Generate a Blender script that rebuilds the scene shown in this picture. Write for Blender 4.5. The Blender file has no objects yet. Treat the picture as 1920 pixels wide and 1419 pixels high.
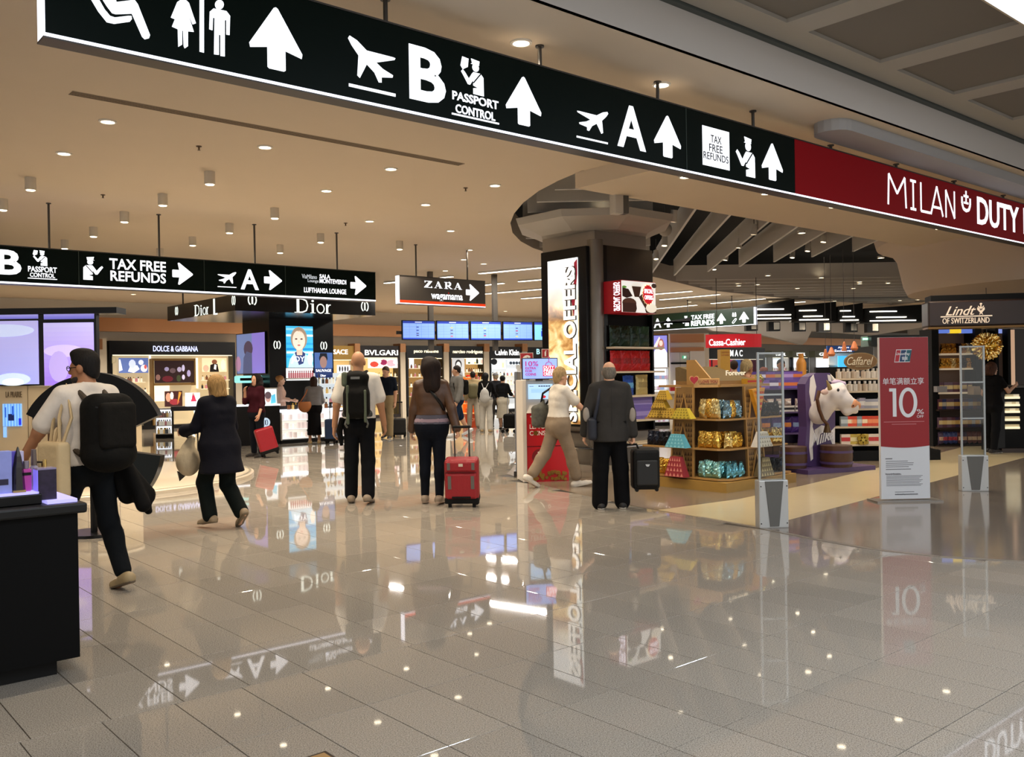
import bpy, bmesh, math, random
import numpy as np
from mathutils import Vector, Matrix
random.seed(7)
SC = bpy.context.scene
COL = SC.collection
# ------------------------------------------------------------------ camera, world, exposure
FOC, ROLL, EYE, PITCH = 1700.0, math.radians(0.9), 1.55, math.radians(0.152)
cam_d = bpy.data.cameras.new('camera'); cam = bpy.data.objects.new('camera', cam_d); COL.objects.link(cam)
cam_d.sensor_fit = 'HORIZONTAL'; cam_d.sensor_width = 36.0; cam_d.lens = 36.0 * FOC / 1920.0
cam_d.clip_start = 0.05; cam_d.clip_end = 300
_r = Vector((math.cos(ROLL), 0, -math.sin(ROLL))); _u = Vector((math.sin(ROLL), 0, math.cos(ROLL)))
_rot = Matrix.Rotation(-PITCH, 3, 'X')
_r = _rot @ _r; _u = _rot @ _u; _b = _r.cross(_u)
cam.matrix_world = Matrix(((_r.x, _u.x, _b.x, 0), (_r.y, _u.y, _b.y, 0), (_r.z, _u.z, _b.z, EYE), (0, 0, 0, 1)))
SC.camera = cam
SC.view_settings.view_transform = 'Standard'; SC.view_settings.look = 'None'
SC.view_settings.gamma = 1.0; SC.view_settings.use_curve_mapping = False
SC.view_settings.exposure = 0.7
try:
    SC.cycles.use_denoising = True; SC.cycles.max_bounces = 6; SC.cycles.diffuse_bounces = 3
    SC.cycles.glossy_bounces = 3; SC.cycles.transmission_bounces = 4; SC.cycles.transparent_max_bounces = 8
    SC.cycles.sample_clamp_indirect = 4.0
except Exception:
    pass
world = bpy.data.worlds.new('world'); SC.world = world; world.use_nodes = True
WB = world.node_tree.nodes['Background']
WB.inputs[0].default_value = (1.0, 0.965, 0.92, 1); WB.inputs[1].default_value = 0.62   # the rest of the terminal, open on the near sides

# ------------------------------------------------------------------ pixel / plan helpers
D1 = Vector((0.7587, 0.6514, 0)); D2 = Vector((-0.6514, 0.7587, 0))     # the two directions of the hall
def ray(px, py):
    v = _r * (px - 960) + _u * (709.5 - py) - _b * FOC
    return v / v.y
def P(px, py, Y): return Vector((0, 0, EYE)) + ray(px, py) * Y
def G(px, py, z=0.0):
    r = ray(px, py); return Vector((0, 0, EYE)) + r * ((z - EYE) / r.z)
def ST(s, t, z=0.0): return D2 * s + D1 * t + Vector((0, 0, z))
class Fr:
    """a vertical plane through o with horizontal direction u; local x = u, local +y = away, z = up"""
    def __init__(self, o, u):
        self.o = Vector((o[0], o[1], 0)); self.u = Vector((u[0], u[1], 0)).normalized()
        self.v = Vector((-self.u.y, self.u.x, 0)); self.rot = math.atan2(self.u.y, self.u.x)
    def uz(self, px, py, off=0.0):
        r = ray(px, py); o = self.o + self.v * off
        k = o.dot(self.v) / r.dot(self.v)
        p = Vector((0, 0, EYE)) + r * k
        return (p - self.o).dot(self.u), p.z
    def box(self, x0, y0, x1, y1, off=0.0):
        """pixel rectangle -> u0,u1,z0,z1"""
        ym = (y0 + y1) / 2; xm = (x0 + x1) / 2
        return (self.uz(x0, ym, off)[0], self.uz(x1, ym, off)[0], self.uz(xm, y1, off)[1], self.uz(xm, y0, off)[1])
    def w(self, u, y, z): return self.o + self.u * u + self.v * y + Vector((0, 0, z))

# ------------------------------------------------------------------ materials
def lin(c):
    if isinstance(c, str):
        c = c.lstrip('#'); c = [int(c[i:i + 2], 16) / 255 for i in (0, 2, 4)]
    return tuple((x / 12.92 if x <= 0.04045 else ((x + 0.055) / 1.055) ** 2.4) for x in c)
MATS = {}
def mat(col, rough=0.55, metal=0.0, emit=0.0, var=0.0, scale=30.0, bump=0.0, spec=0.5, trans=0.0, coat=0.0, alpha=1.0, ecol=None, name=None, key=None):
    k = (col, rough, metal, emit, var, scale, bump, spec, trans, coat, alpha, ecol, key)
    if k in MATS: return MATS[k]
    m = bpy.data.materials.new(name or 'paint_' + str(col).lstrip('#')); m.use_nodes = True; MATS[k] = m
    nt = m.node_tree; b = nt.nodes['Principled BSDF']; c = lin(col)
    b.inputs['Base Color'].default_value = (*c, 1); b.inputs['Roughness'].default_value = rough
    b.inputs['Metallic'].default_value = metal; b.inputs['Specular IOR Level'].default_value = spec
    if trans: b.inputs['Transmission Weight'].default_value = trans
    if coat: b.inputs['Coat Weight'].default_value = coat; b.inputs['Coat Roughness'].default_value = 0.08
    if alpha < 1: b.inputs['Alpha'].default_value = alpha
    if emit:
        b.inputs['Emission Color'].default_value = (*lin(ecol or col), 1); b.inputs['Emission Strength'].default_value = emit
    if var or bump:
        tc = nt.nodes.new('ShaderNodeTexCoord'); n = nt.nodes.new('ShaderNodeTexNoise')
        n.inputs['Scale'].default_value = scale; n.inputs['Detail'].default_value = 4
        nt.links.new(tc.outputs['Object'], n.inputs['Vector'])
        if var:
            mx = nt.nodes.new('ShaderNodeMix'); mx.data_type = 'RGBA'
            mx.inputs['A'].default_value = (*[x * (1 - var) for x in c], 1); mx.inputs['B'].default_value = (*[min(1, x * (1 + var)) for x in c], 1)
            nt.links.new(n.outputs['Fac'], mx.inputs['Factor']); nt.links.new(mx.outputs['Result'], b.inputs['Base Color'])
        if bump:
            bp = nt.nodes.new('ShaderNodeBump'); bp.inputs['Strength'].default_value = bump; bp.inputs['Distance'].default_value = 0.02
            nt.links.new(n.outputs['Fac'], bp.inputs['Height']); nt.links.new(bp.outputs['Normal'], b.inputs['Normal'])
    return m
def glow(col, e=1.0): return mat(col, 0.5, emit=e * 0.58, spec=0.15, name='lit_' + str(col).lstrip('#'))
BLACK = mat('#060607', 0.28, spec=0.3, name='black_gloss'); MATTE = mat('#0a0a0a', 0.6, var=0.15, spec=0.2, name='black_matt')
WHITE = mat('#dcd8d0', 0.5, var=0.03, name='white_paint'); STEEL = mat('#8d8d8c', 0.35, 0.9, name='steel')
DKSTEEL = mat('#4d4a47', 0.4, 0.8, name='dark_steel'); CHROME = mat('#c9c9c9', 0.15, 1.0, name='chrome')
LIT = glow('#f4f7ff', 1.3); GOLD = mat('#c79a3c', 0.26, 0.95, var=0.25, scale=40, name='gold_foil')
GLASS = mat('#ffffff', 0.03, trans=1.0, spec=0.5, name='clear_acrylic')
MATS['cl'] = GLASS
def make_acrylic():
    m = bpy.data.materials.new('thin_clear_acrylic'); m.use_nodes = True; nt = m.node_tree
    for n in list(nt.nodes): nt.nodes.remove(n)
    o = nt.nodes.new('ShaderNodeOutputMaterial'); mx = nt.nodes.new('ShaderNodeMixShader'); f = nt.nodes.new('ShaderNodeFresnel')
    t = nt.nodes.new('ShaderNodeBsdfTransparent'); g = nt.nodes.new('ShaderNodeBsdfGlossy'); g.inputs['Roughness'].default_value = 0.03
    t.inputs[0].default_value = (0.9, 0.93, 0.93, 1); f.inputs[0].default_value = 1.45
    nt.links.new(f.outputs[0], mx.inputs[0]); nt.links.new(t.outputs[0], mx.inputs[1]); nt.links.new(g.outputs[0], mx.inputs[2]); nt.links.new(mx.outputs[0], o.inputs[0])
    return m
ACRYLIC = make_acrylic()

# ------------------------------------------------------------------ objects and meshes
def thing(name, label, cat, loc=(0, 0, 0), rot=0.0, group=None):
    o = bpy.data.objects.new(name, None); COL.objects.link(o); o.empty_display_size = 0.1
    o.location = loc; o.rotation_euler = (0, 0, rot); o['label'] = label; o['category'] = cat
    if group: o['group'] = group
    return o
def tag(o, label, cat, group=None):
    o['label'] = label; o['category'] = cat
    if group: o['group'] = group
    return o
def on(fr, name, label, cat, u=0.0, y=0.0, z=0.0, group=None):
    return thing(name, label, cat, fr.w(u, y, z), fr.rot, group)
class MB:
    def __init__(s): s.v = []; s.f = []; s.m = []; s.sm = []; s.mats = []
    def mi(s, m):
        if m not in s.mats: s.mats.append(m)
        return s.mats.index(m)
    def add(s, vs, fs, m, smooth=False):
        k = len(s.v); s.v += [tuple(v) for v in vs]; i = s.mi(m)
        for f in fs: s.f.append(tuple(k + a for a in f)); s.m.append(i); s.sm.append(smooth)
        return s
    def box(s, x0, x1, y0, y1, z0, z1, m, bev=0.0):
        if bev <= 0:
            vs = [(x, y, z) for z in (z0, z1) for y in (y0, y1) for x in (x0, x1)]
            return s.add(vs, [(0, 2, 3, 1), (4, 5, 7, 6), (0, 1, 5, 4), (2, 6, 7, 3), (0, 4, 6, 2), (1, 3, 7, 5)], m)
        bm = bmesh.new(); bmesh.ops.create_cube(bm, size=1)
        for v in bm.verts:
            v.co = Vector(((x0 + x1) / 2 + v.co.x * (x1 - x0), (y0 + y1) / 2 + v.co.y * (y1 - y0), (z0 + z1) / 2 + v.co.z * (z1 - z0)))
        bmesh.ops.bevel(bm, geom=bm.edges[:], offset=bev, segments=2, affect='EDGES', profile=0.5)
        bm.verts.ensure_lookup_table()
        s.add([v.co for v in bm.verts], [[v.index for v in f.verts] for f in bm.faces], m); bm.free(); return s
    def prism(s, pts, a, b, m, axis='y', cap=True):
        """polygon pts (2D) extruded from a to b along axis; 2D plane is xz for y, xy for z, yz for x"""
        def q(p, d): return (p[0], d, p[1]) if axis == 'y' else ((p[0], p[1], d) if axis == 'z' else (d, p[0], p[1]))
        n = len(pts); vs = [q(p, a) for p in pts] + [q(p, b) for p in pts]
        fs = [(i, (i + 1) % n, n + (i + 1) % n, n + i) for i in range(n)]
        if cap: fs += [tuple(range(n))[::-1], tuple(range(n, 2 * n))]
        return s.add(vs, fs, m)
    def lathe(s, prof, m, c=(0, 0, 0), n=16, axis='z', a0=0.0, a1=2 * math.pi, smooth=True):
        vs = []; full = abs(a1 - a0 - 2 * math.pi) < 1e-6; k = n if full else n + 1
        for (r, z) in prof:
            for i in range(k):
                a = a0 + (a1 - a0) * i / n; x, y = r * math.cos(a), r * math.sin(a)
                p = (x, y, z) if axis == 'z' else ((x, z, y) if axis == 'y' else (z, x, y))
                vs.append((p[0] + c[0], p[1] + c[1], p[2] + c[2]))
        fs = []
        for j in range(len(prof) - 1):
            for i in range(n):
                i2 = (i + 1) % k; fs.append((j * k + i, j * k + i2, (j + 1) * k + i2, (j + 1) * k + i))
        return s.add(vs, fs, m, smooth)
    def cyl(s, c, r, h, m, n=14, axis='z', smooth=True): return s.lathe([(1e-4, 0), (r, 0), (r, h), (1e-4, h)], m, c, n, axis, smooth=smooth)
    def tube(s, pts, r, m, n=8, closed=False):
        pts = [Vector(p) for p in pts]; N = len(pts); rs = r if isinstance(r, (list, tuple)) else [r] * N
        vs = []; prev = None
        for i, p in enumerate(pts):
            d = (pts[min(i + 1, N - 1)] - pts[max(i - 1, 0)]); d = d.normalized() if d.length > 1e-9 else Vector((0, 0, 1))
            a = prev if prev else (Vector((1, 0, 0)) if abs(d.x) < 0.9 else Vector((0, 1, 0)))
            e1 = (a - d * a.dot(d)).normalized(); prev = e1; e2 = d.cross(e1)
            for k in range(n):
                t = 2 * math.pi * k / n; vs.append(p + (e1 * math.cos(t) + e2 * math.sin(t)) * rs[i])
        fs = [(i * n + k, i * n + (k + 1) % n, (i + 1) * n + (k + 1) % n, (i + 1) * n + k) for i in range(N - 1) for k in range(n)]
        fs += [tuple(range(n))[::-1], tuple(range((N - 1) * n, N * n))]
        return s.add(vs, fs, m, True)
    def strip(s, pts, w, z, th, m):
        """band of width w following 2D pts at height z, thickness th (lying on xy)"""
        return s
    def mesh(s, name):
        me = bpy.data.meshes.new(name); me.from_pydata(s.v, [], s.f)
        for m in s.mats: me.materials.append(m)
        me.polygons.foreach_set('material_index', s.m); me.polygons.foreach_set('use_smooth', s.sm)
        bm = bmesh.new(); bm.from_mesh(me); bmesh.ops.recalc_face_normals(bm, faces=bm.faces); bm.to_mesh(me); bm.free()
        if any(s.sm):
            try: me.set_sharp_from_angle(angle=math.radians(42))
            except Exception: pass
        me.update(); return me
    def build(s, name, parent=None, loc=None, rot=None):
        o = bpy.data.objects.new(name, s.mesh(name)); COL.objects.link(o)
        if parent: o.parent = parent
        if loc is not None: o.location = loc
        if rot is not None: o.rotation_euler = rot
        return o
def hairmat(col):
    m = mat(col, 0.62, spec=0.2, name='hair', key='strands'); nt = m.node_tree
    if len(nt.nodes) > 2: return m
    b = nt.nodes['Principled BSDF']; c = lin(col); tc = nt.nodes.new('ShaderNodeTexCoord'); mp = nt.nodes.new('ShaderNodeMapping'); mp.inputs['Scale'].default_value = (150, 150, 12)
    n = nt.nodes.new('ShaderNodeTexNoise'); n.inputs['Scale'].default_value = 1.0; n.inputs['Detail'].default_value = 3
    r = nt.nodes.new('ShaderNodeValToRGB'); r.color_ramp.elements[0].position = 0.3; r.color_ramp.elements[1].position = 0.7
    r.color_ramp.elements[0].color = (*[x * 0.45 for x in c], 1); r.color_ramp.elements[1].color = (*[min(1, x * 1.4) for x in c], 1)
    bp = nt.nodes.new('ShaderNodeBump'); bp.inputs['Strength'].default_value = 0.5; bp.inputs['Distance'].default_value = 0.01
    L = nt.links.new; L(tc.outputs['Object'], mp.inputs['Vector']); L(mp.outputs[0], n.inputs['Vector']); L(n.outputs['Fac'], r.inputs[0]); L(r.outputs[0], b.inputs['Base Color']); L(n.outputs['Fac'], bp.inputs['Height']); L(bp.outputs[0], b.inputs['Normal'])
    return m
def struct(o): o['kind'] = 'structure'; return o
def put(me, name, parent=None, loc=None, rot=None, scale=None):
    o = bpy.data.objects.new(name, me); COL.objects.link(o)
    if parent: o.parent = parent
    if loc is not None: o.location = loc
    if rot is not None: o.rotation_euler = rot
    if scale is not None: o.scale = scale
    return o
KIDS = {}
def dup(o, loc, rot=None, label=None, group=None, scale=None):
    c = o.copy(); COL.objects.link(c); c.location = loc
    if rot is not None: c.rotation_euler = (0, 0, rot)
    if scale is not None: c.scale = scale
    if label: c['label'] = label
    if group: c['group'] = group
    for ch in list(o.children):
        d = ch.copy(); COL.objects.link(d); d.parent = c
        for g in list(ch.children):
            e = g.copy(); COL.objects.link(e); e.parent = d
    return c
def poly(mb, pts, y, m, th=0.004):
    """flat shape in local xz standing th proud of plane y towards the viewer (-y)"""
    return mb.prism(pts, y - th, y, m)
def ell(cx, cz, rx, rz, n=24, a0=0.0, a1=360.0):
    return [(cx + rx * math.cos(math.radians(a0 + (a1 - a0) * i / n)), cz + rz * math.sin(math.radians(a0 + (a1 - a0) * i / n))) for i in range(n)]
def rect(u0, u1, z0, z1): return [(u0, z0), (u1, z0), (u1, z1), (u0, z1)]
def fit(pts, u0, u1, z0, z1): return [(u0 + (u1 - u0) * p[0], z0 + (z1 - z0) * p[1]) for p in pts]
def stroke(mb, pts, w, y, m, th=0.004):
    """polyline of constant width w in local xz"""
    for (a, b) in zip(pts[:-1], pts[1:]):
        dx, dz = b[0] - a[0], b[1] - a[1]; L = math.hypot(dx, dz) or 1e-6; nx, nz = -dz / L * w / 2, dx / L * w / 2
        poly(mb, [(a[0] + nx, a[1] + nz), (a[0] - nx, a[1] - nz), (b[0] - nx, b[1] - nz), (b[0] + nx, b[1] + nz)], y, m, th)
_TXT = {}
def text(s, m, u0, u1, z0, z1, y, parent, name='lettering', bold=0.0, shear=0.0, th=0.004, keep=False, sp=1.0):
    """lettering stretched into the rectangle u0..u1 x z0..z1, standing th proud of plane y"""
    k = (s, bold, shear, sp)
    if k not in _TXT:
        c = bpy.data.curves.new('txt', 'FONT'); c.body = s; c.offset = bold; c.shear = shear; c.resolution_u = 3; c.space_character = sp
        c.extrude = 0.05; c.fill_mode = 'BOTH'
        ob = bpy.data.objects.new('txt', c); me = bpy.data.meshes.new_from_object(ob)
        a = np.empty(len(me.vertices) * 3); me.vertices.foreach_get('co', a); a = a.reshape(-1, 3)
        fs = [tuple(p.vertices) for p in me.polygons]
        bpy.data.objects.remove(ob); bpy.data.curves.remove(c); bpy.data.meshes.remove(me); _TXT[k] = (a, fs)
    a, fs = _TXT[k]; lo = a.min(0); hi = a.max(0); d = hi - lo; d[d < 1e-6] = 1
    q = (a - lo) / d
    if keep:   # keep proportions, centred
        sc = min((u1 - u0) / d[0], (z1 - z0) / d[1]); uc, zc = (u0 + u1) / 2, (z0 + z1) / 2
        u0, u1, z0, z1 = uc - sc * d[0] / 2, uc + sc * d[0] / 2, zc - sc * d[1] / 2, zc + sc * d[1] / 2
    vs = np.stack([u0 + (u1 - u0) * q[:, 0], y - th * q[:, 2], z0 + (z1 - z0) * q[:, 1]], 1)
    me = bpy.data.meshes.new(name); me.from_pydata(vs.tolist(), [], fs); me.materials.append(m)
    o = bpy.data.objects.new(name, me); COL.objects.link(o); o.parent = parent
    return o

# ------------------------------------------------------------------ implicit surfaces for bodies and soft things
class SDF:
    def __init__(s): s.p = []; s.cuts = []
    def cone(s, a, b, ra, rb, k=0.03, sq=None, sub=False): s.p.append(('c', np.array(a, float), np.array(b, float), ra, rb, k, sq, sub)); return s
    def ell(s, c, r, k=0.03, rot=None, sub=False): s.p.append(('e', np.array(c, float), np.array(r, float), rot, 0, k, None, sub)); return s
    def box(s, c, h, rnd, k=0.02, rot=None, sub=False): s.p.append(('b', np.array(c, float), np.array(h, float), rnd, rot, k, None, sub)); return s
    def cut(s, p, n): s.cuts.append((np.array(p, float), np.array(n, float) / np.linalg.norm(n))); return s   # keeps the side against n
    def fieldmesh(s, res):
        lo = np.full(3, 1e9); hi = np.full(3, -1e9)
        for q in s.p:
            if q[7]: continue
            if q[0] == 'c': r = max(q[3], q[4]); l = np.minimum(q[1], q[2]) - r; h = np.maximum(q[1], q[2]) + r
            else: r = np.linalg.norm(q[2]) if q[3 if q[0] == 'e' else 4] is not None else q[2]; l = q[1] - r; h = q[1] + r
            lo = np.minimum(lo, l); hi = np.maximum(hi, h)
        lo -= 3 * res; hi += 3 * res; n = np.ceil((hi - lo) / res).astype(int) + 1
        V = np.full(n, 1.0, np.float32); ax = [lo[i] + res * np.arange(n[i]) for i in range(3)]
        for q in s.p:
            kind, k = q[0], q[5]
            if kind == 'c': r = max(q[3], q[4]) ; l = np.minimum(q[1], q[2]) - r; h = np.maximum(q[1], q[2]) + r
            else:
                rr = q[2] if q[3 if kind == 'e' else 4] is None else np.full(3, np.linalg.norm(q[2])); l = q[1] - rr; h = q[1] + rr
            pad = k + 3 * res
            i0 = np.clip(np.floor((l - pad - lo) / res).astype(int), 0, n); i1 = np.clip(np.ceil((h + pad - lo) / res).astype(int) + 1, 0, n)
            if (i1 <= i0).any(): continue
            X, Y, Z = np.meshgrid(ax[0][i0[0]:i1[0]], ax[1][i0[1]:i1[1]], ax[2][i0[2]:i1[2]], indexing='ij', sparse=True)
            if kind == 'c':
                a, b = q[1], q[2]; ab = b - a; L2 = max(float(ab @ ab), 1e-9)
                t = np.clip(((X - a[0]) * ab[0] + (Y - a[1]) * ab[1] + (Z - a[2]) * ab[2]) / L2, 0, 1)
                dx, dy, dz = X - a[0] - t * ab[0], Y - a[1] - t * ab[1], Z - a[2] - t * ab[2]
                r = q[3] + (q[4] - q[3]) * t
                if q[6]: dy = dy / q[6]; dd = np.sqrt(dx * dx + dy * dy + dz * dz) - r; dd = dd * (0.5 + 0.5 * q[6])
                else: dd = np.sqrt(dx * dx + dy * dy + dz * dz) - r
            else:
                px, py, pz = X - q[1][0], Y - q[1][1], Z - q[1][2]
                R = q[3 if kind == 'e' else 4]
                if R is not None:
                    R = np.array(R); px, py, pz = (R[0, 0] * px + R[1, 0] * py + R[2, 0] * pz, R[0, 1] * px + R[1, 1] * py + R[2, 1] * pz, R[0, 2] * px + R[1, 2] * py + R[2, 2] * pz)
                if kind == 'e':
                    e = q[2]; k0 = np.sqrt((px / e[0]) ** 2 + (py / e[1]) ** 2 + (pz / e[2]) ** 2); k1 = np.sqrt((px / e[0] ** 2) ** 2 + (py / e[1] ** 2) ** 2 + (pz / e[2] ** 2) ** 2)
                    dd = k0 * (k0 - 1) / np.maximum(k1, 1e-6)
                else:
                    hh, rd = q[2] - q[3], q[3]; qx, qy, qz = abs(px) - hh[0], abs(py) - hh[1], abs(pz) - hh[2]
                    dd = np.sqrt(np.maximum(qx, 0) ** 2 + np.maximum(qy, 0) ** 2 + np.maximum(qz, 0) ** 2) + np.minimum(np.maximum(qx, np.maximum(qy, qz)), 0) - rd
            B = V[i0[0]:i1[0], i0[1]:i1[1], i0[2]:i1[2]]; dd = dd.astype(np.float32)
            if q[7]: dd = -dd; hh = np.maximum(k - abs(B - dd), 0) / max(k, 1e-6); B[...] = np.maximum(B, dd) + hh * hh * k / 4
            else: hh = np.maximum(k - abs(B - dd), 0) / max(k, 1e-6); B[...] = np.minimum(B, dd) - hh * hh * k / 4
        if s.cuts:
            X, Y, Z = np.meshgrid(*ax, indexing='ij', sparse=True)
            for p, nn in s.cuts: V = np.maximum(V, ((X - p[0]) * nn[0] + (Y - p[1]) * nn[1] + (Z - p[2]) * nn[2]).astype(np.float32))
        return nets(V, lo, res)
    def build(s, name, m, parent=None, res=0.014, relax=1, extra=None):
        vs, fs = s.fieldmesh(res)
        return soft(name, [(vs, fs)] + (extra or []), m, parent)
def soft(name, lst, m, parent=None):
    V = []; Fq = []; k = 0
    for vs, fs in lst: V.append(vs); Fq.append(fs + k); k += len(vs)
    V = np.concatenate(V); Fq = np.concatenate(Fq)
    me = bpy.data.meshes.new(name); me.vertices.add(len(V)); me.vertices.foreach_set('co', V.astype(np.float32).ravel())
    me.loops.add(len(Fq) * 4); me.loops.foreach_set('vertex_index', Fq.astype(np.int32).ravel())
    me.polygons.add(len(Fq)); me.polygons.foreach_set('loop_start', np.arange(0, len(Fq) * 4, 4, dtype=np.int32))
    try: me.polygons.foreach_set('loop_total', np.full(len(Fq), 4, dtype=np.int32))
    except Exception: pass
    me.update(calc_edges=True); me.polygons.foreach_set('use_smooth', [True] * len(Fq)); me.materials.append(m)
    o = bpy.data.objects.new(name, me); COL.objects.link(o)
    if parent: o.parent = parent
    return o
def nets(V, lo, h):
    S = V < 0; nx, ny, nz = V.shape
    c = S[:-1, :-1, :-1].astype(np.int8)
    cnt = np.zeros((nx - 1, ny - 1, nz - 1), np.int8)
    for i in (0, 1):
        for j in (0, 1):
            for k in (0, 1): cnt += S[i:nx - 1 + i, j:ny - 1 + j, k:nz - 1 + k]
    act = (cnt > 0) & (cnt < 8); idx = np.full(act.shape, -1, np.int64); I = np.argwhere(act); idx[act] = np.arange(len(I))
    acc = np.zeros((len(I), 3)); num = np.zeros(len(I))
    cor = [(i, j, k) for i in (0, 1) for j in (0, 1) for k in (0, 1)]
    for a in cor:
        for ax in range(3):
            if a[ax]: continue
            b = list(a); b[ax] = 1
            va = V[I[:, 0] + a[0], I[:, 1] + a[1], I[:, 2] + a[2]]; vb = V[I[:, 0] + b[0], I[:, 1] + b[1], I[:, 2] + b[2]]
            x = (va < 0) != (vb < 0); t = np.where(x, va / np.where(x, va - vb, 1), 0)
            p = np.array(a, float)[None, :].repeat(len(I), 0); p[:, ax] += t; acc[x] += p[x]; num[x] += 1
    vs = (I + acc / num[:, None]) * h + lo
    F = []
    for ax in range(3):
        sl0 = [slice(None)] * 3; sl1 = [slice(None)] * 3; sl0[ax] = slice(0, -1); sl1[ax] = slice(1, None)
        A = S[tuple(sl0)]; Bq = S[tuple(sl1)]; E = np.argwhere(A != Bq); u, v = [(1, 2), (2, 0), (0, 1)][ax]
        ok = (E[:, u] > 0) & (E[:, v] > 0) & (E[:, u] < V.shape[u] - 1) & (E[:, v] < V.shape[v] - 1); E = E[ok]
        fl = A[E[:, 0], E[:, 1], E[:, 2]]
        def g(du, dv):
            q = E.copy(); q[:, u] -= du; q[:, v] -= dv; return idx[q[:, 0], q[:, 1], q[:, 2]]
        Q = np.stack([g(1, 1), g(0, 1), g(0, 0), g(1, 0)], 1); Q[~fl] = Q[~fl][:, ::-1]; F.append(Q)
    return vs, np.concatenate(F)
# ================================================================== the setting: floor, ceilings, walls
ZC = 4.15
def floor_mat(name, c1, c2, c3, rough, spk=150.0, rnd=0.10):
    m = bpy.data.materials.new(name); m.use_nodes = True; nt = m.node_tree; b = nt.nodes['Principled BSDF']; L = nt.links.new
    tc = nt.nodes.new('ShaderNodeTexCoord'); geo = nt.nodes.new('ShaderNodeNewGeometry'); oi = nt.nodes.new('ShaderNodeObjectInfo')
    n = nt.nodes.new('ShaderNodeTexNoise'); n.inputs['Scale'].default_value = spk; n.inputs['Detail'].default_value = 3; n.inputs['Roughness'].default_value = 0.7
    L(geo.outputs['Position'], n.inputs['Vector'])
    r = nt.nodes.new('ShaderNodeValToRGB'); e = r.color_ramp.elements
    e[0].position = 0.34; e[0].color = (*lin(c1), 1); e[1].position = 0.66; e[1].color = (*lin(c3), 1)
    k = r.color_ramp.elements.new(0.5); k.color = (*lin(c2), 1)
    L(n.outputs['Fac'], r.inputs[0])
    mr = nt.nodes.new('ShaderNodeMapRange'); mr.inputs['To Min'].default_value = 1 - rnd; mr.inputs['To Max'].default_value = 1 + rnd; L(oi.outputs['Random'], mr.inputs['Value'])
    n2 = nt.nodes.new('ShaderNodeTexNoise'); n2.inputs['Scale'].default_value = 0.9; L(geo.outputs['Position'], n2.inputs['Vector'])
    mr2 = nt.nodes.new('ShaderNodeMapRange'); mr2.inputs['To Min'].default_value = rough * 0.75; mr2.inputs['To Max'].default_value = rough * 1.3; L(n2.outputs['Fac'], mr2.inputs['Value'])
    v = nt.nodes.new('ShaderNodeVectorMath'); v.operation = 'SCALE'; L(r.outputs[0], v.inputs[0]); L(mr.outputs[0], v.inputs['Scale'])
    L(v.outputs[0], b.inputs['Base Color']); L(mr2.outputs[0], b.inputs['Roughness']); b.inputs['Specular IOR Level'].default_value = 0.62
    return m
GRAN = floor_mat('polished_granite', '#625c53', '#a1988b', '#b9b1a5', 0.03, 170.0, 0.06)
GROUT = mat('#2b2620', 0.7, name='dark_joint')
# --- granite hall floor: base slab, 300 nearest tiles one by one, the rest joined
def quad_slab(pts, z0, z1, m, name):
    mb = MB(); mb.prism([(p[0], p[1]) for p in pts], z0, z1, m, 'z'); return mb.build(name)
fl = struct(quad_slab([(-40, -4), (46, -4), (46, 75), (-40, 75)], -0.3, -0.007, GROUT, 'floor'))
SHOP = [(2.0, 8.35), (2.4, 8.05), (2.86, 7.8), (3.4, 7.55), (3.93, 7.47), (4.6, 7.56), (5.3, 7.74), (6.1, 7.86), (6.85, 7.95), (8.3, 8.3), (9.7, 8.75), (11.0, 9.3), (12.6, 11.0), (14.5, 14.5), (16, 19.0), (16, 75.0), (2.0, 75.0)]
def inside(pt, poly_):
    x, y = pt; r = False; j = len(poly_) - 1
    for i in range(len(poly_)):
        (xi, yi), (xj, yj) = poly_[i], poly_[j]
        if (yi > y) != (yj > y) and x < (xj - xi) * (y - yi) / (yj - yi) + xi: r = not r
        j = i
    return r
TT, TS = 0.3355, 0.652
tm = MB(); g = 0.0022
tm.v = []
def tile_geo(g):
    x, y = TT / 2 - g, TS / 2 - g; b = 0.0012
    vs = [(-x, -y, -0.012), (x, -y, -0.012), (x, y, -0.012), (-x, y, -0.012), (-x, -y, -b), (x, -y, -b), (x, y, -b), (-x, y, -b), (-x + b, -y + b, 0), (x - b, -y + b, 0), (x - b, y - b, 0), (-x + b, y - b, 0)]
    fs = [(0, 1, 5, 4), (1, 2, 6, 5), (2, 3, 7, 6), (3, 0, 4, 7), (4, 5, 9, 8), (5, 6, 10, 9), (6, 7, 11, 10), (7, 4, 8, 11), (8, 9, 10, 11)]
    return vs, fs
tv, tf = tile_geo(g); tm.add(tv, tf, GRAN); tile_me = tm.mesh('tile')
cands = []
for j in range(-8, 46):
    s = 4.38 + TS * (j - 5) + TS / 2
    off = 2.26 if s < 4.38 else 2.305
    for i in range(-60, 80):
        t = off + TT * i + TT / 2; p = ST(s, t)
        if p.y < 1.6 or p.y > 38: continue
        lx = p.x / p.y
        if abs(lx) > (1.15 if p.y < 13 else 0.66) + 0.5 / p.y or inside((s, t), SHOP): continue
        if p.y > 30 and t > 26: continue
        cands.append((p.y, s, t))
cands.sort()
TROT = math.atan2(D1.y, D1.x)
vis = [c for c in cands if c[0] > 3.45 and abs(ST(c[1], c[2]).x / c[0]) < 0.585]
near = vis[:300]; nset = set(near)
for c in near: put(tile_me, 'tile', fl, ST(c[1], c[2]), (0, 0, TROT))
tb = MB(); rr = random.Random(3)
for c in cands:
    if c in nset: continue
    o = ST(c[1], c[2])
    tb.add([(o + D1 * v[0] + D2 * v[1] + Vector((0, 0, v[2]))) for v in tv], tf, GRAN)
rest = tb.build('tile_field', fl); rest['kind'] = 'stuff'
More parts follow.
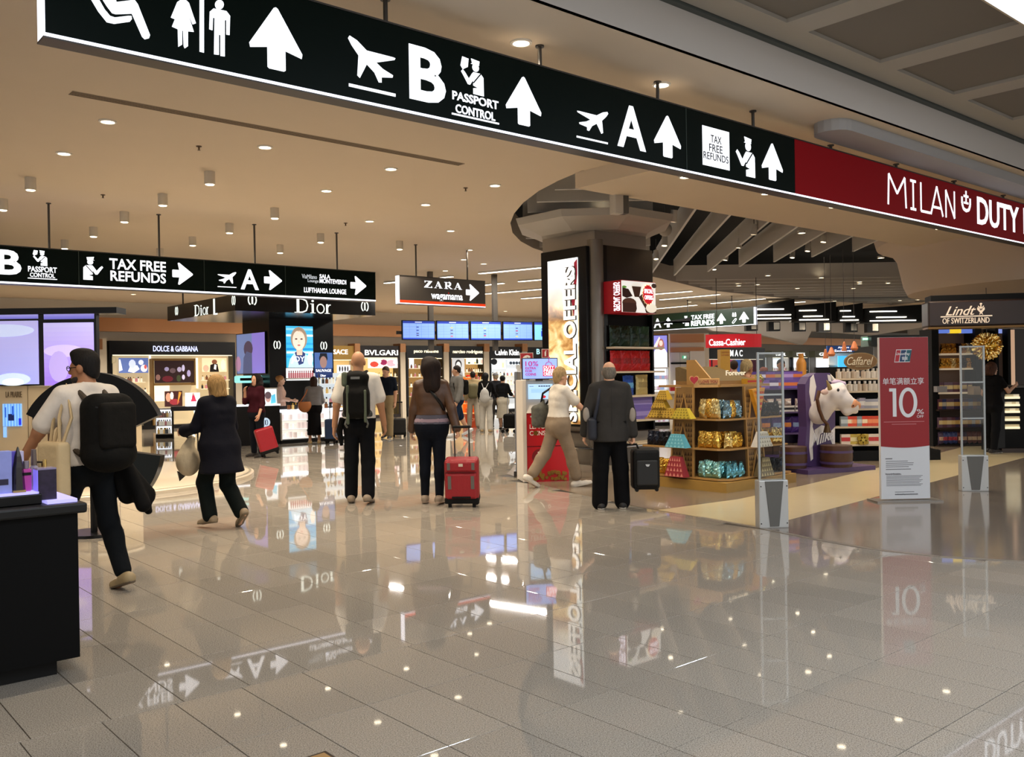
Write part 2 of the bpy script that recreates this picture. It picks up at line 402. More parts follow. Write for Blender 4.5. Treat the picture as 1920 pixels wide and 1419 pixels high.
# --- smooth shop floor with its cream and grey bands
def resin(name, c, rough, spec=0.5): return floor_mat(name, c, c, c, rough, 300, 0.0)
R_TAUPE = mat('#7d6f5e', 0.22, var=0.05, scale=6, name='taupe_resin'); R_CREAM = mat('#d2c19a', 0.2, var=0.03, scale=4, name='cream_resin'); R_GREY = mat('#83786c', 0.1, var=0.04, scale=5, name='grey_resin', spec=0.7)
struct(quad_slab([ST(*p) for p in SHOP], -0.05, 0.0015, R_TAUPE, 'floor.001'))
struct(quad_slab([ST(6.75, 7.96), ST(6.1, 7.87), ST(5.28, 7.75), ST(5.32, 8.35), ST(6.14, 16.9), ST(7.4, 30), ST(9.6, 30), ST(7.55, 16.6), ST(6.78, 11.0), ST(6.62, 9.3)], -0.04, 0.003, R_CREAM, 'floor.002'))
struct(quad_slab([ST(2.0, 8.35), ST(2.4, 8.05), ST(2.86, 7.82), ST(3.4, 7.57), ST(3.93, 7.49), ST(4.6, 7.58), ST(5.26, 7.75), ST(5.3, 8.35), ST(6.12, 16.9), ST(7.38, 30), ST(2.0, 30)], -0.04, 0.003, R_GREY, 'floor.003'))
tr = MB()                                                        # pale threshold strip along the edge of the shop floor
edge = [ST(a, b) for a, b in SHOP[0:8]]
for a, b in zip(edge[:-1], edge[1:]):
    d = (b - a).normalized(); n = Vector((-d.y, d.x, 0)) * 0.028
    tr.prism([(a + n)[:2], (a - n)[:2], (b - n)[:2], (b + n)[:2]], -0.01, 0.0045, mat('#8d8377', 0.3, name='threshold_metal'), 'z')
struct(tr.build('trim_1'))

# --- main plaster ceiling with the curved opening
CEIL = mat('#d9c8b0', 0.75, var=0.02, scale=2, name='ceiling_plaster')
VOID = mat('#0c0c0c', 0.9, name='black_void')
hole_px = [(1093, 319), (1046, 339), (1010, 358), (981, 380), (964, 400), (957, 418), (961, 436), (976, 452), (1000, 465), (1040, 478), (1100, 492), (1170, 507), (1240, 522), (1330, 544), (1440, 556), (1560, 565), (1670, 572)]
HOLE = [G(x, y, ZC) for x, y in hole_px] + [G(1800, 560, ZC), G(1910, 520, ZC), G(1960, 478, ZC), ST(8.35, 17.5, ZC), ST(8.3, 9.2, ZC)]
def ceil_with_hole(outer, hole, z, m, name):
    bm = bmesh.new(); ed = []
    for lp in (outer, hole):
        vs = [bm.verts.new((p[0], p[1], z)) for p in lp]
        ed += [bm.edges.new((vs[i], vs[(i + 1) % len(vs)])) for i in range(len(vs))]
    bmesh.ops.triangle_fill(bm, use_beauty=True, edges=ed, normal=(0, 0, -1))
    me = bpy.data.meshes.new(name); bm.to_mesh(me); bm.free(); me.materials.append(m)
    o = bpy.data.objects.new(name, me); COL.objects.link(o); return o
struct(ceil_with_hole([ST(4.62, -45), ST(4.62, 75), ST(42, 75), ST(42, -45)], HOLE, ZC, CEIL, 'ceiling'))
rim = MB(); n = len(HOLE); RIM = mat('#a59c90', 0.7, name='rim_paint')
rim.add([(p[0], p[1], ZC - 0.002) for p in HOLE] + [(p[0], p[1], ZC + 0.42) for p in HOLE], [(i, (i + 1) % n, n + (i + 1) % n, n + i) for i in range(n)], RIM)
struct(rim.build('trim_2'))
vd = MB(); vd.box(-3, 24, 8, 46, 5.6, 5.7, VOID)
struct(vd.build('ceiling.001'))
# baffles hung in the opening
BAF = mat('#c4bdb2', 0.55, var=0.03, name='baffle_grey'); BAFE = mat('#d8d4cc', 0.4, name='baffle_edge')
bd = Vector((0.078, 0.997, 0)).normalized(); bn = Vector((bd.y, -bd.x, 0))
for k, (xo, far) in enumerate([(1.86, 25.4), (2.52, 24.9), (3.32, 24.2), (3.97, 23.2), (4.66, 22.4), (5.36, 21.6), (6.06, 20.8), (6.78, 19.8), (7.5, 19.0)]):
    mb = MB(); c0 = bn * xo
    y0 = 11.0 + k * 0.55; L = far - y0
    mb.box(0, L, -0.02, 0.02, 0, 0.42, BAF); mb.box(0, L, -0.022, 0.022, -0.012, 0.0, BAFE)
    o = mb.build('ceiling_baffle', None, c0 + bd * y0 + Vector((0, 0, 4.22)), (0, 0, math.atan2(bd.y, bd.x)))
    tag(o, ['long grey ceiling baffle next to the pillar, first of the fan', 'second long grey baffle from the pillar in the open ceiling', 'third long grey baffle from the pillar in the open ceiling'][k] if k < 3 else 'long grey baffle in the dark open ceiling, %s from the pillar' % ['fourth', 'fifth', 'sixth', 'seventh', 'eighth', 'ninth'][k - 3], 'baffle', 'long grey baffles in the open ceiling')
ordn = ['first', 'second', 'third', 'fourth', 'fifth', 'sixth', 'seventh', 'eighth', 'ninth', 'tenth', 'eleventh', 'twelfth', 'thirteenth', 'fourteenth', 'fifteenth', 'sixteenth', 'seventeenth', 'eighteenth']
for k, (Y, xl, xr) in enumerate([(13.0, 1046, 1215), (13.9, 1012, 1262), (14.8, 994, 1240), (15.7, 985, 1238), (16.6, 985, 1236), (17.6, 990, 1234), (18.8, 1000, 1232), (20.2, 1010, 1230)]):
    mb = MB(); x0 = (xl - 960) / FOC * Y; x1 = (xr - 960) / FOC * Y - 0.1
    mb.box(x0, x1, -0.02, 0.02, 0, 0.42, BAF); mb.box(x0, x1, -0.022, 0.022, -0.012, 0, BAFE)
    tag(mb.build('cross_baffle', None, (0, Y, 4.22)), 'short grey cross baffle above the pillar, %s from the front' % ordn[k], 'baffle', 'grey cross baffles above the pillar')
for k in range(12):
    Y = 25.8 + k * 0.95; mb = MB(); x0 = 2.9 + k * 0.75; x1 = 17.0
    mb.box(x0, x1, -0.02, 0.02, 0, 0.42, BAF); mb.box(x0, x1, -0.022, 0.022, -0.012, 0, BAFE)
    tag(mb.build('cross_baffle', None, (0, Y, 4.2)), 'grey cross baffle over the far shop floor, %s row' % ordn[k], 'baffle', 'grey cross baffles over the far shop floor')
# coffered grey ceiling close to the viewer, its edge trim and fascia
ZK = 4.5; COF = mat('#aba59b', 0.7, var=0.02, scale=3, name='coffer_paint'); PERF = mat('#7b746b', 0.8, var=0.04, scale=200, name='perforated_panel')
cf = MB(); s_top = 4.55
rows = [(s_top - 0.27 - 1.27 - 1.6 * j, s_top - 0.27 - 1.6 * j) for j in range(4)]
cols = [(7.13 - 1.6 * 4 + 1.6 * i, 8.40 - 1.6 * 4 + 1.6 * i) for i in range(11)]
def stbox(mb, s0, s1, t0, t1, z0, z1, m):
    q = [ST(s0, t0), ST(s0, t1), ST(s1, t1), ST(s1, t0)]; mb.prism([p[:2] for p in q], z0, z1, m, 'z')
t_lo, t_hi = -2.0, 20.0
cut_s = sorted([s_top] + [x for r in rows for x in r], reverse=True)
for a, b in zip([s_top] + [r[0] for r in rows], [r[1] for r in rows] + [-3.0]): stbox(cf, b, a, t_lo, t_hi, ZK, ZK + 0.12, COF)
for (a, b) in rows:
    ts = [t_lo] + [x for c in cols for x in c] + [t_hi]
    for k in range(0, len(ts), 2): stbox(cf, a, b, ts[k], ts[k + 1], ZK, ZK + 0.12, COF)
cofo = struct(cf.build('ceiling.002'))
pm = MB(); pm.box(-0.635, 0.635, -0.635, 0.635, 0, 0.03, PERF); pme = pm.mesh('panel')
for (a, b) in rows:
    for (c, d) in cols: put(pme, 'panel', cofo, ST((a + b) / 2, (c + d) / 2, ZK + 0.035), (0, 0, TROT))
fa = MB(); stbox(fa, 4.56, 4.62, t_lo - 10, 40, ZK - 0.02, ZK + 0.12, mat('#4a504c', 0.5, name='edge_trim_green')); struct(fa.build('trim_3'))  # solid green-grey strip trimming the coffer edge
fb = MB(); stbox(fb, 4.62, 4.66, t_lo - 10, 40, ZC, ZK + 0.12, mat('#cfc9c3', 0.7, name='fascia_paint')); struct(fb.build('wall_fascia'))
# bulkhead with a rounded end and the dropped strip over the shop entrance
bk = MB(); BK = mat('#a5a3a2', 0.7, name='bulkhead_paint')
pts = [ST(4.8, 8.95)] + [ST(5.0 + 0.2 * math.cos(a), 8.8 - 0.2 * math.sin(a)) for a in np.linspace(math.pi, 0, 9)] + [ST(5.2, 24), ST(4.8, 24)]
bk.prism([p[:2] for p in pts], 4.03, ZC + 0.02, BK, 'z'); struct(bk.build('ceiling.003'))
t_s = (G(1093, 350, 3.95)).dot(D1)
sl = MB(); stbox(sl, 5.75, 8.3, t_s, 26, 3.95, ZC + 0.3, CEIL); struct(sl.build('ceiling.004'))
# curved drum soffit above the chocolate shop
dr = MB(); DR = mat('#cbb9a4', 0.7, name='drum_paint')
dr.lathe([(3.75, 4.3), (3.7, 4.12), (3.42, 4.02), (3.3, 3.85), (3.18, 3.3), (3.1, 3.12), (3.0, 3.1), (0.01, 3.1)], DR, (11.3, 18.1, 0), 48)
struct(dr.build('ceiling.005'))
# back wall of the hall and the side walls far off
W = Fr(ST(30.6, 0), D1)
WALLM = mat('#cfc6b6', 0.6, name='wall_cream'); wl = MB(); wl.box(-24, 74, 0.0, 0.3, 0, ZC, WALLM); struct(wl.build('wall_back', None, W.w(0, 0, 0), (0, 0, W.rot)))
cop = MB(); COPPER = mat('#b9855c', 0.28, 0.75, var=0.1, scale=1.2, name='copper_panel'); cop.box(-24, 74, -0.25, 0.0, 3.18, 3.62, COPPER)
struct(cop.build('trim_4', None, W.w(0, 0, 0), (0, 0, W.rot)))
# ================================================================== lamps of the hall
def spot(parent, z, power, col=(1, 0.86, 0.68), size=120, r=0.07, name='bulb'):
    l = bpy.data.lights.new(name, 'SPOT'); l.energy = power; l.color = col; l.spot_size = math.radians(size); l.spot_blend = 0.6; l.shadow_soft_size = r
    o = bpy.data.objects.new(name, l); COL.objects.link(o); o.parent = parent; o.location = (0, 0, z); return o
WARM = glow('#fff0d2', 10.0); PSP = 110.0
rl = MB(); rl.lathe([(0.085, 0.0), (0.085, -0.012), (0.066, -0.014), (0.062, 0.03), (0.085, 0.03)], mat('#e8e2d6', 0.4, name='lamp_ring'), n=20); ring_me = rl.mesh('trim_ring')
dl = MB(); dl.cyl((0, 0, -0.004), 0.062, 0.012, WARM, 16); disc_me = dl.mesh('lamp_face')
cl = MB(); cl.lathe([(0.001, 0), (0.066, 0), (0.066, -0.155), (0.058, -0.16), (0.05, -0.15), (0.05, -0.13), (0.001, -0.13)], mat('#cfc5b4', 0.5, name='lamp_can'), n=18); can_me = cl.mesh('can')
dc = MB(); dc.cyl((0, 0, -0.165), 0.048, 0.03, WARM, 14); cdisc_me = dc.mesh('lamp_face')
def downlight(p, label=None, power=PSP, group='recessed round downlights in the plaster ceiling'):
    t = thing('recessed_downlight', label or 'round recessed downlight glowing in the beige plaster ceiling', 'ceiling light', p, 0, group)
    put(ring_me, 'trim_ring', t); put(disc_me, 'lamp_face', t)
    if power: spot(t, -0.03, power)
    return t
def canlight(p, power=PSP):
    t = thing('cylinder_downlight', 'small beige cylinder downlight fixed under the plaster ceiling', 'ceiling light', p, 0, 'cylinder downlights under the plaster ceiling')
    put(can_me, 'can', t); put(cdisc_me, 'lamp_face', t)
    if power: spot(t, -0.18, power)
    return t
for px, py in [(202, 227), (120, 287), (497, 275), (733, 316), (612, 357), (928, 347), (798, 383), (845, 432), (693, 414), (977, 79), (1240, 158), (880, 468), (870, 500 - 14), (907, 494), (835, 507)]:
    downlight(G(px, py, ZC))
for px, py in [(57, 333), (393, 322), (305, 364), (515, 390), (5, 373), (233, 397), (430, 419), (175, 426), (601, 438), (361, 444), (525, 459), (749, 452), (121, 450), (300, 466)]:
    canlight(G(px, py, ZC))
for px, py in [(1285, 331), (1437, 362), (1563, 387), (1671, 407), (1762, 428)]:
    downlight(G(px, py, 3.95), 'round downlight in the dropped strip under the long overhead sign', PSP, 'downlights in the dropped strip over the shop entrance')
for s, t in [(5.6, 1.5), (7.5, -1.2), (6.6, 4.2)]: downlight(ST(s, t, ZC))  # extra downlights added to light the hall evenly
for k in range(14): downlight(ST(27.6, -9 + 3.6 * k, ZC), 'round downlight washing the shop fronts of the back wall', 480, 'downlights along the back wall')
for s, t in [(9.5, 15.5), (7.2, 17.5), (6.4, 14.0), (10.5, 20.5), (14, 26), (10, 26), (19, 30), (16, 34)]:
    downlight(ST(s, t, 4.2), 'round downlight over the chocolate shop aisle', 120, 'downlights over the chocolate aisle')  # extra downlights added to brighten the dim shop side
for x_, y_ in [(9.5, 33.2), (12, 33.6), (14.5, 33.8), (17, 34), (6.5, 33), (10, 40), (14, 42), (18, 44), (22, 44)]:
    downlight((x_, y_, ZC), 'round downlight of the far ceiling before the white bulkhead', 1100, 'downlights before the far bulkhead')  # strong downlights added to wash the far bulkhead with light
# spots on arms between the baffles of the open ceiling
def barspot(p, yaw, k):
    t = thing('track_spotlight', 'white track spotlight hanging among the baffles of the open ceiling', 'spotlight', p, yaw, 'white track spotlights in the open ceiling')
    a = MB(); a.tube([(0, 0, 0.35), (0, 0, 0.02)], 0.008, DKSTEEL, 6); a.build('stem', t)
    b = MB(); b.lathe([(0.001, 0.1), (0.055, 0.1), (0.065, -0.09), (0.055, -0.1), (0.048, -0.08), (0.001, -0.08)], mat('#c9c2b6', 0.45, name='lamp_shell'), n=14)
    h = b.build('lamp_head', t); h.rotation_euler = (0.15, 0.1, 0)
    c = MB(); c.cyl((0, 0, -0.092), 0.046, 0.006, WARM, 12); d = c.build('lamp_face', t); d.rotation_euler = (0.15, 0.1, 0)
    spot(t, -0.12, 70)
for k, (px, py, Y) in enumerate([(1263, 405, 15), (1414, 430, 17), (1386, 456, 19), (1361, 480, 21), (1545, 445, 18), (1515, 463, 20), (1486, 476, 22), (1246, 452, 18), (1230, 478, 20), (1339, 499, 24)]):
    barspot(P(px, py, Y), 0.3 * k, k)
for px, py in [(1058, 406), (1132, 394), (1157, 431), (1033, 434), (1440, 516), (1540, 520), (1420, 533), (1495, 540), (1612, 528), (1600, 540), (1665, 530), (1385, 535)]:
    downlight(G(px, py, 4.2), 'small round downlight between the grey baffles of the open ceiling', 85, 'downlights among the grey baffles')
# linear lamps of the far ceiling
LIN = glow('#fff6e6', 4.5)
def linear(px0, py0, px1, py1, z=ZC - 0.036, w=0.11, lab='long white linear lamp in the far ceiling', grp='linear lamps of the far ceiling', power=100):
    a = G(px0, py0, z); b = G(px1, py1, z); d = b - a; L = d.length
    t = thing('linear_lamp', lab, 'ceiling light', (a + b) / 2, math.atan2(d.y, d.x), grp)
    m = MB(); m.box(-L / 2, L / 2, -w / 2 - 0.01, w / 2 + 0.01, 0.0, 0.03, WHITE); m.build('housing', t)
    m = MB(); m.box(-L / 2, L / 2, -w / 2, w / 2, -0.008, 0.0, LIN); m.build('diffuser', t)
    if power:
        l = bpy.data.lights.new('tube', 'AREA'); l.shape = 'RECTANGLE'; l.size = L; l.size_y = w; l.energy = power * L / 3; l.color = (1, 0.95, 0.87)
        o = bpy.data.objects.new('tube', l); COL.objects.link(o); o.parent = t; o.location = (0, 0, -0.03)
for q in [(899, 513, 1030, 500.5), (825, 521, 848, 518.6), (722, 531, 746, 528.5), (905, 535, 944, 531), (905, 551.5, 1030, 541), (973, 528, 1030, 523), (978, 560, 1030, 556.2), (1222, 552, 1297, 546), (1238, 562, 1349, 552), (1222, 579.5, 1306, 572), (1334, 569, 1434, 560), (1490, 567, 1509, 565.6)]:
    linear(*q)
# long rectangular lamp at the edge of the coffered ceiling
t = thing('panel_lamp', 'large bright ribbed lamp at the edge of the coffered ceiling', 'ceiling light', ST(2.76, 8.0, ZK - 0.075), TROT)
m = MB(); m.box(-1.6, 1.6, -0.16, 0.2, 0, 0.06, mat('#b9a88c', 0.4, name='lamp_edge')); m.build('housing', t)
m = MB(); m.box(-1.56, 1.56, -0.14, 0.17, -0.012, 0, mat('#e9eef8', 0.4, emit=0.9, bump=0.6, scale=30, name='ribbed_lens')); m.build('diffuser', t)
# cool fill lamps added out of frame, standing in for daylight from behind
for s, t_ in [(.6, 1.5), (.6, 5.5), (.6, 9.5), (-1.8, 3.5), (-1.8, 7.5)]:
    q = thing('panel_lamp', 'square lamp in the coffered ceiling over the visitors', 'ceiling light', ST(s, t_, ZK - 0.01), TROT, 'square lamps of the coffered ceiling')
    m = MB(); m.box(-0.3, 0.3, -0.3, 0.3, -0.01, 0.0, glow('#f4f4ff', 2.0)); m.build('diffuser', q)
    l = bpy.data.lights.new('tube', 'AREA'); l.size = 0.6; l.energy = 62; l.color = (0.80, 0.89, 1.0)
    o = bpy.data.objects.new('tube', l); COL.objects.link(o); o.parent = q; o.location = (0, 0, -0.03)
# slot diffuser and sprinklers in the plaster ceiling
a, b = G(133, 173, ZC), G(866, 308, ZC); d = b - a
m = MB()
for k in range(4): m.box(0, d.length, -0.05 + k * 0.033, -0.035 + k * 0.033, -0.006, 0.002, mat('#6a5a48', 0.8, name='slot_dark'))
m.box(0, d.length, -0.06, 0.08, -0.003, 0.002, mat('#b9a88f', 0.7, name='slot_frame'))
tag(m.build('slot_vent', None, a, (0, 0, math.atan2(d.y, d.x))), 'long narrow slot vent running across the plaster ceiling', 'vent')
for px, py in [(373, 277), (193, 368), (873, 355), (648, 421)]:
    t = thing('sprinkler', 'small dark sprinkler head under the plaster ceiling', 'sprinkler', G(px, py - 3, ZC), 0, 'sprinklers under the plaster ceiling')
    m = MB(); m.lathe([(0.001, 0), (0.032, 0), (0.03, -0.008), (0.01, -0.012), (0.009, -0.04), (0.02, -0.045), (0.001, -0.05)], mat('#5b4630', 0.4, 0.7, name='bronze'), n=10); m.build('head', t)
t = thing('ceiling_speaker', 'pair of white box loudspeakers hanging in front of the cross baffles', 'loudspeaker', P(1161, 363, 12.2)); m = MB()
m.box(-0.11, 0.03, -0.06, 0.08, -0.28, 0, mat('#c4bdb2', 0.5, name='speaker_shell'), 0.015); m.build('cabinet', t, rot=(0, 0, 0.5))
m = MB(); m.box(0.03, 0.12, -0.05, 0.09, -0.27, -0.01, mat('#56524c', 0.6, name='speaker_grille'), 0.012); m.build('grille', t, rot=(0, 0, 0.3))
m = MB(); m.tube([(0, 0, 0), (0, 0, 0.32)], 0.012, STEEL); m.build('bracket', t)
t = thing('globe_lamp', 'white globe hanging in the dark open ceiling beside the pillar', 'globe', P(1247, 430, 17)); m = MB()
m.lathe([(0.001, 0.13)] + [(0.13 * math.sin(a), 0.13 * math.cos(a)) for a in np.linspace(0.2, 2.94, 10)] + [(0.001, -0.13)], mat('#b7b0a5', 0.5, name='globe_shell'), n=18); m.build('shell', t)
m = MB(); m.tube([(0, 0, 0.12), (0, 0, 0.6)], 0.006, DKSTEEL, 6); m.build('stem', t)
# ================================================================== hanging direction signs
ARROW = [(.5, 1), (.54, .98), (1, .34), (.985, .27), (.67, .335), (.67, .02), (.64, 0), (.36, 0), (.33, .02), (.33, .335), (.015, .27), (0, .34), (.46, .98)]
ARROW_R = [(y, 1 - x) for x, y in ARROW]
PLANE = [(.97, 1), (1, .93), (.93, .78), (.79, .57), (.82, .07), (.77, .02), (.62, .40), (.46, .24), (.37, .02), (.31, .03), (.31, .16), (.07, .22), (.06, .28), (.28, .38), (.42, .50), (.02, .68), (0, .73), (.06, .74), (.62, .74), (.82, .93)]
PLANE_L = [(1 - x, y) for x, y in PLANE]
PANEL_BLACK = mat('#04100c', 0.4, spec=0.08, name='sign_face_black'); PANEL_RED = mat('#7d1016', 0.5, emit=0.1, spec=0.05, name='sign_face_red')
PANEL_GREEN = mat('#0a2416', 0.3, emit=0.1, name='sign_face_green'); PANEL_GREY = mat('#4a4540', 0.35, emit=0.1, name='sign_face_grey')
EDGE = glow('#eef0ff', 1.7)
class Board:
    """a hanging light-box sign whose marks are placed by where they stand on its face"""
    def __init__(s, fr, name, label, x0, x1, z0, z1, face, deep=0.12, cat='sign', strip=0.022, endlit=True, px=True):
        s.fr = fr; zm = EYE
        s.u0 = fr.uz(x0, 500)[0] if px else x0; s.u1 = fr.uz(x1, 500)[0] if px else x1; s.z0, s.z1 = z0, z1
        s.o = on(fr, name, label, cat); m = MB(); m.box(s.u0, s.u1, 0, deep, z0 + strip, z1, face); m.build('light_box', s.o)
        m = MB(); m.box(s.u0, s.u1, -0.004, deep + 0.004, z0 + 0.003, z0 + strip, EDGE)
        if endlit: m.box(s.u0 - 0.008, s.u0, -0.004, deep, z0 + 0.003, z1, EDGE)
        m.build('light_edge', s.o)
        m = MB(); m.box(s.u0 - 0.01, s.u1, -0.006, deep + 0.006, z0 - 0.006, z0 + 0.003, DKSTEEL); m.box(s.u0 - .002, s.u1, -0.006, deep + .006, z1, z1 + 0.012, DKSTEEL); m.build('frame', s.o)
        s.deep = deep
    def rods(s, pxs, ztop, py=200, r=0.016):
        for px in pxs:
            u = s.fr.uz(px, py, s.deep / 2)[0]; m = MB(); m.cyl((u, s.deep / 2, s.z1), r, ztop - s.z1, DKSTEEL, 10); m.cyl((u, s.deep / 2, ztop - 0.012), r * 2.2, 0.012, DKSTEEL, 12); m.build('rod', s.o)
    def B(s, q): return s.fr.box(*q)
    def icon(s, shape, q, name='arrow', m=None, th=0.004):
        mb = MB(); poly(mb, fit(shape, *s.B(q)), -0.0005, m or LIT, th); return mb.build(name, s.o)
    def txt(s, t, q, bold=0.02, shear=0.0, m=None, name='lettering', sp=1.0): return text(t, m or LIT, *s.B(q), -0.0005, s.o, name, bold, shear, sp=sp)
    def bar(s, x0, x1, y, h=0.016, name='underline'):
        u0, u1 = s.fr.uz(x0, y)[0], s.fr.uz(x1, y)[0]; z = s.fr.uz((x0 + x1) / 2, y)[1]; mb = MB(); poly(mb, rect(u0, u1, z - h / 2, z + h / 2), -0.0005, LIT); mb.build(name, s.o)
    def seam(s, px):
        u = s.fr.uz(px, 400)[0]; mb = MB(); poly(mb, rect(u - .003, u + .003, s.z0 + .03, s.z1), -.0003, mat('#3a4a44', 0.4), .002); mb.build('panel_seam', s.o)
    def officer(s, q, flip=False, passport=False, face=None, name='officer_symbol'):
        b = s.B(q); f = (lambda p: [(1 - x, y) for x, y in p]) if flip else (lambda p: p)
        mb = MB(); A = lambda p, m=LIT, th=.004: poly(mb, fit(f(p), *b), -0.0005, m, th)
        A([(.42, .99), (.80, .96), (.78, .88), (.46, .88)]); A([(.40, .84), (.46, .87), (.78, .87), (.78, .84)]); A(ell(.62, .76, .15, .115, 16))
        A([(.50, .62), (.84, .62), (.97, .52), (.98, 0), (.50, 0), (.50, .16), (.72, .20), (.50, .24)])
        A([(.52, .62), (.46, .58), (.30, .40), (.14, .55), (.03, .62), (-.04, .56), (.06, .46), (.26, .24), (.36, .24), (.50, .40)])
        A([(.52, .30), (.86, .60), (.82, .62), (.47, .31)], face or PANEL_BLACK, .0055)
        if passport: A([(-.06, .72), (.02, .98), (.30, .96), (.26, .72), (.12, .66), (.04, .62)])
        mb.build(name, s.o)
# --- the long sign over the entrance: black light box, then the shop's red one
F1 = Fr(ST(5.2, 0), D1)
z1t = F1.uz(1280, 201)[1]; z1b = F1.uz(1280, 322)[1]
S1 = Board(F1, 'direction_sign', 'long black hanging sign with large B and A and passport control arrows', 92, 1493, z1b, z1t, PANEL_BLACK)
S1.rods([724, 1012, 1232, 1410], ZC, 100)
mbw = MB()                                              # reclining wheelchair symbol, cut by the top of the picture
def q1(pts): return [F1.uz(x, y) for x, y in pts]
poly(mbw, q1([(165, -10), (184, 22), (200, 42), (214, 45), (243, 41), (247, 36), (246, 30), (239, 30), (215, 33), (206, 30), (196, 18), (180, -10)]), -.0005, LIT)
poly(mbw, q1([(186, -10), (200, 12), (210, 25), (217, 27), (247, 26), (266, 69), (271, 74), (279, 72), (281, 66), (258, 8), (252, 0), (218, 4), (216, -6), (214, -10)]), -.0005, LIT)
poly(mbw, [(x, z) for x, z in q1(ell(196, -34, 17, 18, 16))], -.0005, LIT)
mbw.build('wheelchair_symbol', S1.o)
mw = MB()
for sh in ([(332, 4), (338, 0), (349, 1), (354, 6), (367, 44), (361, 46), (351, 22), (363, 60), (352, 59), (352, 87), (346, 91), (344, 86), (343, 58), (341, 57), (341, 84), (334, 88), (333, 55), (322, 50), (336, 16), (327, 36), (320, 33)], [(p[0], p[1]) for p in ell(343.5, -10, 8.5, 9, 14)]): poly(mw, q1(sh), -.0005, LIT)
mw.build('woman_symbol', S1.o)
mw = MB(); poly(mw, q1([(374, -14), (382, -12), (382, 99), (374, 97)]), -.0005, LIT); mw.build('divider_bar', S1.o)
mw = MB()
for sh in ([(400, 16), (424, 21), (431, 30), (430, 66), (424, 65), (424, 38), (421, 38), (421, 106), (413, 105), (413, 66), (410, 65), (410, 103), (401, 102), (402, 34), (399, 33), (398, 57), (392, 55), (393, 22)], ell(411, 9, 8.3, 9, 14)): poly(mw, q1(sh), -.0005, LIT)
mw.build('man_symbol', S1.o)
S1.icon(ARROW, (467, 14, 566, 131)); S1.icon(PLANE_L, (653, 78, 741, 153), 'departures_symbol'); S1.bar(654, 741, 169, 0.02)
S1.txt('B', (767, 91, 835, 192), 0.03); S1.officer((866, 110, 907, 176), passport=True)
S1.txt('PASSPORT', (848, 180, 934, 196)); S1.txt('CONTROL', (854, 203, 928, 219)); S1.bar(847, 935, 222.5, .012)
S1.icon(ARROW, (948, 144, 1014, 235)); S1.icon(PLANE, (1082, 203, 1140, 248), 'departures_symbol'); S1.bar(1081, 1139, 262.5, .014)
S1.txt('A', (1157, 199, 1210, 279), 0.022); S1.icon(ARROW, (1226, 217, 1276, 295)); S1.seam(1289)
mb = MB(); poly(mb, rect(*S1.B((1317, 241.5, 1367, 314))), -.0005, LIT, .003); mb.build('white_square', S1.o)
DKT = mat('#0a0f10', 0.5, name='dark_print')
for w_, q in (('TAX', (1332, 255, 1352, 269)), ('FREE', (1329, 272, 1354, 286)), ('REFUNDS', (1318.5, 288.5, 1365, 302))): text(w_, DKT, *S1.B(q), -.0036, S1.o, bold=.006, th=.002)
S1.officer((1381, 256, 1415.5, 330)); S1.icon(ARROW, (1428, 269, 1467, 338))
S1b = Board(F1, 'shop_sign', 'deep red hanging shop sign lettered in white over the entrance', 1493.5, 2060, z1b, z1t, PANEL_RED, endlit=False)
S1b.rods([1558, 1680, 1788, 1880], 4.035, 300)
b = S1b.B((1665, 342, 1789, 397)); mb = MB(); W_ = (b[1] - b[0]); hz_ = b[3] - b[2]
for pts in ([(0, 0), (.012, 1), (.125, .42), (.235, 1), (.25, 0)], [(.355, 0), (.355, 1)], [(.315, .03), (.395, .03)], [(.315, .97), (.395, .97)], [(.47, 1), (.47, .03), (.61, .03)], [(.62, 0), (.715, 1), (.81, 0)], [(.648, .27), (.782, .27)], [(.86, 0), (.86, .97), (1.0, .03), (1.0, 1)]): stroke(mb, fit(pts, *b), hz_ * .085, -.0005, LIT)
mb.build('lettering', S1b.o); S1b.txt('DUTY', (1832, 379, 1910, 429), 0.018); S1b.txt('FREE', (1919, 399, 1985, 446), 0.018)
b = S1b.B((1801, 358, 1821, 397)); mb = MB()
stroke(mb, fit([(.12, .68), (.12, .36), (.25, .12), (.5, .05), (.75, .12), (.88, .36), (.88, .68)], *b), .042, -.0005, LIT); stroke(mb, fit([(.5, .38), (.5, 1.0)], *b), .034, -.0005, LIT); stroke(mb, fit([(.28, .74), (.72, .74)], *b), .03, -.0005, LIT); stroke(mb, fit([(.28, .42), (.72, .42)], *b), .026, -.0005, LIT)
mb.build('shop_emblem', S1b.o)
# --- second black sign, grey arrow sign, far green sign
F2 = Fr(ST(14.2, 0), D1); za, zb = F2.uz(350, 485.6)[1], F2.uz(350, 548.2)[1]
S2 = Board(F2, 'direction_sign', 'black hanging sign with right arrows in front of the black cosmetics canopy', -70, 703.5, zb, za, PANEL_BLACK, strip=0.03)
S2.rods([92, 298, 477, 631], ZC, 440)
S2.txt('B', (-6, 468.5, 40, 515), .03); S2.officer((63, 469, 89, 498), passport=True); S2.txt('PASSPORT', (52.5, 500, 106.5, 510.5)); S2.txt('CONTROL', (56, 512, 103, 520)); S2.bar(52, 107, 522.5, .012); S2.seam(146)
S2.officer((155, 481, 192, 525), flip=True); S2.txt('TAX FREE', (205, 487.5, 311, 507)); S2.txt('REFUNDS', (207, 510, 311, 529)); S2.icon(ARROW_R, (323, 493, 361.5, 534)); S2.seam(381)
S2.icon(PLANE, (408, 509, 443, 532), 'departures_symbol'); S2.bar(408, 443, 538, .014); S2.txt('A', (451, 505, 485, 543), .022); S2.icon(ARROW_R, (495, 507, 528.5, 544)); S2.seam(533)
GREYL = glow('#c9d2dc', .8)
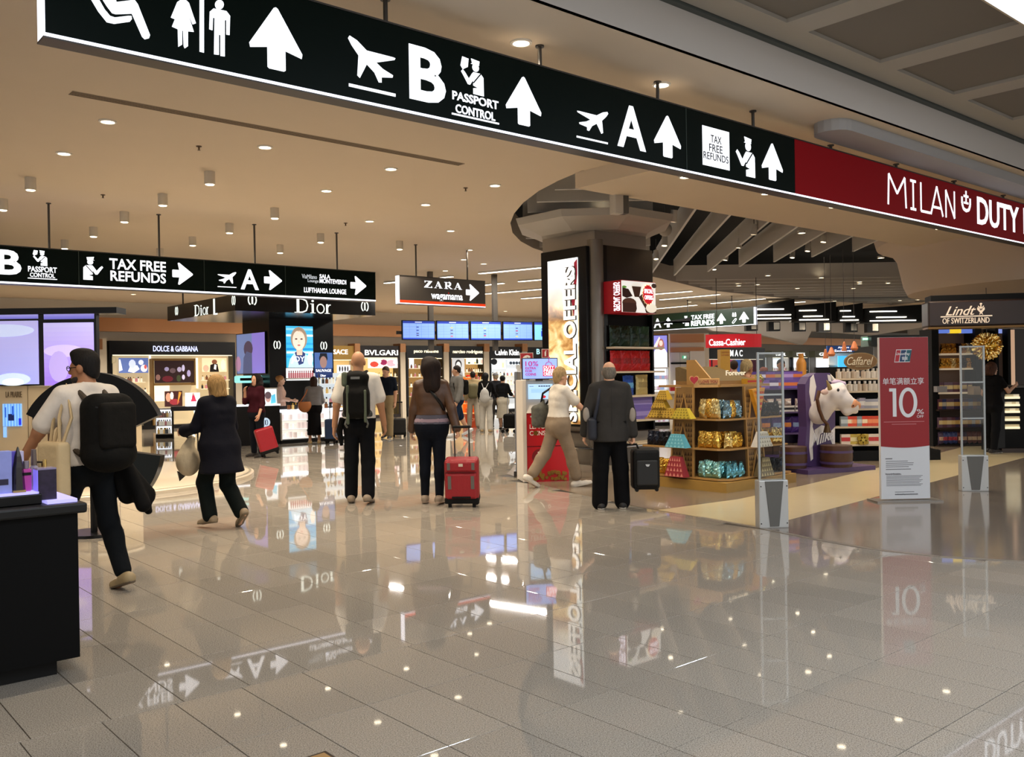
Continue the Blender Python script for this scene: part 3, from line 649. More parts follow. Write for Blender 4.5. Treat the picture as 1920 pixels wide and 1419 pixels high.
S2.txt('ViaMilano', (566, 514.5, 594, 522.5), 0, m=GREYL); S2.txt('Lounge', (577, 523.5, 597, 531), 0, m=GREYL); S2.txt('SALA', (599, 514.5, 619, 522)); S2.txt('MONTEVERDI', (599, 523.5, 649, 532)); S2.txt('LUFTHANSA LOUNGE', (570, 540.5, 649, 550)); S2.icon(ARROW_R, (657, 518, 686.5, 553))
F3 = Fr(ST(14.6, 0), D1); za, zb = F3.uz(829, 522)[1], F3.uz(829, 573)[1]
S3 = Board(F3, 'direction_sign', 'grey hanging sign with red bottom line and white arrow over the crowd', 748, 909, zb, za, PANEL_GREY)
S3.rods([780, 876], ZC, 500)
mb = MB(); poly(mb, rect(S3.u0, S3.u1, zb + .022, zb + .075), -.0004, glow('#e2401c', .9), .003); mb.build('red_line', S3.o)
def serif_word(S, q, m, letters):
    u0, u1, z0, z1 = S.B(q); n = len(letters); cw = (u1 - u0) / n; mb = MB()
    for i, ch in enumerate(letters):
        a, bb = u0 + i * cw + cw * .06, u0 + (i + 1) * cw - cw * .14; f = lambda p: fit(p, a, bb, z0, z1); w = (bb - a)
        if ch == 'Z':
            poly(mb, f([(.62, .95), (1, .95), (.38, .05), (0, .05)]), -.0005, m); poly(mb, f([(.05, 1), (.98, 1), (.98, .92), (.05, .92)]), -.0005, m); poly(mb, f([(0, 0), (1, 0), (1, .08), (0, .08)]), -.0005, m); poly(mb, f([(.05, 1), (.1, .72), (.14, .72), (.2, 1)]), -.0005, m); poly(mb, f([(1, 0), (.93, .28), (.89, .28), (.85, 0)]), -.0005, m)
        if ch == 'A':
            poly(mb, f([(.42, 1), (.56, 1), (.95, .02), (.68, .02), (.40, .82)]), -.0005, m); poly(mb, f([(.44, .94), (.49, .88), (.16, .02), (.10, .02)]), -.0005, m); poly(mb, f([(.25, .36), (.7, .36), (.72, .29), (.23, .29)]), -.0005, m)
            for x0, x1 in ((-.02, .3), (.6, 1.04)): poly(mb, f(rect(x0, x1, 0, .05)), -.0005, m)
        if ch == 'R':
            poly(mb, f(rect(.14, .36, 0, 1)), -.0005, m); poly(mb, f(rect(0, .5, 0, .05)), -.0005, m); poly(mb, f(rect(0, .6, .95, 1)), -.0005, m); poly(mb, f([(.36, .44), (.55, .46), (1.02, .03), (.78, .03)]), -.0005, m); poly(mb, f(rect(.36, .62, .46, .52)), -.0005, m)
            stroke(mb, f([(.58, .975), (.76, .9), (.82, .74), (.74, .56), (.58, .49)]), w * .17, -.0005, m); poly(mb, f(rect(.78, 1.05, 0, .05)), -.0005, m)
    mb.build('lettering', S.o)
serif_word(S3, (794, 528.5, 868, 541), LIT, 'ZARA')
S3.txt('wagamama', (808.5, 552, 867.5, 566)); S3.icon(ARROW_R, (873.5, 533, 898, 564))
mb = MB(); u, z = F3.uz(841, 549.5); poly(mb, fit([(.5, 1), (.62, .62), (1, .5), (.62, .38), (.5, 0), (.38, .38), (0, .5), (.38, .62)], u - .02, u + .02, z - .02, z + .02), -.0005, glow('#d02020', .8)); mb.build('red_star', S3.o)
F4 = Fr(P(1415, 594, 30), -D2); za, zb = F4.uz(1320, 583)[1], F4.uz(1320, 614.5)[1]
S4 = Board(F4, 'direction_sign', 'far dark green hanging sign with A and tax free refunds beside the pillar', 1205, 1412, zb, za, PANEL_GREEN)
mb = MB(); mb.box(S4.u1, S4.u1 + .05, -.004, .11, zb, za, EDGE); mb.build('light_edge', S4.o)
S4.rods([1289, 1372], ZC, 560)
S4.txt('A', (1226, 597, 1240, 614.5), .022); S4.icon(ARROW, (1245, 595, 1261, 613.5)); S4.officer((1277, 592, 1292, 611), face=PANEL_GREEN); S4.txt('TAX FREE', (1296, 589.5, 1339.5, 598)); S4.txt('REFUNDS', (1296, 600, 1339.5, 610)); S4.icon(ARROW, (1344, 587.5, 1361, 607)); S4.icon(ARROW, (1386, 584.5, 1404, 604.5))
b = S4.B((1373, 586, 1381, 593.5)); mb = MB()
for x in (.02, .55): poly(mb, fit(rect(x, x + .36, 0, .75), *b), -.0005, LIT); poly(mb, fit(ell(x + .18, .9, .16, .13, 10), *b), -.0005, LIT)
mb.build('toilet_symbol', S4.o); b = S4.B((1373, 597, 1381, 606)); mb = MB(); stroke(mb, fit([(.05, .05), (.05, .3), (.7, .95), (.95, .98), (.95, .7), (.35, .05), (.05, .05)], *b), .02, -.0005, LIT); mb.build('bottle_symbol', S4.o)
# ================================================================== shops along the back wall
wr = MB(); wr.box(-2, 60, 0, 0.3, 0, ZC, WALLM); struct(wr.build('wall_right', None, (24, 50, 0), (0, 0, -0.05)))
GW = glow('#fff3d8', 1.3); GC = glow('#eef4ff', 1.4); GY = glow('#f2d79a', 0.8); FASC = mat('#0a0a0b', 0.25, name='fascia_black'); WOODF = mat('#8a6a3a', 0.4, 0.5, name='brass_frame')
def at(fr, q, off): return fr.box(*q, off=off)
def panel(fr, par, q, off, m, name='panel', th=0.02, bev=0, zmin=0.002):
    u0, u1, z0, z1 = at(fr, q, off); mb = MB(); mb.box(u0, u1, off, off + th, max(z0, zmin), z1, m, bev); return mb.build(name, par)
def label(fr, par, s, q, off, m, bold=0.01, shear=0.0, name='lettering', th=0.01): return text(s, m, *at(fr, q, off), off, par, name, bold, shear, th)
def picture(fr, par, q, off, bg, layers, e=0.9, name='poster', frame=None, fw=0.02):
    """a lit flat poster: background plus flat printed shapes in unit coordinates"""
    u0, u1, z0, z1 = at(fr, q, off); mb = MB()
    mb.box(u0, u1, off, off + 0.02, z0, z1, glow(bg, e))
    for i, (sh, c) in enumerate(layers): poly(mb, fit(sh, u0, u1, z0, z1), off - 0.0006 * i, glow(c, e), 0.0006)
    o = mb.build(name, par)
    if frame:
        m2 = MB(); m2.box(u0 - fw, u1 + fw, off - 0.005, off + 0.03, z1, z1 + fw, frame); m2.box(u0 - fw, u1 + fw, off - 0.005, off + 0.03, z0 - fw, z0, frame)
        m2.box(u0 - fw, u0, off - .005, off + .03, z0, z1, frame); m2.box(u1, u1 + fw, off - .005, off + .03, z0, z1, frame); m2.build('poster_frame', par)
    return o
def portrait(hair, skin, cloth, bgc=None):
    L = []
    if bgc: L += bgc
    L += [(ell(.5, .62, .27, .24, 20), hair), ([(.12, 0), (.2, .25), (.4, .34), (.6, .34), (.8, .25), (.9, 0)], cloth), ([(.42, .3), (.58, .3), (.58, .45), (.42, .45)], skin), (ell(.5, .56, .19, .2, 20), skin), ([(.3, .68), (.5, .78), (.7, .68), (.62, .84), (.38, .84)], hair), (ell(.42, .58, .035, .014, 8), '#40302c'), (ell(.58, .58, .035, .014, 8), '#40302c'), (ell(.5, .45, .05, .016, 8), '#b05a5a')]
    return L
# small shelf stock, shared meshes
def bottle_mesh(w, h, col, cap, round_=True, emit=0.0):
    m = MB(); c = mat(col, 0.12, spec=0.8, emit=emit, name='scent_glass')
    if round_: m.lathe([(0.001, 0), (w / 2, 0), (w / 2, h * .68), (w * .2, h * .74), (w * .2, h * .78)], c, n=8); m.cyl((0, 0, h * .76), w * .26, h * .24, mat(cap, .3, .6, name='cap'), 8)
    else: m.box(-w / 2, w / 2, -w / 3, w / 3, 0, h * .72, c); m.box(-w / 5, w / 5, -w / 5, w / 5, h * .72, h, mat(cap, .3, .5, name='cap'))
    return m.mesh('bottle')
def carton_mesh(w, d, h, col, col2=None, metal=0.0, rough=.45, emit=0.0):
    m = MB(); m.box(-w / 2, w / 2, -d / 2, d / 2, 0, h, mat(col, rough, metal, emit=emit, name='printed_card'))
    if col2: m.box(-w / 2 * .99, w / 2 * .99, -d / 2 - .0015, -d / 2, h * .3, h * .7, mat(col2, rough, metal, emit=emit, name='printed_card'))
    return m.mesh('carton')
BOT = {}
def stock(mes, fr, u0, u1, off, z, n, label_, cat, group, name='bottle', jit=0.0, seed=1, fill=1.0, rot=0.0, yj=0.0):
    r = random.Random(seed); out = []
    for i in range(n):
        if r.random() > fill: continue
        me = mes[r.randrange(len(mes))] if len(mes) > 1 else mes[0]
        u = u0 + (u1 - u0) * (i + .5) / n + r.uniform(-jit, jit)
        o = put(me, name, None, fr.w(u, off + r.uniform(-yj, yj), z), (0, 0, fr.rot + rot + r.uniform(-.12, .12) * (jit > 0)))
        tag(o, label_, cat, group); out.append(o)
    return out
PERF_A = [bottle_mesh(.07, .16, c, k, i % 2 == 0, e) for i, (c, k, e) in enumerate([('#d9b36a', '#c9a040', .15), ('#e6e1d4', '#222222', .2), ('#2a2a2c', '#c9a040', 0), ('#c77f8a', '#dddddd', .1), ('#f0ead8', '#d0b060', .2), ('#7d4a2a', '#1a1a1a', .05)])]
def bay(name_lab, xl, xr, yt, yf, yb, fasc, sign, scol, sq, cols, off=-0.45, bold=.012, back='#c9b48c', group='perfume shops along the back wall', side=None):
    """one shop bay: fascia with lettering, side posts, lit back, plinth, and columns of shelves or posters"""
    o = on(W, 'shop_bay', name_lab, 'shop', group=group); u0, u1, zf, zt = at(W, (xl, yt, xr, yf), off)
    m = MB(); m.box(u0, u1, off, 0, zf, zt, fasc); m.build('fascia', o)
    if sign: label(W, o, sign, sq, off - .012, scol, bold, th=.012)
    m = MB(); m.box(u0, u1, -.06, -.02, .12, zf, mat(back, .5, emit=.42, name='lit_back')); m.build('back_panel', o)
    for x in (u0, u1 - .09): m = MB(); m.box(x, x + .09, off, 0, 0.0, zf, side or fasc); m.build('side_post', o)
    m = MB(); m.box(u0, u1, off - .02, 0, 0, .12, fasc); m.build('plinth', o)
    m = MB(); m.box(u0 + .1, u1 - .1, off + .05, off + .09, zf - .03, zf - .005, GW); m.build('light_strip', o)
    k = 0; nick = NICK.pop(0)
    for c in cols:
        if c[0] == 'pic': picture(W, o, c[1], off + .03 + c[4] if len(c) > 4 else off + .05, c[2], c[3])
        if c[0] == 'lit': panel(W, o, c[1], -.1, c[2], 'light_panel', .03)
        if c[0] == 'block': panel(W, o, c[1], c[3] if len(c) > 3 else off + .1, c[2], 'cabinet', .3)
        if c[0] == 'shelf':
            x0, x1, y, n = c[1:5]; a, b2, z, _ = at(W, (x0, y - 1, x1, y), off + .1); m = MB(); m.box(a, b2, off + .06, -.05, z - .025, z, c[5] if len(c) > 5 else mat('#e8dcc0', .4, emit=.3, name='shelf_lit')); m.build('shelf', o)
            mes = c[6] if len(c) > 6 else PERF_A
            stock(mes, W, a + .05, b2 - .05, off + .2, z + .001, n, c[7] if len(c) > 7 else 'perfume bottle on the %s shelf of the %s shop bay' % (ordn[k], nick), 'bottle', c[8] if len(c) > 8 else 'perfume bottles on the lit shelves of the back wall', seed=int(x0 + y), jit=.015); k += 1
    return o, u0, u1, zf
NICK = ['first black', 'gold fronted', 'brown black', 'fourth', 'fifth', 'sixth', 'half hidden', 'black make-up', 'first white', 'second white', 'end white']
WT = glow('#ffffff', 1.5); WTB = glow('#c9d2ff', 1.5)
def tower(x, y0=646, y1=661):
    pass
FL = [(ell(.2, .4, .14, .3, 8), '#c9483a'), (ell(.5, .6, .12, .3, 8), '#8a2a52'), (ell(.75, .5, .16, .35, 8), '#f0a8b8'), (ell(.9, .6, .1, .2, 8), '#ffffff'), (ell(.35, .7, .08, .2, 8), '#fff2e0')]
bay('wide perfume shop with a long black fascia beside the violet screens', 205, 441, 640, 665, 806, FASC, 'DOLCE & GABBANA', WTB, (287, 648.5, 371, 659), [
    ('pic', (223, 671, 278, 699), '#5a6ea8', [([(.3, .1), (.5, .0), (.7, .25), (.62, .5), (.4, .55)], '#f4f6ff'), (ell(.45, .6, .12, .3, 10), '#c8d4f4'), ([(0, .1), (.12, .2), (.05, .9), (0, .9)], '#e8ecff'), (ell(.75, .7, .09, .18, 10), '#dfe6ff'), (ell(.85, .3, .12, .25, 10), '#f2e6ea'), (ell(.9, .4, .05, .15, 8), '#c25a5a')]),
    ('lit', (280.5, 667, 283.5, 738), GC), ('lit', (368, 671, 371.5, 728), GW), ('lit', (430, 668, 433, 735), GC),
    ('block', (288, 672, 366, 676), WOODF, -.42), ('block', (288, 718, 366, 722), WOODF, -.42), ('block', (286.5, 672, 289.5, 803), WOODF, -.42), ('block', (364, 672, 367, 722), WOODF, -.42),
    ('pic', (290, 676, 364, 717.5), '#2a1c1c', [(ell(.3, .62, .06, .1, 8), '#8f86a8'), (ell(.45, .55, .08, .12, 8), '#5c4a4e'), (ell(.62, .6, .06, .12, 8), '#a095b0'), (ell(.72, .66, .04, .16, 8), '#b8b0d0'), (ell(.86, .42, .05, .16, 8), '#9d93bb'), (ell(.32, .18, .14, .14, 10), '#5a2028'), (ell(.6, .2, .06, .16, 8), '#39402a'), (ell(.08, .25, .06, .14, 8), '#7a5a52'), (ell(.72, .25, .04, .12, 8), '#c5bcd8')]),
    ('pic', (379, 671, 425, 697), '#f0d4ae', [(ell(.5, .72, .11, .17, 12), '#7a4c34'), ([(.3, 0), (.33, .5), (.45, .58), (.62, .58), (.68, 0)], '#1b1715'), ([(.47, .2), (.5, .55), (.58, .5), (.56, .15)], '#f4efe6'), (ell(.15, .25, .12, .25, 10), '#e8a58c'), (ell(.85, .5, .1, .4, 10), '#fbe8c8')]),
    ('shelf', 222, 272, 716, 9), ('shelf', 222, 280, 737, 8), ('shelf', 376, 430, 712, 7), ('shelf', 376, 430, 728, 7), ('lit', (290, 723, 318, 752), GW),
    ('pic', (309, 733, 342, 762), '#3a2020', [(ell(.2, .6, .15, .3, 10), '#b98a72'), (ell(.55, .3, .3, .2, 10), '#8a3038'), (ell(.4, .7, .1, .25, 10), '#f0e0d0'), ([(.7, .1), (.95, .9), (.8, .95)], '#c98a3a')]),
    ('block', (269, 772, 286, 803), FASC)])
o = on(W, 'shop_emblem', 'small gold letter D on the black post beside the first perfume shop', 'emblem'); b = at(W, (210, 668, 218, 681), -.47); text('D', mat('#c9b98a', .3, .8, emit=.25, name='gilt'), *b, -.47, o, bold=.0)
bay('perfume shop with a gold fascia beside the black kiosk column', 598, 669, 648, 674, 806, mat('#a98646', .35, .6, emit=.15, name='gold_fascia'), 'VERSACE', WT, (604, 655, 652, 664), [('pic', (632, 684, 657, 699), '#d8dce4', [(ell(.2 + .2 * i, .5, .06, .35, 8), c) for i, c in enumerate(['#2a2a30', '#3c3438', '#20242a', '#4a4448'])]), ('shelf', 600, 668, 716, 8), ('shelf', 600, 668, 734, 8), ('shelf', 600, 668, 752, 8)], back='#d9b878', side=mat('#c9a868', .4, .3, name='gold_side'))
bay('perfume shop with a brown black fascia behind the bald backpacker', 674, 750, 648, 670, 806, mat('#1c100c', .3, name='fascia_brown'), 'BVLGARI', WT, (684, 656, 746, 666), [('pic', (690, 672, 748, 690), '#f6dfe0', FL), ('shelf', 678, 749, 706, 9), ('shelf', 678, 749, 722, 9), ('shelf', 678, 749, 738, 9), ('shelf', 678, 749, 754, 9)], back='#e0bf78')
bay('black perfume shop behind the woman in the brown leather jacket', 762, 833, 648, 671, 806, FASC, 'paco rabanne', glow('#fff2d0', 1.5), (776, 655, 822, 663), [('lit', (768, 670, 776, 690), GC), ('lit', (806, 672, 831, 674), GY), ('shelf', 768, 832, 690, 8), ('shelf', 768, 832, 706, 8), ('shelf', 768, 832, 724, 8), ('shelf', 768, 832, 742, 8)], back='#8a6a38')
t = on(W, 'round_emblem', 'round blue lit emblem hanging in the fourth shop bay', 'emblem'); u, z = W.uz(816, 678, -.46); m = MB(); poly(m, ell(u, z, .09 * 1.3, .13 * 1.3), -.46, GY, .03); poly(m, ell(u, z, .07 * 1.3, .105 * 1.3), -.49, glow('#2a3a9a', .9), .01); poly(m, ell(u - .03, z + .04, .03, .05), -.5, glow('#c9d4ff', 1), .01); m.build('emblem_disc', t)
bay('black perfume shop with a grey portrait behind the boy in the hoodie', 843, 909, 649, 671, 806, FASC, 'narciso rodriguez', glow('#fff2d0', 1.5), (849, 656, 905, 664), [('pic', (848, 669, 871, 706), '#b9bcc0', portrait('#2c2c2e', '#d8d8d8', '#8a8c90')), ('pic', (874, 669, 908, 683), '#f6f2dc', [(rect(.1, .22, .1, .3), '#23402a'), (rect(.45, .52, .1, .3), '#c9a43a'), (rect(.55, .66, .1, .62), '#1f241c'), (rect(.8, .9, .1, .62), '#e8b8a8'), (rect(.57, .63, .62, .8), '#101010')]), ('shelf', 874, 908, 697, 7), ('shelf', 874, 908, 712, 7), ('shelf', 874, 908, 728, 6), ('lit', (875, 703, 894, 706), glow('#d02a20', 1))], back='#a9824a')
bay('black and white perfume shop behind the tourist group', 918, 981, 650, 672, 806, FASC, 'Calvin Klein', WT, (928, 655, 973, 666), [('pic', (924, 672, 948, 692), '#e6eaec', [(ell(.1, .7, .25, .3, 10), '#1c1e22'), (rect(.72, .86, .15, .6), '#dfe8b0')]), ('pic', (952, 672, 980, 684), '#dfe9f2', [(ell(.2 + .2 * i, .3, .1, .25, 8), '#39424c') for i in range(5)]), ('shelf', 922, 980, 704, 8), ('shelf', 922, 980, 720, 8), ('shelf', 922, 980, 738, 8), ('lit', (952, 692, 980, 700), GC)], back='#cfd4d8')
bay('dark shop bay half hidden by the pillar light box', 989, 1040, 651, 672, 806, mat('#1a0f0c', .3, name='fascia_brown2'), 'B', glow('#aee0f0', 1.3), (1006, 654, 1012, 664), [('shelf', 990, 1035, 700, 5), ('shelf', 990, 1035, 720, 5)], back='#cfc9bf')
for x in (671, 756.5, 838, 913.5, 985):
    t = on(W, 'wall_pilaster', 'cream pilaster with a copper cap between two perfume shops', 'pilaster', group='pilasters between the perfume shops')
    u0, u1, z0, z1 = at(W, (x - 4.6, 646, x + 4.6, 800), -.5); m = MB(); m.box(u0, u1, -.5, 0, 0, z1 - .3, WALLM); m.build('shaft', t); m = MB(); m.box(u0 - .01, u1 + .01, -.52, 0, z1 - .3, z1 + .04, COPPER); m.build('cap', t)
t = on(W, 'wall_pilaster', 'copper topped pilaster at the edge of the violet screens', 'pilaster'); u0, u1, z0, z1 = at(W, (183, 634, 203, 806), -.5); m = MB(); m.box(u0, u1, -.4, 0, 0, z1, WALLM); m.build('shaft', t); m = MB(); m.box(u0, u0 + (u1 - u0) * .6, -.42, -.4, z1 - .35, z1 - .02, COPPER); m.build('cap', t)
# things on the floor in front of the first perfume shop
def cabinet_lit(fr, name, lab, q, off, d, nsh, body, cat='display cabinet', seed=1, shelfm=None, mes=None, slab=None, sgrp=None, n=7, lit=GC, stk=True):
    u0, u1, z0, z1 = at(fr, q, off); z0 = 0; o = on(fr, name, lab, cat)
    m = MB(); m.box(u0, u1, off, off + d, 0, .1, MATTE); m.build('plinth', o)
    m = MB(); m.box(u0, u1, off + d - .03, off + d, .1, z1, lit); m.build('back_panel', o)
    m = MB(); m.box(u0 - .015, u1 + .015, off - .01, off + d, z1, z1 + .04, body); m.build('top', o)
    for a in (u0, u1 - .02): m = MB(); m.box(a, a + .02, off, off + d, .1, z1, body); m.build('side', o)
    for k in range(nsh):
        z = .1 + (z1 - .1) * k / nsh; m = MB(); m.box(u0 + .02, u1 - .02, off + .01, off + d - .03, z, z + .018, shelfm or body); m.build('shelf', o)
        if stk: stock(mes or PERF_A, fr, u0 + .05, u1 - .05, off + .1, z + .019, n, (slab or 'scent bottle in the white cabinet') + ', %s shelf' % ordn[k], 'bottle', sgrp or lab[:40] + ' stock', seed=seed + k, jit=.012)
    return o, u0, u1, z1
cabinet_lit(Fr((0, 28.2), (1, .35)), 'display_cabinet', 'glowing white cabinet of three shelves before the first perfume shop', (291, 768, 323, 803), 0, .4, 3, WHITE, seed=4)
E1 = Fr((0, 27.2), (1, .3))
t = on(E1, 'tester_table', 'narrow dark table with a lit poster and curved white leg in the perfume hall', 'table'); u0, u1, z0, z1 = at(E1, (320, 762, 372, 770), 0)
m = MB(); m.box(u0, u1, 0, .5, z0, z1, mat('#2a2a3a', .3, name='table_dark')); m.build('top', t)
for uu in (u0 + .03, u1 - .05): m = MB(); m.box(uu, uu + .04, .02, .06, 0, z0, BLACK); m.build('leg', t)
m = MB(); um = (u0 + u1) / 2; m.tube([(um + .25, .1, z0), (um + .28, .1, z0 - .2), (um + .14, .1, z0 - .45), (um + .1, .1, .3), (um + .24, .1, .03)], .03, glow('#e8f4f0', 1.2)); m.build('curved_leg', t)
m = MB(); m.box(u0 + .42, u1 + .3, -.02, .35, z1, z1 + .13, GC); m.build('light_base', t)
picture(E1, t, (347, 736, 375, 762), .1, '#fbf4f2', [([(.25, .1), (.45, .55), (.5, .9), (.6, .9), (.72, .5), (.9, .1)], '#d23a52'), (ell(.55, .88, .07, .08, 8), '#caa090')], 1.1)
for k, x in enumerate((300, 308, 312, 352, 358, 366)):
    pass
OF = Fr((0, 28), (1, .3)); t = on(OF, 'perfume_stand', 'glowing orange perfume stand beside the tourists in front of the shops', 'display stand'); u0, u1, z0, z1 = at(OF, (872, 708, 893, 803), 0); ORG = glow('#e8641c', .8)
m = MB(); m.box(u0, u1, 0, .3, 0, .42, mat('#c8481c', .45, emit=.1, name='orange_lacquer')); m.build('base', t); m = MB(); m.box(u0, u1, .26, .3, .42, z1, ORG); m.build('back_panel', t)
text('FANCY', mat('#f0c8a0', .5, emit=.2, name='orange_print'), u0 + .06, u1 - .06, .2, .28, -.001, t)
for z in (.42, .72, 1.02): m = MB(); m.box(u0, u1, 0, .28, z, z + .03, glow('#f7b26a', .9)); m.build('lit_shelf', t); stock([bottle_mesh(.06, .17, '#d8581c', '#e8c080', True, .2)], OF, u0 + .03, u1 - .03, .12, z + .031, 4, 'orange perfume bottle on the %s shelf of the orange stand' % {.42: 'lowest', .72: 'middle', 1.02: 'top'}[z], 'bottle', 'orange perfume bottles', seed=3, jit=.01)
# --- flight monitors on posts
m0, m1 = P(753, 619, 21.8), P(1000, 622, 23.5); FM = Fr(m0, m1 - m0)
rail = on(FM, 'monitor_stand', 'grey steel posts and rail carrying the flight monitors', 'stand')
for x in (812, 933):
    u = FM.uz(x, 600)[0]; m = MB(); m.box(u - .06, u + .06, .1, .2, 2.2, ZC, mat('#5f5a54', .4, .6, name='post_grey')); m.build('post', rail)
m = MB(); m.box(-.1, 4.3, .06, .1, 2.6, 2.68, DKSTEEL); m.build('rail', rail)
for i, (x0, x1) in enumerate([(754, 816), (818.5, 879.5), (882, 940), (942.8, 999), (1001, 1056)]):
    o = on(FM, 'flight_monitor', 'blue flight information monitor, %s from the grey sign end' % ordn[i], 'monitor', group='row of flight monitors'); u0, u1, z0, z1 = at(FM, (x0, 600.5 + i * .7, x1, 637.5 + i * .3), 0)
    m = MB(); m.box(u0, u1, 0, .06, z0, z1, BLACK, .006); m.build('bezel', o)
    e = .02; m = MB(); a, b2, c, d = u0 + e, u1 - e, z0 + e, z1 - e; f = lambda r: fit(rect(*r), a, b2, c, d)
    poly(m, f((0, 1, 0, 1)), -.001, glow('#6f93e6', .85), .001)
    for y in np.linspace(.12, .82, 9): poly(m, f((.02, .98, y, y + .035)), -.002, glow('#8fb0f4', .9), .0005)
    for x in (.2, .42, .58, .8): poly(m, f((x, x + .006, .08, .86)), -.0026, glow('#5b78cc', .8), .0004)
    poly(m, f((0, 1, .88, 1)), -.003, glow('#2c3f9c', .8), .0005); poly(m, f((0, 1, 0, .07)), -.003, glow('#2c46b8', .8), .0005); poly(m, f((.38, .6, .92, .97)), -.0036, glow('#b8c6f0', .8), .0004)
    r = random.Random(i)
    for k in range(4): y = .15 + .15 * k + .05 * r.random(); poly(m, f((.42, .5, y, y + .05)), -.0036, glow(r.choice(['#b03a3a', '#d0c030', '#3a4a8a', '#4a4a6a']), .8), .0004)
    if i == 4:
        poly(m, f((0, 1, 0, .86)), -.004, glow('#7ec4f4', .9), .0004)
        for cx in (.3, .45): poly(m, fit(ell(cx, .62, .06, .08, 10), a, b2, c, d), -.005, glow('#2338b8', .8), .0004); poly(m, f((cx - .07, cx + .07, .2, .52)), -.005, glow('#2338b8', .8), .0004)
    m.build('screen', o)
# --- right-hand far shops and cabinets
bay('make-up shop with a black fascia and red and pink shelves behind the red cashier sign', 1322, 1434, 652, 673, 740, FASC, 'M A C', WT, (1369, 656, 1392, 668), [('lit', (1323 + 14 * i, 674, 1333 + 14 * i, 706), glow(c, .8)) for i, c in enumerate(['#c8202a', '#b04438', '#c04a6a', '#8a2a5a', '#3a5a9a'])] + [('lit', (1421, 674, 1429, 700), GC), ('shelf', 1324, 1432, 712, 10)], back='#40202a')
for i, (x0, x1, lb, s) in enumerate([(1447, 1480, 'small white make-up shop nearest the black shop, fascia lettered L\'OREAL', "L'OREAL"), (1486, 1517, 'second small white make-up shop, dark framed, lettered L\'OREAL', "L'OREAL"), (1528, 1572, 'white lit shop at the far end of the back wall', 'Gucci')]):
    bay(lb.replace(" lettered L'OREAL", ' with a sage band'), x0, x1, 658, 670, 735, mat('#6f6c52', .5, emit=.1, name='sage_fascia'), s, WT, (x0 + 8, 661, x1 - 7, 667), [('lit', (x0 + 4, 674, x1 - 4, 688), GC), ('shelf', x0 + 2, x1 - 2, 694, 7), ('shelf', x0 + 2, x1 - 2, 706, 7)], back='#e9ecf0', side=[WHITE, FASC, WHITE][i], bold=.02)
R1 = Fr((0, 27), (1, .05))
t = on(R1, 'service_wall', 'cream service wall with two copper bands and a double door beside the girl poster', 'wall unit')
panel(R1, t, (1256, 625, 1330, 770), .3, WALLM, 'wall_panel', .1)
for y0, y1 in ((626, 642), (651, 660)): panel(R1, t, (1257, y0, 1320, y1), .27, mat('#b98660', .45, .2, name='copper_laminate'), 'copper_band', .03)
for x0, x1 in ((1258, 1275.5), (1276, 1293)):
    d = panel(R1, t, (x0, 661, x1, 770), .26, mat('#cfc9c0', .5, name='door_white'), 'door', .03); m = MB(); u, z = R1.uz((x0 + x1) / 2 + (3 if x0 < 1270 else -3), 702, .25); m.box(u - .04, u + .04, .23, .25, z - .12, z + .12, BLACK); h = m.build('handle', d)
panel(R1, t, (1258, 679, 1293, 682.5), .24, MATTE, 'black_rail', .02)
panel(R1, t, (1295, 658, 1322, 712), .2, mat('#d4cec6', .5, name='cupboard_white'), 'cupboard', .1)
t = on(R1, 'exit_sign', 'small green emergency exit sign on the cream service wall', 'sign'); b = at(R1, (1280, 667, 1286.5, 672), .2); m = MB(); m.box(b[0], b[1], .18, .22, b[2], b[3], glow('#2fae7a', .9)); m.build('face', t); m = MB(); poly(m, fit([(.2, .1), (.35, .5), (.3, .9), (.5, .9), (.5, .5), (.6, .1)], *b), .179, LIT, .002); poly(m, fit(rect(.68, .85, .15, .9), *b), .179, LIT, .002); m.build('symbol', t)
t = on(R1, 'advert_light_box', 'tall lit poster of a girl in white with red hair beside the pillar', 'poster'); picture(R1, t, (1222, 629, 1251, 689), -.1, '#8a86d8', [([(0, 0), (1, 0), (1, .45), (.8, .62), (.3, .6), (0, .4)], '#f8f6ff'), (ell(.62, .78, .16, .12, 14), '#a06a62'), (ell(.6, .7, .22, .16, 14), '#a86f66'), (ell(.6, .76, .12, .09, 12), '#f0d2c6'), ([(.1, .62), (.2, .72), (.5, .97), (.55, .92), (.35, .66)], '#f4e2dc')], 1.0, frame=BLACK)
cabinet_lit(R1, 'cosmetics_stand', 'white glowing cosmetics stand under the poster of the girl', (1226, 691, 1255, 775), -.2, .35, 5, WHITE, seed=9, mes=[carton_mesh(.08, .06, .1, c, emit=.25) for c in ('#e9eef8', '#9db4dc', '#f4f4f8', '#c8a8c0')], slab='pale carton on the cosmetics stand', sgrp='cartons on the glowing cosmetics stand', n=5)
t = on(R1, 'sales_counter', 'pale sales counter with a lit white cube beside the service wall', 'counter'); panel(R1, t, (1228, 737, 1335, 775), -1.2, mat('#c9b9a0', .5, name='counter_cream'), 'body', .6); panel(R1, t, (1226, 734, 1337, 738), -1.25, WHITE, 'top', .7); panel(R1, t, (1267, 713, 1283, 733), -1.0, GC, 'lit_cube', .25)
panel(R1, t, (1257, 722, 1266, 733), -1.0, mat('#a01820', .4, name='red_cup'), 'red_box', .15)
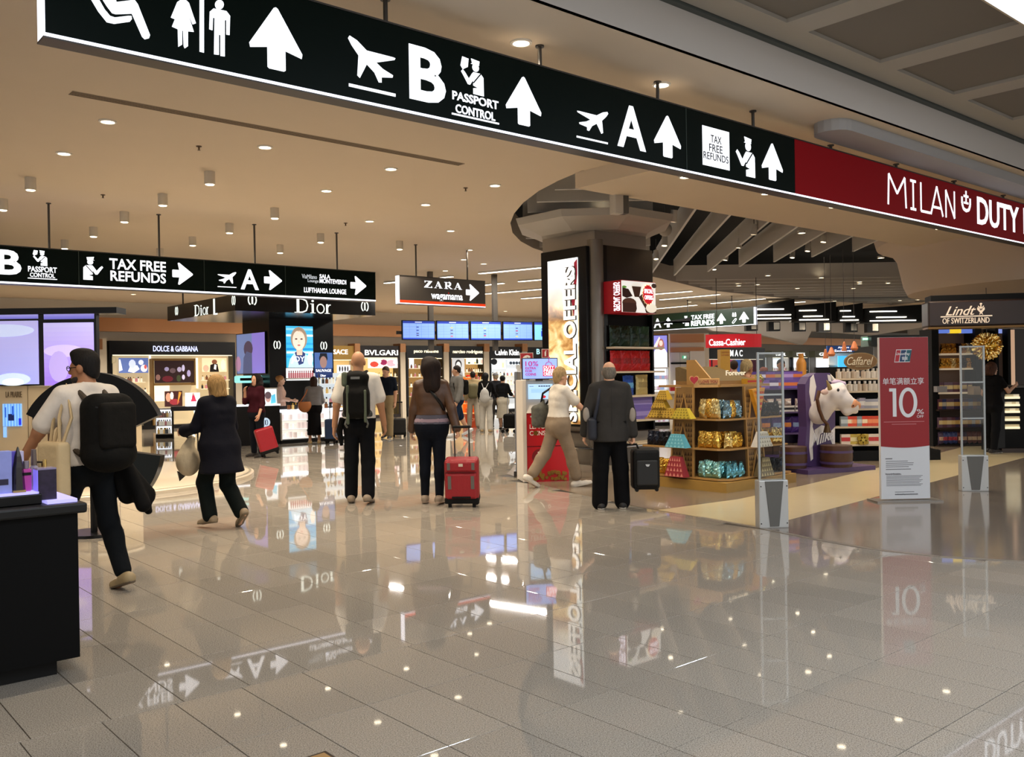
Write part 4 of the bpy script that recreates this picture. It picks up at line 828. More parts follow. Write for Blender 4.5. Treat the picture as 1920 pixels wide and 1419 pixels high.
# curved red cashier sign
RS = Fr((0, 25), (1, -.03)); t = on(RS, 'cashier_sign', 'curved red hanging sign lettered Cassa-Cashier in white', 'sign'); u0, u1, z0, z1 = at(RS, (1326, 626, 1431, 651), 0)
m = MB(); N = 14
for i in range(N):
    a, b2 = i / N, (i + 1) / N; f = lambda s: (u0 + (u1 - u0) * s, .5 * (s - .5) ** 2 * 1.6)
    (xa, ya), (xb, yb_) = f(a), f(b2); m.add([(xa, ya, z0), (xb, yb_, z0), (xb, yb_, z1), (xa, ya, z1), (xa, ya + .05, z0), (xb, yb_ + .05, z0), (xb, yb_ + .05, z1), (xa, ya + .05, z1)], [(0, 1, 2, 3), (5, 4, 7, 6), (0, 4, 5, 1), (3, 2, 6, 7)] + ([(0, 3, 7, 4)] if i == 0 else []) + ([(1, 5, 6, 2)] if i == N - 1 else []), mat('#b0161f', .35, emit=.35, name='cashier_red'))
m.build('panel', t); text('Cassa-Cashier', LIT, *at(RS, (1328, 635.5, 1396, 648), 0), -.1, t, bold=.015, th=.02)
for x in (1345, 1420): u = RS.uz(x, 620)[0]; m = MB(); m.tube([(u, .08, z1), (u, .08, ZC)], .01, DKSTEEL, 6); m.build('rod', t)
# white curved bulkhead, black rafts with lamps
RB = Fr((0, 36), (1, .0)); BH = mat('#c2bab0', .65, name='bulkhead_white'); m = MB()
q = [RB.uz(x, y) for x, y in [(1320, 612), (1336, 620), (1420, 626), (1505, 646), (1512, 640), (1522, 620), (1640, 628), (1740, 612), (1740, 585), (1320, 585)]]
m.prism(q, 0, .4, BH); struct(m.build('wall_bulkhead', None, RB.o, (0, 0, RB.rot)))
RD = MATTE
for i, (x0, x1, y0, y1) in enumerate([(1228, 1490, 562, 601), (1492, 1568, 566, 602), (1571, 1618, 568, 603), (1621, 1740, 571, 604)]):
    fr = Fr((0, 32 + .2 * i), (1, .0)); t = on(fr, 'ceiling_raft', 'black suspended ceiling raft with thin lamps, %s from the pillar' % ordn[i], 'ceiling raft', group='black ceiling rafts over the far tills'); u0, u1, z0, z1 = at(fr, (x0, y0, x1, y1), 0)
    m = MB(); m.prism([(u0, z1 - (.8 if i == 0 else .12)), (u1, z1), (u1, z0), (u0, z0)], 0, .8, RD); m.build('raft', t)
    for k, (dy, fr_) in enumerate([(581, (.73, .92)), (592, (.72, .97)), (598.5, (.70, .97))]):
        a, b2 = (u0 + (u1 - u0) * fr_[0], u0 + (u1 - u0) * fr_[1]) if i == 0 else (u0 + (u1 - u0) * (.08 + .1 * (k % 2)), u0 + (u1 - u0) * (.5 + .15 * (k % 3)))
        zz = fr.uz((x0 + x1) / 2, dy + .8 * i, -.02)[1]; m = MB(); m.box(a, b2, -.06, -.005, zz - .017, zz + .017, LIN); m.build('lamp_tube', t)
for i, x in enumerate((1410, 1452, 1500, 1546, 1597, 1637)):  # plain dark boxes on the bulkhead, giving no light
    fr = Fr((0, 34.5), (1, 0)); t = on(fr, 'box_lamp', 'black box lamp with a silver half below the rafts, %s in its row' % ordn[i], 'lamp', group='black box lamps below the rafts'); u0, u1, z0, z1 = at(fr, (x - 11, 602 + i * .6, x + 11, 620 + i * .6), 0)
    m = MB(); m.box(u0, u1, 0, .3, z0, z1, BLACK); m.build('box', t); m = MB(); m.box(u0 + (u1 - u0) * .45, u1 - .03, -.01, 0, z0 + .06, z1 - .04, mat('#8f8a80', .35, .6, name='box_silver')); m.build('silver_half', t)
# far right: airport exclusives counter, cyan screen
RX = Fr((0, 33), (1, 0)); t = on(RX, 'info_counter', 'distant counter under a blue sign with a cyan screen and dark boxes', 'counter'); panel(RX, t, (1551, 648, 1602, 660), -.2, mat('#1c3f78', .5, emit=.25, name='sign_blue'), 'blue_sign', .08)
label(RX, t, 'Airport', (1571, 649.5, 1592, 654), -.21, LIT, .01); label(RX, t, 'Exclusives', (1565, 655, 1597, 659.5), -.21, LIT, .01)
panel(RX, t, (1571.5, 667, 1595, 694), -.1, glow('#4ab8f8', 1.1), 'screen', .04); panel(RX, t, (1555, 662, 1600, 760), .4, mat('#c4bdb4', .5, name='counter_pale'), 'back_panel', .05)
for y in (684, 691): panel(RX, t, (1553, y, 1572, y + 1.5), .1, WHITE, 'shelf', .3)
panel(RX, t, (1548, 695, 1610, 760), -.3, mat('#8d8379', .5, name='counter_front'), 'front', .1)
t = on(RX, 'exit_sign', 'tiny green exit sign far over the chocolate shelves', 'sign'); panel(RX, t, (1618.5, 633, 1628, 637.5), -.1, glow('#7ad8a8', 1), 'face', .05); panel(RX, t, (1619.5, 634, 1627, 636.5), -.12, LIT, 'symbol', .01)
t = on(RX, 'kiosk_roof', 'dark green canopy far behind the red banner stand', 'canopy'); panel(RX, t, (1634, 628, 1748, 648), -.4, mat('#26302e', .4, name='canopy_dark'), 'canopy', 1.0); panel(RX, t, (1640, 650, 1745, 760), .3, mat('#a9a49c', .5, name='kiosk_wall'), 'wall', .1)
# ================================================================== black cosmetics kiosk with canopy
CORN = P(441, 600, 20.5); CA = Fr(CORN, D1); CB = Fr(CORN - D1 * 0 + D2 * 4.2, -D2)      # right face and left face of the canopy
t = on(CA, 'kiosk_canopy', 'black square canopy with white lettering hung over the cosmetics counters', 'canopy'); um = CA.uz(703.5, 570)[0]; zc0, zc1 = 3.13, 3.5
m = MB(); m.box(0, um, 0, 4.2, zc0, zc1, mat('#0c0d0f', .18, name='canopy_gloss')); m.build('canopy_ring', t)
def emblem(mb, fr, px, py, r, off, mt, ox=0):
    u, z = fr.uz(px, py, off); w = r * .16
    for s in (-1, 1): stroke(mb, [(u + s * (r * .25 + r * .55 * math.sin(a)), z + r * math.cos(a) * .95) for a in np.linspace(.25, 2.9, 9)], w * 1.4, off, mt)
    poly(mb, rect(u - w, u + w, z - r * .8, z + r * .8), off, mt)
SER = glow('#eaf2e8', 1.4)
def dior(fr, par, q, off, mt, word='Dior'):
    u0, u1, z0, z1 = at(fr, q, off); f = lambda p: fit(p, u0, u1, z0, z1); mb = MB(); H = z1 - z0
    poly(mb, f(rect(.06, .13, .02, .98)), off, mt); poly(mb, f(rect(0, .22, 0, .04)), off, mt); poly(mb, f(rect(0, .22, .96, 1)), off, mt)
    stroke(mb, f([(.12, .97), (.22, .95), (.32, .84), (.36, .5), (.32, .16), (.22, .05), (.12, .03)]), H * .085, off, mt)
    poly(mb, f(rect(.47, .525, .02, .66)), off, mt); poly(mb, f(rect(.43, .57, 0, .035)), off, mt); poly(mb, f(rect(.43, .5, .62, .66)), off, mt); poly(mb, f(ell(.497, .84, .035, .075, 10)), off, mt)
    o_ = f(ell(.715, .33, .1, .31, 20)); stroke(mb, o_ + [o_[0]], H * .075, off, mt)
    poly(mb, f(rect(.87, .925, .02, .66)), off, mt); poly(mb, f(rect(.83, .97, 0, .035)), off, mt); stroke(mb, f([(.92, .45), (.95, .6), (1.0, .62)]), H * .07, off, mt)
    mb.build('lettering', par)
dior(CA, t, (552, 560, 620, 587), -.001, SER)
mb = MB(); emblem(mb, CA, 473, 562, .12, -.001, SER); emblem(mb, CA, 684, 574.5, .12, -.001, SER); mb.build('round_emblems', t)
tb_ = on(CB, 'canopy_lettering', 'white letters and emblems on the receding black canopy side', 'lettering')
dior(CB, tb_, (364, 570, 391, 591), -.003, SER); mb = MB(); poly(mb, rect(*at(CB, (400, 560, 403, 590), -.003)), -.003, SER); poly(mb, rect(*at(CB, (403, 587, 408, 590), -.003)), -.003, SER); emblem(mb, CB, 331, 583, .11, -.003, SER); emblem(mb, CB, 438, 563, .11, -.003, SER); mb.build('round_emblems', tb_)
for u, y in ((.3, .3), (um - .3, .3), (.3, 3.9), (um - .3, 3.9)): m = MB(); m.tube([(u, y, zc1), (u, y, ZC)], .02, DKSTEEL, 6); m.build('rod', t)
# column under the canopy
CC = P(505, 650, 23.3); C1 = Fr(CC, D1); C2 = Fr(CC + D2 * 1.6, -D2)
t = on(C1, 'kiosk_column', 'black kiosk column with a lit perfume poster and round emblems', 'column'); u1 = C1.uz(625, 650)[0]; d2 = 1.6
m = MB(); m.box(0, u1, 0, d2, 0, 3.16, BLACK); m.build('column_body', t)
mb = MB(); emblem(mb, C1, 519.5, 646.5, .11, -.002, SER); emblem(mb, C1, 607, 648, .11, -.002, SER); mb.build('round_emblems', t)
WAV = [(rect(0, 1, y, y + .05), c) for y, c in ((.55, '#2f9fd8'), (.75, '#dff2fa'), (.68, '#48b6e6'), (.9, '#8fd4f0'), (.42, '#1f86c8'), (.34, '#d8eef8'), (.24, '#2f9fd8'))]
picture(C1, t, (537, 611.5, 587, 689), -.02, '#43b4e4', WAV + [(ell(.47, .7, .31, .28, 20), '#a08a76'), ([(.05, 0), (.12, .2), (.3, .36), (.62, .36), (.9, .24), (1, 0)], '#b9d8ea'), ([(.3, .36), (.5, .44), (.7, .34), (.62, .1), (.45, .06)], '#34406e'), ([(.38, .3), (.58, .3), (.6, .48), (.36, .48)], '#d9bda8'), (ell(.46, .66, .235, .235, 24), '#f0d8c6'), ([(.2, .8), (.46, .99), (.74, .8), (.62, .9), (.34, .9)], '#9a8470'), (ell(.36, .69, .05, .018, 10), '#4a3a38'), (ell(.56, .69, .05, .018, 10), '#4a3a38'), (ell(.46, .54, .06, .02, 10), '#b86a68'), ([(.45, .68), (.43, .6), (.49, .6)], '#e0c0ac'), (ell(.88, .22, .1, .16, 12), '#f6e8dc')], 1.1)
label(C1, t, 'JOY', (546, 668, 571, 681), -.03, WT, .0)
lp = picture(C1, t, (537, 690, 587, 713), -.02, '#eef0ee', [], 1.1, 'light_panel')
stock([bottle_mesh(.05, .2, '#c9707a', '#a03040', True, .2)], C1, *at(C1, (538, 690, 586, 711), -.1)[:2], -.16, at(C1, (538, 690, 586, 709), -.1)[2], 12, 'slim pink lip gloss standing under the blue face poster', 'lip gloss', 'pink lip glosses under the blue face poster', name='lip_gloss')
m = MB(); q = at(C1, (536, 708.5, 588, 711), -.2); m.box(q[0], q[1], -.26, 0, q[2], q[3], WHITE); m.build('lip_shelf', t)
picture(C1, t, (590.5, 661, 623.5, 708), -.02, '#4a68a4', [([(0, 0), (1, 0), (1, .38), (0, .38)], '#1c2c5c'), (ell(.48, .78, .24, .2, 16), '#20242c'), (ell(.48, .62, .2, .24, 16), '#9a7a72'), ([(.26, .76), (.5, .9), (.72, .74), (.68, .98), (.3, .98)], '#1c1f28'), ([(.05, .1), (.2, .38), (.8, .38), (.98, .1)], '#2a3a66')], .8)
label(C1, t, 'SAUVAGE', (592, 692, 621, 697), -.03, WT, .0); label(C1, t, 'Dior', (601, 702, 611, 706), -.03, WT, .0)
t2 = on(C2, 'advert_light_box', 'blue and violet lit poster on the receding side of the black column', 'poster'); picture(C2, t2, (444, 625, 497, 700), -.03, '#7f8fc0', [([(.55, 0), (1, 0), (1, 1), (.55, 1)], '#9a86e0'), (ell(.42, .62, .16, .2, 14), '#5a4a5c'), ([(.22, 0), (.25, .4), (.36, .56), (.55, .5), (.55, 0)], '#5f6488'), (ell(.05, .25, .1, .2, 10), '#c090b0')], .75, frame=BLACK)
# counters of the kiosk
K1 = Fr(P(527, 800, 21.9), D1)
def showcase():
    t = on(K1, 'cosmetics_counter', 'long white glowing cosmetics counter with glass shelves under the black canopy', 'counter'); u1 = K1.uz(655, 800)[0]; zt = K1.uz(560, 768)[1]
    m = MB(); m.box(0, u1, 0, .55, 0, .08, MATTE); m.build('plinth', t); m = MB(); m.box(0, u1, .45, .5, .08, zt - .05, mat('#d9d4cc', .5, emit=.3, name='case_back')); m.build('back_panel', t)
    m = MB(); m.box(-.02, u1, -.03, .6, zt - .05, zt, GC); m.build('top', t)
    for a in (0, u1 / 2 - .02, u1 - .03): m = MB(); m.box(a, a + .03, 0, .5, .08, zt - .05, WHITE if a == 0 else DKSTEEL); m.build('upright', t)
    wc = [carton_mesh(.07, .07, h, c, emit=.3) for h, c in ((.12, '#f2efe8'), (.15, '#d8c8c4'), (.1, '#eae6e6'), (.13, '#c9b8b0'))]
    for k in range(3):
        z = .1 + k * (zt - .15) / 3; m = MB(); m.box(.03, u1 - .03, .02, .45, z, z + .02, mat('#f0eee8', .2, emit=.35, name='glass_shelf')); m.build('shelf', t)
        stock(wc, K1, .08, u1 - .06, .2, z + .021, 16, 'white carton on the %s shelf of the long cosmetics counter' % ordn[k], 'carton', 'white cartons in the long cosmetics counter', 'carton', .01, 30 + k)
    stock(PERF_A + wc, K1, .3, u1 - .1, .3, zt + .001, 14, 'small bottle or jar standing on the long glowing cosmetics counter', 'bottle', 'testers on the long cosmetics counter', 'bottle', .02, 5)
    return zt
zt = showcase()
K2 = Fr(P(443, 800, 21.4), P(525, 800, 21.9) - P(443, 800, 21.4)); t = on(K2, 'black_counter', 'black counter with a round white emblem behind the red suitcase', 'counter'); u1 = (P(525, 800, 21.9) - P(443, 800, 21.4)).length
m = MB(); m.box(0, u1, 0, .36, .0, .93, BLACK); m.build('body', t); m = MB(); m.box(-.02, u1 + .01, -.03, .38, .93, .97, GC); m.build('top', t)
u, z = K2.uz(497.5, 792, -.002); m = MB(); poly(m, ell(u, z, .115, .115), -.0005, glow('#b9cfe4', 1), .006); m.build('emblem_disc', t); mb = MB(); emblem(mb, K2, 497.5, 792, .07, -.008, mat('#26486a', .5, name='emblem_blue')); mb.build('round_emblem', t)
s3 = on(K2, 'counter_screen', 'white framed lit picture standing on the black counter', 'display'); picture(K2, s3, (494, 729, 518.5, 760), .05, '#e6eef4', [(ell(.35, .5, .22, .32, 14), '#b49088'), (ell(.35, .62, .25, .22, 14), '#5c4a50'), ([(.55, .1), (.95, .15), (.9, .7), (.6, .6)], '#5ab8d8')], 1.1, frame=WHITE, fw=.03)
m = MB(); q = at(K2, (500, 759, 512, 763), .06); m.box(q[0], q[1], .03, .15, .97, q[3], WHITE); m.build('foot', s3)
t4 = on(C1, 'lit_canopy_box', 'turquoise lit box sign low beside the curly haired woman', 'light box')
q = at(C1, (446, 704, 500, 722), .45); m = MB(); m.box(q[0], q[1], .45, .7, q[2] + .06, q[3], glow('#9ff0ea', 1.0), .04); m.build('lit_shell', t4); m = MB(); m.box(q[0] + .06, q[1] - .06, (.447), .45, q[2] + .12, q[3] - .06, MATTE); m.build('dark_face', t4); m = MB(); m.box(q[0] + .2, q[1] - .2, .5, .65, 0, q[2] + .06, MATTE); m.build('stand', t4)
m = MB()
# shelves right of the poster
t = on(C1, 'tester_shelf', 'glass tester shelves between the black column and the backpacker', 'shelf'); a, b2, z0, z1 = at(C1, (592, 712, 652, 765), -.15)
for k in range(3): z = zt + .08 + k * .26; m = MB(); m.box(a, b2, -.3, 0, z, z + .02, mat('#dfe4e8', .2, emit=.3, name='glass_shelf2')); m.build('shelf', t); stock(PERF_A, C1, a + .05, b2 - .05, -.15, z + .021, 8, 'perfume bottle on the %s glass tester shelf of the kiosk' % ordn[k], 'bottle', 'bottles on the glass tester shelves', seed=70 + k, jit=.02)
m = MB(); m.box(a, b2, -.02, 0, zt + .002, zt + .9, mat('#c9d2d8', .4, emit=.35, name='shelf_back')); m.build('back_panel', t)
for x in (a + .01, b2 - .02): m = MB(); m.box(x, x + .015, -.3, -.28, zt + .002, zt + .9, DKSTEEL); m.build('upright', t)
# --- wall of violet screens with cream cabinets on a round platform
PLM = mat('#c9bda8', .25, name='platform_stone'); t = thing('round_platform', 'low round cream platform under the screen wall', 'platform', (-6.9, 14.3, 0)); m = MB(); m.lathe([(0.001, .06), (2.66, .06), (2.7, .045), (2.7, 0.0), (.001, 0.0)], PLM, n=72); m.build('disc', t); m = MB(); m.lathe([(2.62, .062), (2.66, .0625), (2.66, .06)], mat('#8f8878', .3, name='edge_inlay'), n=72); m.build('edge_inlay', t)
SW = Fr((0, 15.2), (1, .03)); t = on(SW, 'screen_wall', 'black framed wall of four blurred violet screens over cream cabinets', 'screen wall')
u0, u1, z0, z1 = at(SW, (-60, 583, 181, 723), 0); m = MB(); m.box(u0, u1, 0, .12, z0, z1, BLACK); m.build('frame', t)
ux = SW.uz(223, 590)[0]; m = MB(); m.box(u0, ux, -.1, .3, z1 - .06, z1 + .04, BLACK); m.build('top_ledge', t)
def screen(q, c, layers): picture(SW, t, q, -.012, c, layers, .85, 'screen')
GR = lambda c0, c1, n=10: [(rect(0, 1, i / n, (i + 1) / n + .002), '#%02x%02x%02x' % tuple(int(c0[k] + (c1[k] - c0[k]) * i / (n - 1)) for k in range(3))) for i in range(n)]
screen((-55, 588, 71, 598), '#8e8ad0', GR((120, 118, 205), (170, 165, 225), 4)); screen((82, 588, 176, 598), '#8e8ad0', GR((110, 108, 200), (150, 145, 215), 4))
screen((-55, 602, 72, 721), '#a59be0', GR((160, 165, 232), (178, 174, 228), 14) + [(ell(.62, .08, .26, .1, 20), '#c9dcf6'), (ell(.62, .04, .16, .06, 20), '#e4f4fa'), (ell(.5, .85, .45, .1, 20), '#c4cff2')]); screen((82.5, 605, 176, 722), '#a09ae0', GR((150, 120, 224), (186, 180, 236), 14) + [(ell(.4, .55, .4, .1, 20), '#c5b8ea'), (ell(.3, .3, .2, .25, 16), '#b0a0e4')])
CRM = mat('#cdbb9a', .5, name='cabinet_cream')
for i, (x0, x1) in enumerate([(-60, 53), (54, 92), (92, 215)]): panel(SW, t, (x0, 724, x1 - .6, 905), .05, CRM, 'cabinet_panel', .3, 0, .062)
label(SW, t, 'LA PRAIRIE', (11, 734, 41, 745), .045, mat('#6d5c44', .5, name='engraved'), .0)
picture(SW, t, (5, 757, 40, 799), .03, '#7fb4f8', [(rect(x, x + .05, 0, 1), '#4f86ec') for x in (.1, .26, .42, .58, .74, .9)] + [(rect(.3, .62, .25, .55), '#16204a'), (rect(.12, .2, .4, .85), '#2a58b8'), (rect(.5, .6, .5, .9), '#2a58b8'), (rect(.86, 1, .05, .35), '#2030d0')], 1.0, 'lit_niche')
panel(SW, t, (6, 800, 12, 820), .03, glow('#7fb0f4', 1), 'light_strip', .01)
for x in (63, 91): panel(SW, t, (x - 1.5, 782, x + 1.5, 858), .03, mat('#4a3018', .5, name='dark_wood'), 'door_edge', .03)
panel(SW, t, (66, 776, 120, 782), -.1, mat('#e8dcc0', .4, emit=.3, name='shelf_lit2'), 'lit_shelf', .2)
c = (-6.05, 13.6); t = thing('round_counter', 'cream drum counter behind the black backpack', 'counter', (c[0], c[1], .062)); m = MB(); m.lathe([(.001, .86), (.42, .86), (.45, .84), (.45, .02), (.42, 0), (.001, 0)], CRM, n=40); m.build('drum', t)
m = MB(); m.lathe([(.001, .9), (.47, .9), (.47, .862), (.001, .862)], mat('#e6dcc6', .3, name='counter_top_cream'), n=40); m.build('top', t)
for a in (-1.2, -.9, -.2): m = MB(); m.box(-.006, .006, -.454, -.44, .02, .84, mat('#5c4a34', .5, name='seam')); o = m.build('seam', t, rot=(0, 0, a + .9))
# ring of black curved panels on a pole
t = thing('ring_display', 'ring shaped stand of three black curved panels behind the backpacker in white', 'display stand', P(170, 905, 9.2) - Vector((0, 0, P(170, 905, 9.2).z))); Yr = 9.2; ppm = FOC / Yr; cz = P(170, 838, Yr).z
def arc(r0, r1, a0, a1, d0, d1, m, name):
    mb = MB(); n = 18; pts = [(r1 * math.cos(math.radians(a0 + (a1 - a0) * i / n)), cz + r1 * math.sin(math.radians(a0 + (a1 - a0) * i / n))) for i in range(n + 1)] + [(r0 * math.cos(math.radians(a1 - (a1 - a0) * i / n)), cz + r0 * math.sin(math.radians(a1 - (a1 - a0) * i / n))) for i in range(n + 1)]
    k = len(pts); vs = [(p[0], d0, p[1]) for p in pts] + [(p[0], d1, p[1]) for p in pts]; N = n + 1
    fs = [(i, i + 1, k - 2 - i, k - 1 - i) for i in range(n)] + [(k + i + 1, k + i, 2 * k - 1 - i, 2 * k - 2 - i) for i in range(n)] + [(i, k + i, k + (i + 1) % k, (i + 1) % k) for i in range(k)]
    mb.add(vs, fs, m); mb.build(name, t)
arc(.47, .73, 103, 152, 0, .12, mat('#060607', .4, spec=.2, name='panel_black'), 'curved_panel'); arc(.47, .76, 24, 88, 0, .12, mat('#060607', .4, spec=.2, name='panel_black'), 'curved_panel'); arc(.40, .72, -52, -8, 0, .12, mat('#1c2020', .28, .6, name='panel_metal'), 'curved_panel')
m = MB(); m.tube([(0, .06, 0), (0, .06, cz + .6)], .035, BLACK); m.build('pole', t); m = MB(); m.tube([(-.6, .06, cz + .3), (0, .06, cz + .1), (.55, .06, cz + .35)], .018, BLACK); m.tube([(0, .06, cz), (.5, .06, cz - .3)], .018, BLACK); m.build('arm', t); m = MB(); m.cyl((0, .06, 0), .28, .03, BLACK, 30); m.build('base', t)
# ================================================================== pillar with light box and chocolate niche
PC = P(1116, 460, 14.35); PC.z = 0.0; PL = Fr(PC - D1 * .12 + D2 * 1.35, -D2); PR = Fr(PC + D1 * .12, D1)
colm = thing('pillar', 'grey metal pillar between the tall light box and the black chocolate niche', 'pillar', PC + (D1 + D2) * .8, TROT)
m = MB(); m.box(-.62, .62, -.62, .62, 0, 4.1, mat('#a29b92', .35, .5, name='pillar_metal')); m.build('shaft', colm)
m = MB(); m.lathe([(.001, 3.86), (.95, 3.88), (1.1, 3.95), (1.36, 4.05), (1.4, 4.16), (.001, 4.16)], mat('#b5aea4', .6, name='capital_paint'), n=8, a0=math.pi / 8, a1=2 * math.pi + math.pi / 8, smooth=False); m.build('capital', colm)
m = MB(); m.tube([(-.72, -.72, 0), (-.72, -.72, 3.7)], .13, mat('#7a746c', .3, .7, name='corner_metal'), 16); m.build('corner_tube', colm)
t = on(PL, 'advert_light_box', 'tall glowing chocolate poster in a black frame with upright lettering on the pillar', 'light box')
ul, _ = PL.uz(1016, 620); ur, _ = PL.uz(1101, 620); zt_ = PL.uz(1058, 467)[1]; zb_ = PL.uz(1080, 800)[1]
m = MB(); m.box(ul, ur, 0, .3, zb_, zt_, BLACK, .01); m.build('frame', t)
g0, g1 = PL.uz(1028.5, 620, -.02)[0], PL.uz(1084, 620, -.02)[0]; gz1 = PL.uz(1056, 486, -.02)[1]; gz0 = PL.uz(1076, 795, -.02)[1]
H_ = lambda a, b2: rect(a, b2, 0, 1)
lay0 = [(rect(0, 1, .72, 1), '#f4f5f3'), (rect(0, 1, .6, .74), '#e9dfc6'), (rect(0, 1, 0, .25), '#d6bf86'), (ell(.1, .78, .3, .12, 14), '#d9b27a'), (ell(.2, .66, .36, .09, 14), '#b07a4c'), (ell(.1, .6, .3, .05, 12), '#8f6a48'), (ell(.3, .52, .5, .08, 14), '#efe6cf'), (ell(.15, .4, .35, .1, 14), '#e4cf94'), (ell(.25, .3, .3, .08, 14), '#b99a58'), (ell(.2, .22, .2, .05, 12), '#6a5a40'), (ell(.6, .12, .6, .12, 16), '#e8d6a6'), (ell(.08, .7, .2, .03, 12), '#7a5030'), (ell(.3, .63, .22, .025, 12), '#8a5a38'), (ell(.16, .74, .16, .03, 12), '#e6c48c'), (ell(.4, .58, .2, .03, 12), '#c99a64'), (ell(.12, .45, .2, .025, 12), '#cbb070'), (ell(.34, .36, .18, .03, 12), '#f0e2b4'), (ell(.1, .26, .16, .03, 12), '#d9c080'), (ell(.42, .24, .2, .03, 12), '#8d7a54'), (ell(.5, .16, .2, .03, 12), '#c4ad74'), (ell(.3, .08, .2, .06, 12), '#c9a860'),
       ([(.9, .97), (1, .99), (1, .9), (.86, .84), (.8, .74), (.86, .64), (1, .52), (1, .6), (.94, .68), (.88, .75), (.94, .83)], '#8d2430'), ([(1, .88), (.9, .7), (.82, .5), (.9, .3), (1, .25)], '#eaf2f0')]
lay = lay0[-2:]
def food_print():
    m = bpy.data.materials.new('pastry_print'); m.use_nodes = True; nt = m.node_tree; b = nt.nodes['Principled BSDF']; L = nt.links.new; nd = nt.nodes.new
    tc = nd('ShaderNodeTexCoord'); mp = nd('ShaderNodeMapping'); mp.inputs['Scale'].default_value = (2.2, 1, 2.6); n = nd('ShaderNodeTexNoise'); n.inputs['Scale'].default_value = 1.15; n.inputs['Detail'].default_value = 5; n.inputs['Distortion'].default_value = .6
    r = nd('ShaderNodeValToRGB'); e = r.color_ramp.elements; e[0].position = .3; e[0].color = (*lin('#5b3d22'), 1); e[1].position = .72; e[1].color = (*lin('#f2ead2'), 1)
    for p_, c_ in ((.42, '#a8763f'), (.5, '#d3b173'), (.58, '#e9d9ae')): k = e.new(p_); k.color = (*lin(c_), 1)
    sx = nd('ShaderNodeSeparateXYZ'); mr = nd('ShaderNodeMapRange'); mr.inputs['From Min'].default_value = gz0 + (gz1 - gz0) * .62; mr.inputs['From Max'].default_value = gz0 + (gz1 - gz0) * .86
    mx = nd('ShaderNodeMix'); mx.data_type = 'RGBA'; mx.inputs['B'].default_value = (*lin('#f2f4f4'), 1)
    L(tc.outputs['Object'], mp.inputs[0]); L(mp.outputs[0], n.inputs['Vector']); L(n.outputs['Fac'], r.inputs[0]); L(tc.outputs['Object'], sx.inputs[0]); L(sx.outputs['Z'], mr.inputs['Value']); L(mr.outputs[0], mx.inputs['Factor']); L(r.outputs[0], mx.inputs['A'])
    L(mx.outputs['Result'], b.inputs['Base Color']); L(mx.outputs['Result'], b.inputs['Emission Color']); b.inputs['Emission Strength'].default_value = .62; return m
mb = MB(); mb.box(g0, g1, -.02, -.001, gz0, gz1, food_print())
for i, (sh, c) in enumerate(lay): poly(mb, [(min(max(a, g0), g1), min(max(b2, gz0), gz1)) for a, b2 in fit(sh, g0, g1, gz0, gz1)], -.0205 - .0006 * i, glow(c, .95), .0006)
mb.build('poster', t)
def vtext(s, mt, u0, u1, z0, z1, y, par, th=.01, bold=.03, name='lettering'):
    """lettering turned to read upwards"""
    o = text(s, mt, z0, z1, -u1, -u0, y, par, name, bold, th=th)
    for v in o.data.vertices: v.co = (-v.co.z, v.co.y, v.co.x)
    return o
a, b2 = PL.uz(1058, 620, -.03)[0], PL.uz(1080, 620, -.03)[0]
vtext('SPECIAL OFFERS', mat('#3a2c22', .5, name='outline_brown'), a + .02, b2 + .02, gz0 + .02, PL.uz(1068, 499, -.03)[1], -.03, t, .006, .05, 'letter_outline'); vtext('SPECIAL OFFERS', glow('#fbf7ee', 1.2), a, b2, gz0 + .04, PL.uz(1068, 500, -.03)[1], -.038, t, .01)  # brown outline printed behind the white letters
t = thing('metal_plinth', 'grey metal plinth with a bumper rail round the foot of the pillar', 'plinth', PC + (D1 + D2) * .8, TROT)
PM_ = mat('#7f7a73', .3, .6, name='plinth_metal'); m = MB(); m.box(-.75, .75, -.75, .75, 0, .62, PM_, .02); m.build('body', t)
m = MB(); m.box(-.85, .85, -.85, .85, .0, .1, mat('#b3aa9a', .4, .3, var=.2, scale=60, name='checker_plate')); m.build('step', t)
m = MB(); m.tube([(-.92, .8, .38), (-.92, -.92, .38), (.8, -.92, .38)], .022, CHROME); m.build('bumper_rail', t)
for a in (.4, -.5):
    m = MB(); m.tube([(-.75, a, .38), (-.92, a, .38)], .012, CHROME); m.build('bracket', t); m = MB(); m.tube([(a, -.75, .38), (a, -.92, .38)], .012, CHROME); m.build('bracket', t)
# black niche with shelves
t = on(PR, 'product_niche', 'black wall niche with cream shelves of chocolate bags on the pillar', 'shelf unit'); q = PR.uz(1130, 620)[0]; qr = PR.uz(1223.5, 620)[0]; ztop = PR.uz(1177, 465)[1]; z616 = PR.uz(1180, 588)[1]
m = MB(); m.box(q, qr, .1, .32, 0.62, ztop, MATTE); m.build('back_panel', t); m = MB(); m.box(q, q + .1, -.02, .3, .62, ztop, BLACK); m.box(qr - .01, qr + .03, .0, .3, .62, z616, BLACK); m.build('side_panel', t); m = MB(); m.box(q, qr, -.02, .3, z616 + .05, ztop, mat('#17130f', .22, name='niche_gloss')); m.build('upper_panel', t)
SHW = mat('#d9c7a8', .4, emit=.05, name='shelf_cream'); lev = []
for y in (650, 695.5, 741, 787, 830):
    z = PR.uz(1190, y, -.2)[1]; lev.append(z); a = PR.uz(1152, y, -.2)[0]; m = MB(); m.box(a, qr + .04, -.22, .1, z - .03, z, SHW); m.build('shelf', t)
bx = on(PR, 'special_offers_box', 'box sign with chocolates and a red SPECIAL OFFERS badge', 'sign'); u0, u1, z0, z1 = at(PR, (1166.5, 527, 1229, 587), -.42)
m = MB(); m.box(u0, u1, -.42, 0, z0, z1, mat('#a51620', .4, emit=.1, name='box_red')); m.build('box', bx)
